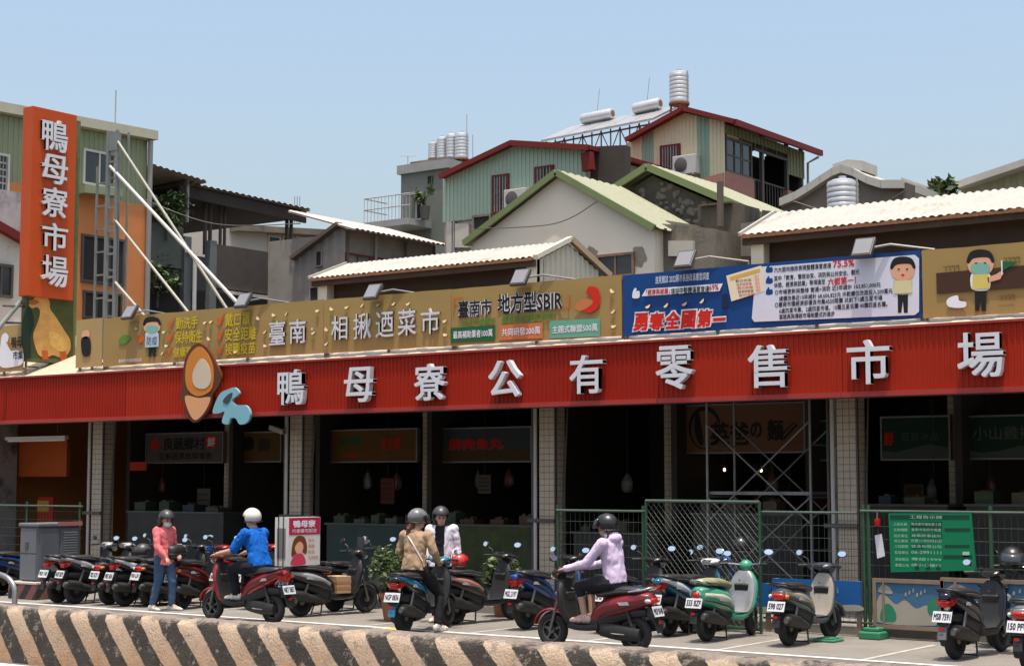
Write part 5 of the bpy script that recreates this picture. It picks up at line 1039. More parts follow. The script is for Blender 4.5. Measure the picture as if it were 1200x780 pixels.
# --- right: dark gable with cupola, tank, tree, sage sheet house
YQ = 34.0; h = house('grey_gable_house', 'grey gable house with curved pale verge and small roof vent', P(990, 400, Y=YQ)); m_qv = mat('pale_verge', (.40, .385, .34), rough=.6, var=.12)
edge = [(918, 238), (935, 231), (950, 222), (965, 212), (979, 203), (990, 199), (1003, 203), (1020, 212), (1036, 217), (1062, 217)]
q = [P(x, y, Y=YQ) for x, y in edge]; MB().prism([(p.x, YQ, p.z - .05) for p in q] + [(q[-1].x, YQ, 0), (q[0].x, YQ, 0)], (0, 4, 0)).build('wall', m_conc, h)
for a, b in zip(q, q[1:]): MB().obox((a + b)/2 + Vector((0, 1.9, .0)), (b - a)/2*1.02, Vector((0, 2.1, 0)), Vector((0, 0, .09))).build('roof_verge', m_qv, h)
c = P(991, 201, Y=YQ); w1 = .36; zc = P(991, 186, Y=YQ).z; MB().prism([(c.x - w1, YQ + .1, c.z), (c.x + w1, YQ + .1, c.z), (c.x + w1, YQ + .1, c.z + .22), (c.x, YQ + .1, zc), (c.x - w1, YQ + .1, c.z + .22)], (0, .8, 0)).build('roof_vent', m_qv, h)
wpoly(h, [(1054, 214), (1062, 214), (1062, 260), (1054, 260)], m_rust, Y=YQ - .1, th=.5, name='corner_pier')
h = house('blue_shed_house', 'low shed with white roof and blue wall beyond the dark bush', P(1080, 400, Y=37)); wpoly(h, [(1058, 216), (1118, 234), (1118, 330), (1058, 330)], paint('blue_wall', (34, 66, 96)), Y=37, th=3); a, b = P(1056, 213, Y=36.8), P(1122, 236, Y=36.8); MB().obox((a + b)/2 + Vector((0, 1.5, .06)), (b - a)/2, Vector((0, 1.5, 0)), Vector((0, 0, .05))).build('roof', m_white, h)
tank('large ribbed steel tank with ladder before the grey gable', 988, 209, 258, 42, 31.0, 3.7)
for px, py, rx, rz, n, lab in ((1072, 234, .4, .35, 240, 'small dark bush beside the grey gable'), (1107, 227, .34, .36, 300, 'dark bushy treetop beside the sage sheet house')):
    c = P(px, py, Y=36); t = thing('rooftop_tree', lab, 'tree', (c.x, c.y, c.z - rz - 2)); leaves('crown', c, (rx, rx, rz), n, m_lf, t, .13, px)
    MB().tube([c - ZZ*(rz + 2), c - ZZ*.3, c + Vector((.15, 0, .3))], [.08, .05, .02], 7).build('trunk', m_trunk, t); MB().tube([c - ZZ*.4, c + Vector((-.3, .1, .2))], [.03, .012], 5).build('limb', m_trunk, t)
YR = 38.0; h = house('sage_sheet_house', 'sage ribbed sheet house with pale roof edge at the end of the row', P(1200, 400, Y=YR)); m_sg2 = mat('sage_sheet2', srgb(146, 146, 116), rough=.5, var=.06, dirt=.2, dcol=srgb(124, 124, 98), streak=5)
sheetY(h, [(1126, 221), (1260, 176)], YR, 3, m_sg2, .3, .03); wpoly(h, [(1127, 224), (1259, 180), (1259, 420), (1127, 420)], m_sg2, Y=YR + .05, th=5, name='core'); bar(h, P(1123, 219, Y=YR - .2), P(1264, 172, Y=YR - .2), .5, .16, m_qv, 'roof_edge')
# ------------------------------------------------------------------ scooters
m_tyre = mat('tyre_rubber', (.018, .017, .016), rough=.85, var=.2); m_plas = mat('black_plastic', (.014, .0135, .013), rough=.5, var=.25, vs=8); m_seat = mat('seat_vinyl', (.022, .021, .02), rough=.42, var=.15)
m_eng = mat('engine_grey', (.026, .025, .024), rough=.55, metal=.3, var=.3, vs=12); m_alu = mat('alloy', (.17, .165, .16), rough=.45, metal=.8, var=.15); m_chr = mat('chrome', (.62, .61, .6), rough=.14, metal=1, var=.05)
m_mir = mat('mirror_glass', (.88, .9, .92), rough=.03, metal=1, var=0); m_tail = mat('tail_lens', (.42, .015, .012), rough=.18, var=.1, spec=.6); m_amb = mat('amber_lens', (.6, .16, .02), rough=.2); m_lensw = mat('clear_lens', (.45, .45, .45), rough=.15, var=.05)
m_plate = mat('plate_white', (.56, .56, .57), rough=.45, var=.05); m_pink_wash = None
def gloss(name, rgb): return mat('paint_' + name, srgb(*rgb), rough=.28, var=.08, vs=4, coat=.5, dirt=.12, dcol=tuple(x*.6 for x in srgb(*rgb)), ds=6)
m_decal = mat('decal_pale', (.38, .38, .38), rough=.35, var=.3, vs=30)
m_guard = mat('grey_guard', (.12, .12, .125), rough=.5)
def sring(c, t, hw, hh, n=16, e=2.6, flat=0):
    """superellipse ring: lateral y half width hw, half height hh in the x-z plane normal to direction t (x,z)"""
    tx, tz = t; l = math.hypot(tx, tz) or 1; nx_, nz = -tz/l, tx/l; out = []
    for k in range(n):
        a = 2*math.pi*k/n; ca, sa = math.cos(a), math.sin(a)
        y = hw*math.copysign(abs(ca)**(2/e), ca); h_ = hh*math.copysign(abs(sa)**(2/e), sa)
        out.append(Vector((c[0] + nx_*h_, y + (c[2] if len(c) > 2 else 0), c[1] + nz*h_)))
    return out
def sloft(st, n=16, e=2.6, sub=3):
    """stations (x, z, hw, hh[, y]) swept along x-z"""
    P_ = spl([Vector((s[0], s[1], 0)) for s in st], sub); Q_ = spl([Vector((s[2], s[3], s[4] if len(s) > 4 else 0)) for s in st], sub); rings = []
    for i, p in enumerate(P_):
        a = P_[max(0, i-1)]; b = P_[min(len(P_)-1, i+1)]; q = Q_[i]
        rings.append(sring((p.x, p.y, q.z), (b.x - a.x, b.y - a.y), max(.004, q.x), max(.004, q.y), n, e))
    return MB().loft(rings)
def wheel(t, x, r, w, rim=None):
    wh = bpy.data.objects.new('wheel', None); COL.objects.link(wh); wh.parent = t; wh.location = (x, 0, r)
    pr = []
    for k in range(13):
        a = math.pi*(-.5 + k/12)*1.15; pr.append((r - w*.5 + math.cos(a)*w*.5*(1 if True else 0), math.sin(a)*w*.5))
    pr = [(r*.60, -w*.36)] + pr + [(r*.60, w*.36), (r*.60, -w*.36)]
    o = MB().lathe((0, 0, 0), pr, 26, 'y').build('tyre', m_tyre, wh, smooth=True, local=True)
    mb = MB(); mb.lathe((0, 0, 0), [(r*.63, -w*.34), (r*.63, w*.34), (r*.55, w*.32), (r*.54, -w*.32), (r*.63, -w*.34)], 24, 'y'); mb.lathe((0, 0, 0), [(0, -w*.45), (r*.2, -w*.45), (r*.22, 0), (r*.2, w*.45), (0, w*.45)], 16, 'y')
    for k in range(5):
        a = 2*math.pi*k/5 + .3; d = Vector((math.cos(a), 0, math.sin(a))); s = Vector((-math.sin(a), 0, math.cos(a))); mb.obox(d*r*.37, d*r*.2, s*.016, Vector((0, .018, 0)))
    mb.build('rim', rim or m_alu, wh, smooth=True, local=True)
    return wh
def scooter(label, pos, head, style, c1, c2=None, plate='', seatm=None, stand=True, rimm=None, tint=None, mirror=m_mir, steer=0.0, wb=1.27, opts=(), cover=None):
    """pos = ground under the rear wheel, head = heading angle (radians from +X); built in its own frame, x forward"""
    c2 = c2 or m_plas
    t = thing('scooter', label, 'scooter', pos, head, group='scooters parked and ridden before the market'); t.matrix_basis = t.matrix_basis @ Matrix.Scale(.92, 4)
    B = lambda mb, n, m, par=None, sm=True, bev=0: mb.build(n, m, par or t, smooth=sm, local=True, bevel=bev)
    R = .235; up = .0
    wheel(t, 0, R + .0, .115, rimm); wheel(t, wb, R, .10, rimm)
    sp = style == 'sport'; rt = style == 'retro'
    # rear body shell
    if sp: st = [(-.30, .80, .03, .02), (-.26, .795, .08, .045), (-.10, .76, .13, .085), (.12, .69, .155, .125), (.35, .60, .15, .13), (.50, .50, .12, .11), (.58, .42, .10, .09)]
    elif rt: st = [(-.27, .63, .05, .05), (-.22, .635, .12, .12), (-.05, .62, .185, .155), (.15, .58, .20, .165), (.35, .54, .185, .16), (.5, .47, .15, .13), (.58, .38, .12, .08)]
    else: st = [(-.29, .70, .04, .03), (-.25, .70, .10, .07), (-.10, .68, .145, .11), (.12, .63, .17, .14), (.35, .57, .16, .14), (.50, .49, .13, .12), (.58, .40, .11, .09)]
    B(sloft(st, 18, 2.5), 'rear_body', c1)
    top = max(s[1] + s[3] for s in st[2:5])
    # colour flash along each flank
    if c2 is not c1:
        for s in (-1, 1):
            q = [(x, z + .02, w*1.0) for x, z, w, h_ in st[1:6]]
            mb = sloft([(x, z, .014, .028 + .02*(i == 2), s*(w - .004)) for i, (x, z, w) in enumerate(q)], 8, 2.2); B(mb, 'side_flash', c2)
    # seat
    zs = .80 if not sp else .83
    ss = [(-.17, zs + .035 if sp else zs, .05, .02), (-.12, zs + .015 if sp else zs, .12, .045), (.05, zs, .15, .055), (.22, zs - .01, .155, .06), (.40, zs - .045, .145, .055), (.52, zs - .06, .11, .05), (.57, zs - .075, .06, .03)]
    sm_ = seatm or m_seat
    B(sloft(ss, 16, 2.8), 'seat', sm_)
    if cover: B(sloft([(x, z + .012, w + .008, h_ + .006) for x, z, w, h_ in ss], 16, 2.8), 'seat_cover', cover)
    # under-seat black box, engine, swing arm, exhaust (right side), belt case (left side)
    B(sloft([(-.18, .52, .06, .05), (.1, .50, .10, .09), (.4, .42, .11, .12), (.58, .33, .12, .10)], 14, 3), 'inner_fender', m_plas)
    B(sloft([(-.12, R + .0, .05, .075, .10), (.08, R + .01, .055, .10, .10), (.3, R + .03, .055, .10, .09), (.48, R + .04, .05, .08, .07)], 12, 3), 'belt_case', m_eng)
    B(sloft([(.22, R + .03, .09, .11), (.42, R + .06, .10, .12), (.56, R + .06, .08, .08)], 12, 3), 'engine', m_eng)
    B(sloft([(-.34, .36, .035, .04, -.15), (-.28, .355, .058, .068, -.15), (.02, .31, .062, .075, -.15), (.22, .27, .045, .055, -.14), (.42, .22, .022, .022, -.10)], 12, 2.2), 'exhaust', m_eng); B(sloft([(-.27, .38, .062, .072, -.155), (-.05, .345, .066, .079, -.155), (.02, .33, .062, .07, -.155)], 12, 2.2), 'exhaust_guard', m_plas)
    for s in (-1, 1): B(MB().tube([(-.02, s*.105, .30), (.10, s*.11, .62)], [.026, .02], 8), 'shock_absorber', m_alu if s < 0 else m_plas)
    # tail: lamp, plate, mudguard, grab rail
    xz = (-.29, .70) if not sp else (-.27, .735)
    if rt: B(MB().ell((-.275, 0, .645), (.03, .055, .055), 14, 8), 'tail_light', m_tail); B(MB().lathe((-.262, 0, .645), [(0, 0), (.075, 0), (.065, -.02), (0, -.02)], 16, 'x'), 'lamp_ring', m_chr)
    elif sp:
        for s in (-1, 1): B(MB().add([(-.30, s*.01, .70), (-.29, s*.12, .76), (-.20, s*.155, .77), (-.25, s*.12, .69), (-.285, s*.015, .655)] , [(0, 1, 2, 3, 4)] ).add([(-.27, s*.01, .70), (-.26, s*.11, .75), (-.17, s*.14, .76), (-.22, s*.11, .69), (-.255, s*.015, .655)], [(4, 3, 2, 1, 0)]), 'tail_light', m_tail, None, False)
        B(MB().obox((-.275, 0, .70), (.015, 0, .01), (0, .06, 0), (0, 0, .035)), 'tail_light', m_tail, None, False, .008)
    else:
        B(sloft([(-.305, .665, .05, .035), (-.285, .67, .085, .05), (-.25, .675, .10, .05)], 12, 3), 'tail_light', m_tail)
        for s in (-1, 1): B(MB().ell((-.25, s*.125, .675), (.05, .025, .03), 10, 6), 'turn_signal', m_lensw if s > 0 else m_amb)
    pz = .545; pc = Vector((-.335, 0, pz)); tl = .36; upv = Vector((math.sin(tl)*1, 0, math.cos(tl))); nb_ = Vector((-math.cos(tl), 0, math.sin(tl)))
    pl = B(MB().obox(pc, Vector((0, .128, 0)), upv*.07, nb_*.004), 'licence_plate', m_plate if not tint else tint, None, False)
    if plate: B(text_fit(MB(), plate, pc + Vector((0, .112, 0)) - upv*.043 + nb_*.007, Vector((0, -1, 0)), upv, .224, .086, bold=.03), 'plate_text', paint('plate_ink', (36, 40, 58)), pl, False)
    B(MB().prism([(-.22, -.07, .62), (-.325, -.07, .48), (-.335, -.06, .44), (-.20, -.07, .50)], (0, .14, 0)), 'plate_bracket', m_plas, None, False)
    B(MB().prism([(-.26, -.055, .50), (-.335, -.055, .40), (-.37, -.06, .27), (-.35, -.06, .265), (-.30, -.055, .40), (-.22, -.055, .46)], (0, .11, 0)), 'rear_mudguard', c2 if 'guardc2' in opts else (m_guard if 'guardgrey' in opts else m_plas), None, False)
    gr_ = [(.02, -.15, zs - .01), (-.18, -.14, zs + .02), (-.27, -.08, zs + .05), (-.27, .08, zs + .05), (-.18, .14, zs + .02), (.02, .15, zs - .01)]
    B(MB().tube(spl(gr_, 4), .014, 8), 'grab_rail', m_chr if 'chromerail' in opts or rt else m_plas)
    # floor, leg shield, fork, fender
    fx = wb - 1.27
    B(sloft([(.50, .33, .14, .06), (.65, .30, .165, .05), (.82, .30, .165, .05), (.96 + fx, .33, .14, .06)], 14, 3.4), 'floorboard', m_plas if sp or 'blackfront' in opts else c1); B(MB().box(.56, .92, -.15, .15, .345, .358), 'floor_mat', m_plas, None, False)
    ls = [(.92 + fx, .32, .13, .045), (.98 + fx, .42, .19, .05), (1.03 + fx, .58, .205, .05), (1.07 + fx, .74, .20, .055), (1.09 + fx, .86, .15, .05), (1.10 + fx, .93, .09, .04)]
    if rt: ls = [(x, z, w*1.14, h_) for x, z, w, h_ in ls]
    B(sloft(ls, 18, 2.8), 'leg_shield', m_plas if 'blackfront' in opts else c1); B(sloft([(x - .026, z, w*.9, h_*.75) for x, z, w, h_ in ls], 18, 2.8), 'inner_shield', (m_chrshield if rt else (c2 if 'innerc2' in opts else m_plas)))
    if not rt: B(sloft([(1.08 + fx, .46, .06, .03), (1.135 + fx, .62, .10, .04), (1.14 + fx, .78, .09, .045), (1.13 + fx, .88, .05, .03)], 12, 2.4), 'nose_panel', c2)
    for s in (-1, 1): B(MB().ell((1.115 + fx, s*.115, .73), (.035, .05, .035), 10, 6), 'front_signal', m_amb)
    stg = bpy.data.objects.new('steering', None); COL.objects.link(stg); stg.parent = t; stg.location = (1.15 + fx, 0, 0); stg.rotation_euler = (0, 0, steer); O = Vector((1.15 + fx, 0, 0))
    t.children[1].location = t.children[1].location
    def S(mb, n, m, sm=True, bev=0, par=None):
        mb.v = [v - O for v in mb.v]; return mb.build(n, m, par or stg, smooth=sm, local=True, bevel=bev)
    for s in (-1, 1): S(MB().tube([(wb, s*.065, R), (1.16 + fx, s*.06, .62)], .022, 8), 'fork_leg', m_alu)
    arc = []
    for k in range(9):
        a = math.radians(15 + 135*k/8); arc.append((wb + math.cos(a)*.275, R + math.sin(a)*.275, .062 + .012*math.sin(math.pi*k/8), .022))
    S(sloft(arc, 12, 2.2, 2), 'front_fender', c1)
    S(sloft([(1.12 + fx, .90, .05, .05), (1.12 + fx, .97, .06, .05)], 10, 2.2), 'steering_neck', m_plas)
    if rt:
        S(MB().ell((1.13 + fx, 0, 1.0), (.10, .095, .09), 16, 10), 'headlamp_shell', c1); S(MB().lathe((1.215 + fx, 0, 1.0), [(0, .0), (.08, 0), (.075, .02), (.04, .035), (0, .04)], 16, 'x'), 'headlight', m_lensw)
    else:
        S(sloft([(.97 + fx, 1.01, .09, .025), (1.03 + fx, 1.025, .15, .045), (1.12 + fx, 1.02, .155, .06), (1.20 + fx, .98, .12, .055), (1.245 + fx, .95, .06, .03)], 16, 2.6), 'handlebar_cowl', m_plas if 'blackfront' in opts else (c1 if not sp else c2)); S(sloft([(1.19 + fx, .955, .10, .04), (1.245 + fx, .945, .085, .035), (1.26 + fx, .94, .05, .02)], 12, 2.6), 'headlight', m_lensw); S(MB().obox((1.0 + fx, 0, 1.045), (.035, 0, .012), (0, .075, 0), (0, 0, .012)), 'dashboard', m_glass)
    for s in (-1, 1):
        S(MB().tube([(1.10 + fx, s*.08, 1.02), (1.06 + fx, s*.2, 1.035), (1.0 + fx, s*.33, 1.03)], .013, 8), 'handlebar', m_chr if rt else m_plas); S(MB().tube([(1.035 + fx, s*.24, 1.033), (.985 + fx, s*.355, 1.028)], .02, 10), 'grip', m_plas); S(MB().tube([(1.075 + fx, s*.20, 1.035), (1.06 + fx, s*.33, 1.02)], .007, 5), 'brake_lever', m_alu)
        b_ = Vector((1.05 + fx, s*.22, 1.05)); e_ = Vector((1.035 + fx, s*(.33 if not sp else .30), 1.17 if not sp else 1.12)); S(MB().tube([b_, b_ + Vector((.01, s*.02, .07)), e_], .007, 6), 'mirror_stem', m_chr if rt else m_plas)
        Mx = Matrix.Rotation(-s*.22, 3, 'Z') @ Matrix.Rotation(.22, 3, 'Y')
        hh_ = S(MB().ell(e_ + Vector((.01, s*.03, .035)), (.022, .068, .045), 14, 8, Mx), 'mirror_shell', m_chr if rt else m_plas)
        gl = MB(); c_ = e_ + Vector((.01, s*.03, .035)) - Mx @ Vector((.0235, 0, 0)); gl.add([c_ + Mx @ Vector((0, .061*math.cos(2*math.pi*k/16), .039*math.sin(2*math.pi*k/16))) for k in range(16)], [tuple(range(16))]); S(gl, 'mirror_glass', mirror, False, 0)
    # the steered wheel turns with the bars
    fwh = [c for c in t.children if c.name.startswith('wheel')][1]; fwh.rotation_euler = (0, 0, steer)
    if stand:
        for s in (-1, 1): B(MB().tube([(.36, s*.10, .25), (.30, s*.15, .012)], .013, 6), 'centre_stand', m_plas)
        B(MB().tube([(.305, -.15, .04), (.305, .15, .04)], .011, 6), 'stand_bar', m_plas)
    # cables, reflector, decals, piping, pocket, kick lever
    for s in (-1, 1): S(MB().tube(spl([(1.05 + fx, s*.19, 1.04), (1.10 + fx, s*.17, 1.10 if sp else 1.08), (1.15 + fx, s*.07, 1.0), (1.14 + fx, s*.05, .86)], 5), .006, 5), 'control_cable', m_plas)
    B(MB().obox((-.365, 0, .40), (.004, 0, -.002), (0, .03, 0), (0, 0, .018)), 'reflector', m_tail, None, False)
    B(MB().tube(spl([(x, -w*.97, z - h_*.15) for x, z, w, h_ in ss[1:6]], 4), .006, 5), 'seat_piping', m_guard); B(MB().tube(spl([(x, w*.97, z - h_*.15) for x, z, w, h_ in ss[1:6]], 4), .006, 5), 'seat_piping', m_guard)
    for s in (-1, 1):
        B(sloft([(x, z - h_*.45, .006, .010, s*(w*.955)) for x, z, w, h_ in st[1:6]], 6, 2.2), 'body_seam', m_plas); x, z, w, h_ = st[3]
        B(MB().prism([(x - .12, s*(w + .004), z - .01), (x + .02, s*(w + .004), z - .02), (x + .06, s*(w + .004), z + .02), (x - .10, s*(w + .004), z + .03)], (0, s*.004, 0)), 'flank_decal', m_guard if c1 in (silver, ivory) else m_decal, None, False)
    B(MB().obox((1.0 + fx, 0, .68), (.02, 0, .01), (0, .11, 0), (-.015, 0, .07)), 'glove_pocket', m_plas, None, False, .012); B(MB().tube([(.98 + fx, 0, .80), (.94 + fx, 0, .79), (.93 + fx, 0, .82)], .007, 5), 'bag_hook', m_alu)
    B(MB().tube([(.08, .155, R), (.22, .17, .24), (.26, .21, .25)], .009, 6), 'kick_lever', m_alu); B(MB().lathe((-.345, -.15, .36), [(0, 0), (.035, 0), (.035, .012), (0, .012)], 12, 'x'), 'exhaust_tip', m_alu)
    if 'rack' in opts: B(MB().tube([(-.20, -.1, zs + .03), (-.36, -.09, zs + .06), (-.36, .09, zs + .06), (-.20, .1, zs + .03)], .012, 6), 'rear_rack', m_chr)
    if 'box' in opts:
        B(sloft([(-.52, zs + .20, .10, .08), (-.46, zs + .20, .19, .125), (-.28, zs + .20, .20, .14), (-.12, zs + .20, .17, .115), (-.08, zs + .20, .10, .07)], 16, 2.8), 'top_box', m_plas); B(sloft([(-.525, zs + .17, .11, .012), (-.46, zs + .17, .197, .014), (-.28, zs + .17, .207, .014), (-.12, zs + .17, .177, .014), (-.075, zs + .17, .10, .01)], 16, 2.8), 'box_seam', m_eng)
    if 'screen' in opts: S(MB().add([(1.16 + fx, y, z) for y, z in ((-.14, 1.0), (.14, 1.0), (.10, 1.28), (-.10, 1.28))] + [(1.165 + fx, y, z) for y, z in ((-.14, 1.0), (.14, 1.0), (.10, 1.28), (-.10, 1.28))], [(0, 1, 2, 3), (7, 6, 5, 4), (0, 1, 5, 4), (1, 2, 6, 5), (2, 3, 7, 6), (3, 0, 4, 7)]), 'windscreen', m_glass, False)
    return t
m_chrshield = mat('worn_steel_shield', (.42, .39, .36), rough=.3, metal=.7, var=.25, vs=5, dirt=.4, dcol=(.14, .09, .07), ds=5)
K = lambda n, *c: gloss(n, c)
def hd(dx, dy): return math.atan2(dy, dx)
PK = math.radians(90)
def rw(px, py): p = G(px, py); p.z = 0; return p
blackp = K('black', 24, 24, 26); grey_p = K('graphite', 52, 54, 58); redp = K('red', 150, 14, 18); silver = K('silver', 150, 150, 152); mint = K('mint', 60, 140, 112); ivory = K('ivory', 196, 190, 172)
gunm = K('gunmetal', 66, 70, 80); champ = K('champagne', 150, 140, 126); bluep = K('blue', 22, 70, 140); tealp = K('teal', 24, 100, 130); navy = K('navy', 20, 26, 52); pinkp = K('dusty_pink', 168, 112, 104); wine = K('wine', 120, 16, 22)
tint_b = mat('plate_blue', (.42, .52, .62), rough=.4, var=.05)
S_ = scooter
S_('black sport scooter with silver flank decals beside the grey cabinet', rw(68, 706), PK - .05, 'sport', blackp, silver, 'MQX 1185'); S_('graphite scooter with red tail light, second from the grey cabinet', rw(88, 707), PK - .12, 'sport', grey_p, silver, 'NGP 2873')
S_('black scooter with wide red tail light, third from the grey cabinet', rw(128, 708), PK - .08, 'classic', blackp, grey_p, '782 KZV'); S_('black scooter with pale silver side panel near the woman in pink', rw(146, 710), PK - .15, 'sport', blackp, K('pale_silver', 170, 170, 174), 'MKR 5036'); S_('red tailed black scooter right behind the woman in pink', rw(176, 710), PK - .1, 'classic', blackp, grey_p, '926 LJX')
S_('red fronted scooter with black top box beside the woman in pink', rw(214, 713), PK + .12, 'classic', wine, blackp, '523 MKB', tint=tint_b, opts=('box',))
S_('dark scooter parked behind the man in the blue shirt', rw(268, 711), PK, 'sport', grey_p, redp, 'NKA 0937'); S_('black scooter parked between the blue shirted man and the placard box', rw(300, 713), PK - .1, 'classic', blackp, silver, '385 TGC')
mscoot = S_('red scooter straddled by the man in the blue shirt', rw(320, 731), math.pi - .0, 'sport', redp, K('deep_red', 110, 8, 14), 'NKT 5857', stand=False, wb=1.34)
boxsc = S_('black and silver scooter carrying a white placard box', rw(352, 722), PK - .25, 'classic', blackp, silver, '897 HDE', tint=tint_b, wb=1.3, opts=('rack', 'screen'))
S_('black scooter with round mirrors nosed between placard scooter and potted bush', rw(392, 716), PK - .1, 'classic', blackp, None, '216 QRT')
bscoot = S_('black scooter with blue mudguard straddled by the woman in beige', rw(473, 742), PK + .16, 'sport', blackp, tealp, 'NGP 0836', stand=False, opts=('guardc2',))
S_('black and dusty pink scooter with a red helmet on its seat', rw(533, 731), PK - .15, 'classic', blackp, pinkp, '650 LWN'); S_('blue scooter behind the lavender hooded rider', rw(616, 737), PK - .1, 'sport', bluep, blackp, 'MGL 2197')
lscoot = S_('dark red scooter ridden by the person in the lavender hoodie', rw(745, 764), math.pi + .05, 'classic', wine, wine, 'MLP 8140', stand=False, opts=('chromerail', 'blackfront'))
S_('black scooter half hidden behind the lavender hooded rider', rw(716, 741), PK - .1, 'classic', blackp, grey_p, '718 GMD'); S_('teal and black scooter with white flank beside the mint scooter', rw(783, 745), PK - .1, 'sport', tealp, K('white', 190, 190, 192), 'NPV 6533'); S_('navy scooter parked just behind the mint scooter', rw(806, 741), PK, 'classic', bluep, blackp, '')
camo_ = mat('camo_cover', (.17, .18, .09), rough=.8, var=.8, vs=9)
S_('mint and ivory retro scooter with worn steel leg shield', rw(828, 751), PK - .02, 'retro', mint, ivory, '555 BZF', cover=camo_, steer=.25); S_('gunmetal grey scooter with champagne floor by the tiled column', rw(924, 756), PK - .02, 'classic', gunm, champ, '598 027', opts=('innerc2',), steer=-.15)
S_('dark navy scooter with bare plate before the painted boards', rw(1120, 772), PK - .1, 'sport', navy, blackp, 'MS8 7591', opts=('guardgrey',)); S_('black scooter with chrome mirrors behind the dark navy scooter', rw(1166, 757), PK, 'classic', blackp, silver, ''); S_('grey scooter with square red tail light at the road edge', rw(1207, 787), PK - .05, 'classic', K('mid_grey', 110, 112, 116), champ, '150 PFV')
S_('blue scooter half hidden left of the grey cabinet', rw(2, 697), PK, 'classic', bluep, blackp, '')
# ------------------------------------------------------------------ people
def remeshed(mb, voxel, smooth=4, wr=0.0, ws=9.0, seed=0.0):
    """fuse overlapping closed pieces into one continuous skin; wr = depth of cloth folds"""
    me = bpy.data.meshes.new('tmp'); me.from_pydata([tuple(v) for v in mb.v], [], mb.f)
    b = bmesh.new(); b.from_mesh(me); bmesh.ops.recalc_face_normals(b, faces=b.faces); b.to_mesh(me); b.free()
    o = bpy.data.objects.new('tmp', me); COL.objects.link(o)
    r = o.modifiers.new('r', 'REMESH'); r.mode = 'VOXEL'; r.voxel_size = voxel; s = o.modifiers.new('s', 'SMOOTH'); s.factor = .5; s.iterations = smooth
    dg = bpy.context.evaluated_depsgraph_get(); out = bpy.data.meshes.new_from_object(o.evaluated_get(dg)); bpy.data.objects.remove(o); bpy.data.meshes.remove(me)
    if wr:
        ns = [v.normal.copy() for v in out.vertices]
        for v, n in zip(out.vertices, ns):
            p = v.co; q = Vector((p.x*ws, p.y*ws, p.z*ws*.75 + seed)); v.co = p + n*wr*(1.1*noise.noise(q) + .8*(abs(noise.noise(q*1.7 + Vector((3, 1, 7))))*2 - .6))
    out.polygons.foreach_set('use_smooth', [True]*len(out.polygons)); return out
def place(name, me, m, parent):
    me.name = name; me.materials.clear(); me.materials.append(m); o = bpy.data.objects.new(name, me); COL.objects.link(o); o.parent = parent; return o
def limb(mb, pts, rs, n=12):
    pts = [Vector(p) for p in pts]
    for a, b, ra, rb in zip(pts, pts[1:], rs, rs[1:]): mb.tube([a, a + (b - a)*.5, b], [ra, (ra + rb)/2, rb], n)
    for p, r in zip(pts, rs): mb.ell(p, (r, r, r), n, 8)
    return mb
def torso(mb, secs, lat, n=18):
    rings = []
    for c, hw, hd_, fw in secs:
        c = Vector(c); L = Vector(lat); Fv = Vector(fw); rings.append([c + L*hw*math.copysign(abs(math.cos(a))**.85, math.cos(a)) + Fv*hd_*math.copysign(abs(math.sin(a))**.9, math.sin(a)) for a in [2*math.pi*k/n for k in range(n)]])
    return mb.loft(rings)
def helmet(parent, c, yaw, m, pitch=0.0, visor=True, full=False, world=False, s=1.0, local=True, trim=None):
    Mx = Matrix.Rotation(yaw, 3, 'Z') @ Matrix.Rotation(pitch, 3, 'Y'); c = Vector(c); mb = MB(); n, k = 28, 14; vs_, idx, fs_ = [], {}, []
    for i in range(k + 1):
        th = math.pi*.68*i/k
        for j in range(n):
            a = 2*math.pi*j/n; d = Vector((math.sin(th)*math.cos(a), math.sin(th)*math.sin(a), math.cos(th)))
            q = Vector((d.x*.148 - .008, d.y*.128, d.z*.138)); 
            if d.z < 0: q.x *= 1 + .1*d.z; q.y *= 1 + .18*d.z
            vs_.append(c + Mx @ (q*s))
    for i in range(k):
        for j in range(n):
            a = 2*math.pi*(j + .5)/n; th = math.pi*.68*(i + .5)/k; cx_ = math.cos(a)
            if cx_ > .30 and th > math.pi*.42: continue
            fs_.append((i*n + j, i*n + (j+1) % n, (i+1)*n + (j+1) % n, (i+1)*n + j))
    mb.add(vs_, fs_); o = mb.build('helmet', m, parent, smooth=True, local=True); sd = o.modifiers.new('t', 'SOLIDIFY'); sd.thickness = .022*s; sd.offset = -1
    if visor:
        vv = []; nn_ = 12
        for i in range(4):
            for j in range(nn_ + 1):
                a = math.radians(-68 + 136*j/nn_); th = math.pi*(.34 + .09*i); d = Vector((math.sin(th)*math.cos(a), math.sin(th)*math.sin(a), math.cos(th))); vv.append(c + Mx @ (Vector((d.x*.158 - .004 + .012*i, d.y*.137, d.z*.146))*s))
        v = MB().add(vv, [(i*(nn_+1) + j, i*(nn_+1) + j + 1, (i+1)*(nn_+1) + j + 1, (i+1)*(nn_+1) + j) for i in range(3) for j in range(nn_)]).build('visor', m_glass if visor is True else visor, parent, smooth=True, local=True); v.modifiers.new('t', 'SOLIDIFY').thickness = .004
    st_ = [c + Mx @ (Vector((math.cos(a)*.149 - .012, math.sin(a)*.124, -.066))*s) for a in [math.radians(70 + 220*k_/14) for k_ in range(15)]]
    MB().tube(st_, .008*s, 6).build('helmet_rim', trim or m_plas, parent, smooth=True, local=True)
    return o
m_skin = mat('skin', (.46, .27, .19), rough=.5, var=.06, vs=12); m_hair = mat('hair_dark', (.03, .02, .016), rough=.5, var=.3, vs=30)
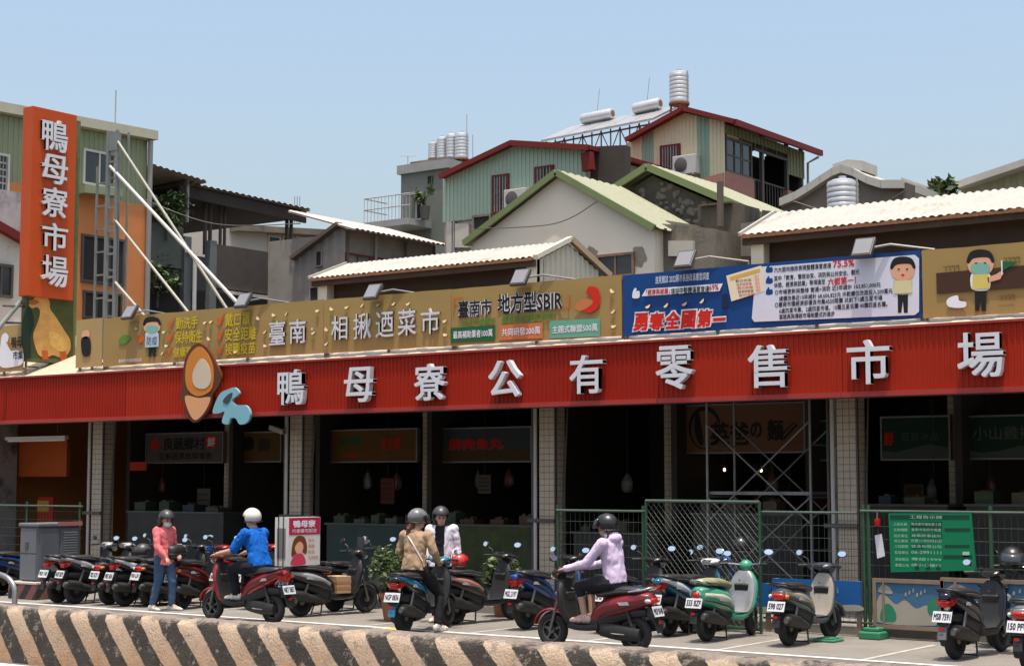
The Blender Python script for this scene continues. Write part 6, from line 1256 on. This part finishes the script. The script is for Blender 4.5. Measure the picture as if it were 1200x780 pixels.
def person(label, M, J, fit, top_m, leg_m, shoe_m, hel, hair=None, short=False, crop=None, mask=None, hood=False, jacket=None, bag=False, seed=1.0, hairc=None, visor=True, yaw=0.0, hpitch=0.0, slim=1.0):
    """J: joints in the person's own frame (x forward, y left)"""
    t = bpy.data.objects.new('person', None); COL.objects.link(t); t.matrix_basis = M; tag(t, label, 'person')
    J = {k: Vector(v) for k, v in J.items()}; lat = (J['shL'] - J['shR']).normalized(); up = (J['neck'] - J['pel']).normalized(); fw = lat.cross(up).normalized()
    hl = (J['hipL'] - J['hipR']).normalized(); hc = J['head']; Hm = Matrix.Rotation(yaw, 3, 'Z') @ Matrix.Rotation(hpitch, 3, 'Y')
    b = MB()
    # body: skull, jaw, nose, ears, neck
    b.ell(hc + Hm @ Vector((-.005, 0, .02)), (.098, .076, .105), 16, 10, Hm); b.ell(hc + Hm @ Vector((.032, 0, -.055)), (.06, .056, .065), 14, 8, Hm); b.ell(hc + Hm @ Vector((.098, 0, -.018)), (.018, .013, .024), 8, 6, Hm)
    for s in (-1, 1): b.ell(hc + Hm @ Vector((-.005, s*.076, -.01)), (.018, .008, .03), 8, 6, Hm)
    limb(b, [J['neck'] - up*.05, hc - Vector((.01, 0, .06))], [.056*slim, .052*slim])
    ch = (J['shL'] + J['shR'])/2
    secs = [(J['pel'] - up*.06, .145*slim, .10, fw), (J['pel'] + up*.05, .15*slim, .105, fw), (J['pel'] + up*.18, .125*slim, .092, fw), (ch - up*.16, .145*slim, .105, fw), (ch - up*.03, .155*slim, .095, fw), (J['neck'] - up*.03, .07, .06, fw)]
    torso(b, secs, lat)
    for s in 'LR':
        limb(b, [J['sh' + s], J['el' + s], J['wr' + s]], [.052*slim, .040*slim, .028*slim])
        limb(b, [J['hip' + s], J['kn' + s], J['an' + s]], [.082*slim, .056*slim, .037*slim]); limb(b, [J['an' + s], J['toe' + s]], [.036, .026])
        # hand: palm, four fingers of unequal length with a knuckle bend, thumb from the palm's side
        w = J['wr' + s]; d = J.get('hd' + s, (w - J['el' + s])).normalized(); cur = J.get('cur' + s, Vector((0, 0, -1))); cur = (cur - d*cur.dot(d)).normalized(); sd = d.cross(cur).normalized()
        b.ell(w + d*.05, (.042, .042, .042), 10, 6, Matrix((d, sd, cur)).transposed() @ Matrix.Diagonal((1.15, .95, .42)))
        for i, (o_, l_) in enumerate(((-.030, .066), (-.010, .075), (.010, .072), (.029, .056))): k0 = w + d*.085 + sd*o_; k1 = k0 + d*l_*.45 + cur*l_*.28; k2 = k1 + cur*l_*.45 + d*l_*.12; limb(b, [k0, k1, k2], [.0095, .0088, .0075], 8)
        sg = 1 if s == 'L' else -1; k0 = w + d*.035 - sd*.03; k1 = k0 - sd*.025 + d*.03 + cur*.01; limb(b, [k0, k1, k1 + d*.028 + cur*.012], [.012, .0105, .009], 8)
    place('body', remeshed(b, .0085, 3), m_skin, t)
    # face
    for s in (-1, 1): MB().ell(hc + Hm @ Vector((.086, s*.031, .005)), (.008, .014, .007), 8, 6, Hm).build('eye', BLK, t, local=True, smooth=True); MB().ell(hc + Hm @ Vector((.088, s*.031, .024)), (.006, .018, .004), 8, 6, Hm).build('eyebrow', m_hair, t, local=True)
    if mask:
        mm = MB(); mm.ell(hc + Hm @ Vector((.05, 0, -.05)), (.066, .062, .056), 14, 8, Hm); mm.build('face_mask', mask, t, smooth=True, local=True)
    else: MB().ell(hc + Hm @ Vector((.088, 0, -.058)), (.008, .022, .007), 8, 6, Hm).build('lips', mat('lips', (.38, .14, .12)), t, local=True, smooth=True)
    # shirt
    c = MB(); g = .016
    torso(c, [(J['pel'] - up*.03 if not fit.get('long') else J['pel'] - up*.13, (.168 + fit.get('hem', 0))*slim, .128, fw), (J['pel'] + up*.06, .172*slim, .13, fw), (J['pel'] + up*.19, .155*slim, .12, fw), (ch - up*.16, .17*slim, .128, fw), (ch - up*.02, .178*slim, .112, fw), (ch + up*.045, .12*slim, .085, fw), (J['neck'] - up*.005, .068, .066, fw)], lat)
    for s in 'LR':
        if short: m_ = J['sh' + s].lerp(J['el' + s], .86); limb(c, [J['sh' + s], m_], [.074*slim, .068*slim])
        else: limb(c, [J['sh' + s], J['el' + s], J['el' + s].lerp(J['wr' + s], .97)], [.074*slim, .060*slim, .043*slim])
    if hood: c.ell(J['neck'] - fw*.075 - up*.03, (.085, .12, .075), 14, 8); c.ell(J['neck'] - fw*.03 + up*.02, (.085, .105, .05), 14, 8)
    place('shirt', remeshed(c, .011, 3, fit.get('wr', .011), 8.5, seed), top_m, t)
    # trousers
    c = MB(); torso(c, [(J['pel'] - up*.10, .15*slim, .115, fw), (J['pel'] - up*.0, .163*slim, .122, fw), (J['pel'] + up*.07, .155*slim, .115, fw)], hl)
    for s in 'LR':
        e = J['kn' + s].lerp(J['an' + s], .93 if crop is None else crop); limb(c, [J['hip' + s], J['hip' + s].lerp(J['kn' + s], .5), J['kn' + s], e], [.098*slim, .092*slim, .072*slim, (.058 if crop is None else .062)*slim])
    place('trousers', remeshed(c, .011, 3, .008, 9.0, seed + 4), leg_m, t)
    for s in 'LR':
        a, e = J['an' + s], J['toe' + s]; d = (e - a); d.z = 0; d.normalize(); zf_ = min(e.z, a.z - .05) - .03; bs = Vector((a.x, a.y, 0)); c = MB()
        sdv = Vector((-d.y, d.x, 0))
        for q, w_, h_ in ((-.055, .034, .05), (.0, .038, .058), (.07, .043, .045), (.14, .044, .036), (.185, .034, .026)):
            c.ell(bs + d*q + Vector((0, 0, zf_ + h_*.75)), (w_*1.15, w_, h_), 12, 8, Matrix((d, sdv, ZZ)).transposed())
        limb(c, [a + Vector((0, 0, .005)), bs + Vector((0, 0, zf_ + .05))], [.042, .042]); place('shoe', remeshed(c, .008, 2), shoe_m, t)
    if jacket:
        c = MB(); torso(c, [(J['pel'] - up*.10, .19, .14, fw), (J['pel'] + up*.1, .185, .138, fw), (ch - up*.12, .19, .138, fw), (ch + up*.01, .19, .122, fw), (ch + up*.06, .10, .08, fw)], lat)
        for s in 'LR': limb(c, [J['sh' + s], J['el' + s], J['el' + s].lerp(J['wr' + s], .95)], [.082, .066, .05])
        me = remeshed(c, .011, 3, .012, 8, seed + 2); bm_ = bmesh.new(); bm_.from_mesh(me)
        dl = [f for f in bm_.faces if (lambda q: q.dot(fw) > .02 and abs(q.dot(lat)) < .068)(f.calc_center_median() - ch)]; bmesh.ops.delete(bm_, geom=dl, context='FACES'); bm_.to_mesh(me); bm_.free()
        place('open_jacket', me, jacket, t).modifiers.new('t', 'SOLIDIFY').thickness = .006
    # hair below the helmet
    if hair:
        c = MB(); hm_ = hairc or m_hair
        if hair == 'tail': limb(c, [hc + Hm @ Vector((-.085, 0, -.05)), hc + Hm @ Vector((-.125, 0, -.12)), hc + Hm @ Vector((-.13, .01, -.22)), hc + Hm @ Vector((-.12, .0, -.30))], [.04, .045, .035, .012])
        else:
            for s in (-1, 0, 1): limb(c, [hc + Hm @ Vector((-.06, s*.05, -.02)), hc + Hm @ Vector((-.085, s*.06, -.12)), hc + Hm @ Vector((-.07, s*.065, -.12 - (.12 if hair == 'long' else .02)))], [.045, .045, .02])
        place('hair', remeshed(c, .009, 2, .008, 30, 3), hm_, t)
    if bag: MB().tube(spl([J['shL'] + up*.05 - fw*.02, ch - fw*.125 - up*.1, J['pel'] - lat*.16 - fw*.06 + up*.1], 5), .010, 6).build('bag_strap', mat('strap', (.62, .60, .56)), t, local=True, smooth=True)
    helmet(t, hc + Hm @ Vector((-.004, 0, .03)), yaw, hel, hpitch, visor)
    return t
def rider(wb=1.27, lean=.0, low=0.0, ground=False, armx=0.0):
    gx = (.98 + (wb - 1.27))*.92; z0 = .835 - low
    J = dict(pel=(.27, 0, z0), neck=(.38 + lean, 0, z0 + .535), head=(.425 + lean*1.15, 0, z0 + .655), shL=(.365 + lean, .185, z0 + .455), shR=(.365 + lean, -.185, z0 + .455), elL=(.56 + lean*.7, .26, z0 + .21), elR=(.56 + lean*.7, -.26, z0 + .21), wrL=(gx - .09, .28, .985), wrR=(gx - .09, -.28, .985), hdL=(.09, .01, -.02), hdR=(.09, -.01, -.02), hipL=(.31, .10, z0 - .02), hipR=(.31, -.10, z0 - .02),
             knL=(.70, .14, z0 - .06), knR=(.70, -.14, z0 - .06), anL=(.66, .09, .41), anR=(.66, -.09, .41), toeL=(.79, .10, .37), toeR=(.79, -.10, .37))
    if ground: J.update(elL=(.34, .27, 1.09), elR=(.34, -.27, 1.09), wrL=(.56, .19, .96), wrR=(.58, -.20, .95), hdL=(.09, -.03, -.02), hdR=(.09, .03, -.02), knL=(.56, .24, .50), knR=(.56, -.24, .50), anL=(.40, .30, .10), anR=(.40, -.30, .10), toeL=(.53, .32, .06), toeR=(.53, -.32, .06))
    return J
def tf(s): return Matrix.Translation(s.matrix_basis.translation) @ Matrix.Rotation(s.matrix_basis.to_euler().z, 4, 'Z')
cloth = lambda n, c, **k: mat('cloth_' + n, srgb(*c), rough=.85, var=.08, vs=8, bump=.15, bs=220, spec=.2, **k)
m_jean = cloth('jeans', (62, 84, 112)); m_blackc = cloth('black', (26, 26, 29)); m_wshoe = cloth('white_shoe', (196, 190, 182)); m_dshoe = cloth('dark_shoe', (50, 46, 46))
h_white = mat('helmet_white', (.62, .59, .53), rough=.25, var=.04, coat=.4); h_black = mat('helmet_black', (.012, .012, .013), rough=.3, var=.1, coat=.15); h_grey = mat('helmet_grey', (.035, .035, .037), rough=.4, var=.1); h_red = mat('helmet_red', (.42, .02, .015), rough=.22, var=.05, coat=.4)
h_sil = mat('helmet_silver_black', (.09, .09, .092), rough=.2, var=1.0, vs=9, coat=.4); m_maskw = cloth('mask', (196, 200, 196))
person('person in a blue polo shirt and white helmet straddling a red scooter', tf(mscoot), rider(1.34, .03), dict(wr=.013), cloth('blue', (18, 92, 178)), cloth('navy_trouser', (28, 30, 40)), m_wshoe, h_white, short=True, seed=2, visor=False, hpitch=.1, slim=1.12)
person('person in a lavender hoodie and black helmet riding a dark red scooter', tf(lscoot), rider(1.27, -.02), dict(wr=.008, hem=.008), cloth('lavender', (196, 178, 204)), cloth('charcoal', (36, 36, 42)), cloth('pale_shoe', (186, 160, 152)), h_black, hood=True, crop=.25, seed=5, hair='short')
person('person in a beige jacket with auburn ponytail straddling a black scooter', tf(bscoot), rider(1.27, -.04, -.02, True), dict(wr=.013, hem=.012), cloth('beige', (158, 132, 106)), m_blackc, m_wshoe, h_sil, hair='tail', hairc=mat('hair_auburn', (.13, .04, .02), rough=.45, var=.3, vs=30), bag=True, seed=9, yaw=-.6, hpitch=.1)
def stand(h=1.58, aL=(.05, .26, 0), aR=(.05, -.26, 0), step=.1, hL=None, hR=None):
    k = h/1.7
    J = dict(pel=(0, 0, .93), neck=(.01, 0, 1.44), head=(.05, 0, 1.555), shL=(0, .175, 1.375), shR=(0, -.175, 1.375), elL=(-.02, .235, 1.10), elR=(-.02, -.235, 1.10), wrL=(.10, .25, .87), wrR=(.10, -.25, .87), hipL=(0, .09, .91), hipR=(0, -.09, .91), knL=(.03 + step, .10, .50), knR=(.03 - step*.6, -.10, .50), anL=(step*1.3 - .02, .11, .09), anR=(-step*1.3 - .04, -.11, .09), toeL=(step*1.3 + .11, .13, .05), toeR=(-step*1.3 + .09, -.13, .05))
    if hL: J['elL'], J['wrL'] = hL
    if hR: J['elR'], J['wrR'] = hR
    return {a: Vector(v)*k for a, v in J.items()}
def at(p, d): return Matrix.Translation(p) @ Matrix.Rotation(math.atan2(d.y, d.x), 4, 'Z')
d1 = RT*.75 - FW*.55
person('person in a pink sweater and jeans with a mask and black helmet', at(rw(191, 715), d1), stand(1.56, step=.09, hR=((.10, -.25, 1.11), (.27, -.20, .93)), hL=((-.03, .25, 1.10), (.16, .17, .98))), dict(long=True, wr=.010), cloth('pink', (206, 108, 112)), m_jean, m_wshoe, h_grey, hair='long', hairc=mat('hair_brown', (.05, .025, .02), rough=.5, var=.3), mask=m_maskw, seed=12, visor=False, yaw=-.25, hpitch=.28, slim=.95)
d2 = RT*-.15 - FW*.9
person('person in black top and open white jacket standing behind the beige jacket', at(rw(517, 729), d2), stand(1.66, step=.04), dict(wr=.008), m_blackc, m_blackc, m_wshoe, h_grey, jacket=cloth('white_jacket', (205, 200, 208)), hair='short', seed=15, visor=False, yaw=.35, hpitch=.2, slim=.95)

# ------------------------------------------------------------------ loose helmets, placard box, carton, potted shrubs
def loose(label, p, m, yaw, s=1.0, visor=True, tilt=0.0):
    t = thing('loose_helmet', label, 'helmet', p, group='helmets left on scooters'); helmet(t, (0, 0, .09), yaw, m, tilt, visor, s=s); return t
def on(scn, x, y, z): return scn.matrix_basis @ Vector((x, y, z))
SCS = [o for o in COL.objects if o.type == 'EMPTY' and o.get('category') == 'scooter']
def find(s): return next(o for o in SCS if s in o['label'])
loose('red half helmet resting on the dusty pink scooter seat', on(find('dusty pink'), .12, 0, .86), h_red, 1.2, .92, False); loose('grey helmet resting on a black scooter near the woman in pink', on(find('pale silver'), .92 - .55, 0, .86), h_grey, 1.0, 1, False)
loose('black helmet hung on the mirror of the navy scooter by the mint one', on(find('navy scooter parked'), 1.03, -.33, 1.14), h_black, 2.4, 1.05); loose('black helmet hung on the handlebar of the dark navy scooter', on(find('dark navy scooter with'), 1.03, -.30, 1.12), h_black, -1.2, 1.15)
bx_ = boxsc.matrix_basis.translation; XP = bx_.x + .14
ya, yb2 = P(338, 640, X=XP).y, P(375, 640, X=XP).y; z0 = .775; z1 = P(340, 606, X=XP).z
pb_ = thing('placard_box', 'white box with crimson printed placard strapped on a scooter seat', 'placard box', ((XP - .14), ya, z0))
m_pbx = mat('placard_white', (.60, .58, .54), rough=.5, var=.06)
for q in ((XP - .28, XP, ya, ya + .02, z0, z1), (XP - .28, XP, yb2 - .02, yb2, z0, z1), (XP - .28, XP - .26, ya + .021, yb2 - .021, z0, z1), (XP - .02, XP, ya + .021, yb2 - .021, z0, z1), (XP - .259, XP - .021, ya + .021, yb2 - .021, z0, z0 + .02), (XP - .259, XP - .021, ya + .021, yb2 - .021, z1 - .03, z1 - .01)): MB().box(*q).build('panel', m_pbx, pb_)
MB().box(XP - .235, XP - .06, ya - .006, ya, z0 + .12, z1 - .16).build('grey_insert', mat('placard_grey', (.16, .155, .15)), pb_)
def xp(pts, m, off, nm, sm=False):
    pts = smooth_poly(pts) if sm else pts; MB().add([(XP + off, ya + (yb2 - ya)*u_, z0 + (z1 - z0)*v_) for u_, v_ in pts], [tuple(range(len(pts)))]).build(nm, m, pb_)
xp([(.01, .64), (.99, .64), (.99, .99), (.01, .99)], paint('crimson', (176, 34, 74)), .003, 'printed_header'); text_fit(MB(), '鴨母寮', (XP + .006, ya + (yb2 - ya)*.14, z0 + (z1 - z0)*.79), Y_, ZZ, (yb2 - ya)*.7, (z1 - z0)*.15, bold=.03).build('printed_title', WHT, pb_); text_fit(MB(), '代客擺宅配送', (XP + .006, ya + (yb2 - ya)*.1, z0 + (z1 - z0)*.68), Y_, ZZ, (yb2 - ya)*.78, (z1 - z0)*.08, bold=.0).build('printed_line', WHT, pb_)
xp([(.1, .2), (.14, .5), (.3, .62), (.5, .58), (.58, .4), (.55, .24), (.35, .3)], paint('pic_hair', (110, 62, 30)), .003, 'printed_hair', True); xp([(.2, .4), (.34, .5), (.46, .42), (.42, .28), (.3, .25), (.22, .3)], SKN, .005, 'printed_face', True); xp([(.08, .03), (.52, .03), (.48, .2), (.34, .26), (.16, .2)], paint('pic_pink', (196, 60, 84)), .006, 'printed_top', True)
for k in range(4): text_fit(MB(), ('魚丸', '蔬果', '肉品', '外送服務')[k], (XP + .005, ya + (yb2 - ya)*.62, z0 + (z1 - z0)*(.48 - .12*k)), Y_, ZZ, (yb2 - ya)*(.2 if k < 3 else .32), (z1 - z0)*.07).build('printed_line', ORG, pb_)
for x in (XP - .2, XP - .1): MB().tube([(x, ya - .012, z0 - .12), (x, ya - .012, z1 + .01), (x, yb2, z1 + .01)], .008, 5).build('strap', m_plas, pb_)
cb = on(boxsc, .74, 0, .357); t = thing('cardboard_carton', 'brown printed carton standing on the placard scooter floor', 'carton', cb, boxsc.matrix_basis.to_euler().z); MB().box(-.13, .13, -.16, .16, 0, .26).build('box', mat('cardboard', (.38, .24, .13), rough=.8, var=.12, vs=6), t, local=True, bevel=.004)
for k in range(2): MB().box(-.131 - .002, .131 + .002, -.163, .163, .06 + .09*k, .10 + .09*k).build('printed_band', mat('carton_print', (.34, .16, .07), var=.2), t, local=True)
MB().box(-.132, .132, -.03, .03, .2601, .262).build('tape', mat('tape', (.5, .42, .3)), t, local=True)
m_pot = mat('terracotta', (.24, .095, .05), rough=.8, var=.2, vs=6)
for px, py, s, lab, sd_ in ((462, 727, 1.0, 'leafy shrub in a terracotta pot left of the beige jacket', 31), (590, 722, .85, 'leafy shrub in a terracotta pot behind the dusty pink scooter', 44)):
    p = rw(px, py); t = thing('potted_shrub', lab, 'potted plant', p, group='potted shrubs'); MB().lathe(p, [(0, 0), (.15*s, 0), (.21*s, .34*s), (.235*s, .35*s), (.235*s, .41*s), (.20*s, .41*s), (.19*s, .37*s), (0, .37*s)], 22).build('pot', m_pot, t, smooth=True); leaves('foliage', p + ZZ*.78*s, (.36*s, .36*s, .32*s), 1500, m_lf, t, .045, sd_)
    for k in range(5): a = k*1.3; MB().tube([p + ZZ*.3*s, p + ZZ*.6*s + Vector((math.cos(a)*.1, math.sin(a)*.1, 0)), p + ZZ*.95*s + Vector((math.cos(a)*.22, math.sin(a)*.22, 0))], [.012, .008, .004], 5).build('stem', m_trunk, t)
# ------------------------------------------------------------------ dim stock and fittings inside the stalls
m_fr = mat('fridge_shell', (.13, .13, .135), rough=.4, var=.15); m_shelf = mat('shelf_board', (.07, .055, .04), rough=.8, var=.3)
r5 = random.Random(21)
for px0, px1, lab in ((394, 420, 'under the long ochre sign'), (690, 712, 'in the unlit bay'), (1058, 1082, 'under the wave sign'), (212, 232, 'under the white shop sign')):
    a, b = P(px0, 560, Y=28.6).x, P(px1, 560, Y=28.6).x
    t = thing('display_fridge', 'dim upright display fridge ' + lab, 'fridge', (a, 28.9, .12)); MB().box(a, b, 28.6, 29.3, .12, 2.0).build('cabinet', m_fr, t, bevel=.02); MB().box(a + .06, b - .06, 28.585, 28.6, .45, 1.75).build('glass_door', m_glass, t); MB().box(b - .1, b - .07, 28.555, 28.585, .9, 1.3).build('handle', m_alu, t); MB().box(a + .05, b - .05, 28.58, 28.6, 1.8, 1.95).build('header', paint('fridge_header_%d' % px0, r5.choice([(90, 30, 26), (40, 60, 100), (110, 90, 40)])), t)
for px0, px1, lab in ((520, 600, 'under the pale blue sign'), (300, 328, 'under the small ochre sign'), (830, 925, 'in the noodle stall'), (1140, 1190, 'under the handwritten green sign')):
    a, b = P(px0, 560, Y=28.8).x, P(px1, 560, Y=28.8).x; t = thing('stock_shelf', 'shelf of packed goods ' + lab, 'shelf', (a, 29.2, .12))
    for x in (a, b): MB().box(x - .03, x + .03, 28.8, 29.4, .12, 2.3).build('upright', m_shelf, t)
    for k in range(4):
        z = .6 + .5*k; MB().box(a + .03, b - .03, 28.8, 29.4, z, z + .03).build('board', m_shelf, t); x = a + .08
        while x < b - .25:
            w = r5.uniform(.12, .3); hh = r5.uniform(.14, .36); MB().box(x, x + w, 28.83, 29.1, z + .031, z + hh).build('packet', mat('packet_%d' % r5.randint(0, 6), r5.choice([(.14, .05, .03), (.10, .09, .05), (.04, .07, .09), (.13, .12, .10), (.05, .08, .04)]), var=.3, vs=9), t); x += w + r5.uniform(.02, .12)
for i, px in enumerate((190, 431, 465, 560, 596, 735, 905, 1092, 1160)):
    p = P(px, r5.uniform(552, 566), Y=26.7); w = r5.uniform(.08, .14); t = thing('hanging_bag', ('red', 'white', 'pink striped', 'clear')[i % 4] + ' plastic bag hanging above the ' + ('white sign', 'ochre sign', 'blue sign', 'unlit', 'noodle', 'wave sign', 'handwritten sign')[0 if px < 270 else 1 if px < 500 else 2 if px < 630 else 3 if px < 790 else 4 if px < 950 else 5 if px < 1120 else 6] + ' counter', 'bag', p, group='bags hanging in the stalls')
    MB().loft([[p + Vector((math.cos(a)*w*s_*r5.uniform(.85, 1.1), math.sin(a)*w*.5*s_, z)) for a in [2*math.pi*k/10 for k in range(10)]] for s_, z in ((.5, -.3), (1, -.25), (.95, -.1), (.45, .02), (.15, .06))]).build('bag', mat('bag_%d' % (i % 4), ((.10, .02, .02), (.12, .115, .11), (.11, .05, .055), (.08, .085, .085))[i % 4], rough=.35, var=.2), t, smooth=True); MB().tube([p + ZZ*.05, (p.x, p.y, 3.549)], .006, 4).build('string', m_conduit, t)
for px0, px1, py0, py1, c, lab in ((231, 246, 572, 606, (96, 90, 84), 'pale price list panel under the white shop sign'), (446, 462, 560, 590, (90, 40, 34), 'red price board under the long ochre sign'), (560, 575, 556, 578, (86, 76, 62), 'small tan price board under the pale blue sign'), (1090, 1100, 585, 600, (100, 80, 40), 'small ochre framed picture by the inner column')):
    a, b = P(px0, (py0 + py1)/2, Y=26.2), P(px1, (py0 + py1)/2, Y=26.2); t = thing('price_board', lab, 'price board', a, group='price boards'); z0, z1 = P(px0, py1, Y=26.2).z, P(px0, py0, Y=26.2).z; MB().box(a.x, b.x, 26.2, 26.22, z0, z1).build('panel', paint('pb_%d' % px0, c), t)
    for k in range(4): z = z0 + (z1 - z0)*(.18 + .2*k); MB().box(a.x + .03, b.x - .03 - .04*(k % 2), 26.194, 26.2, z, z + .02).build('printed_row', BLK, t)
    MB().tube([((a.x + b.x)/2, 26.21, z1), ((a.x + b.x)/2, 26.21, 3.549)], .006, 4).build('hanger', m_conduit, t)
# shoppers' side of the roofs: small fittings on the houses behind
m_ac = mat('ac_shell', (.42, .41, .38), rough=.5, var=.12)
def aircon(label, p, ax='x'):
    t = thing('air_conditioner', label, 'air conditioner', p, group='outdoor air conditioner units')
    MB().box(p.x - .38, p.x + .38, p.y - .32, p.y - .02, p.z, p.z + .55).build('case', m_ac, t, bevel=.02); MB().lathe((p.x - .1, p.y - .322, p.z + .28), [(0, 0), (.2, 0), (.21, -.012), (.19, -.02), (0, -.02)], 18, 'y').build('fan_grille', m_conduit, t, smooth=True)
    for s in (-.3, .3): MB().box(p.x + s - .02, p.x + s + .02, p.y - .34, p.y + .02, p.z - .04, p.z).build('bracket', m_gut, t)
aircon('air conditioner under the window of the green sheet house', P(611, 246, Y=YH)); aircon('air conditioner low on the beige striped house', P(808, 206, Y=YK))
for pts, lab in (([(700, 236), (650, 262), (560, 268)], 'thin cable sagging across the white gable'), ([(930, 236), (1000, 252), (1064, 222)], 'thin cable sagging before the grey gable'), ([(160, 230), (250, 262), (352, 262)], 'thin cable strung along the terrace')):
    y_ = {700: YW - .3, 930: 31.8, 160: 27.5}[pts[0][0]]; q = spl([P(x, y, Y=y_) for x, y in pts], 8); tag(MB().tube(q, .012, 4).build('overhead_cable', m_conduit), lab, 'cable')
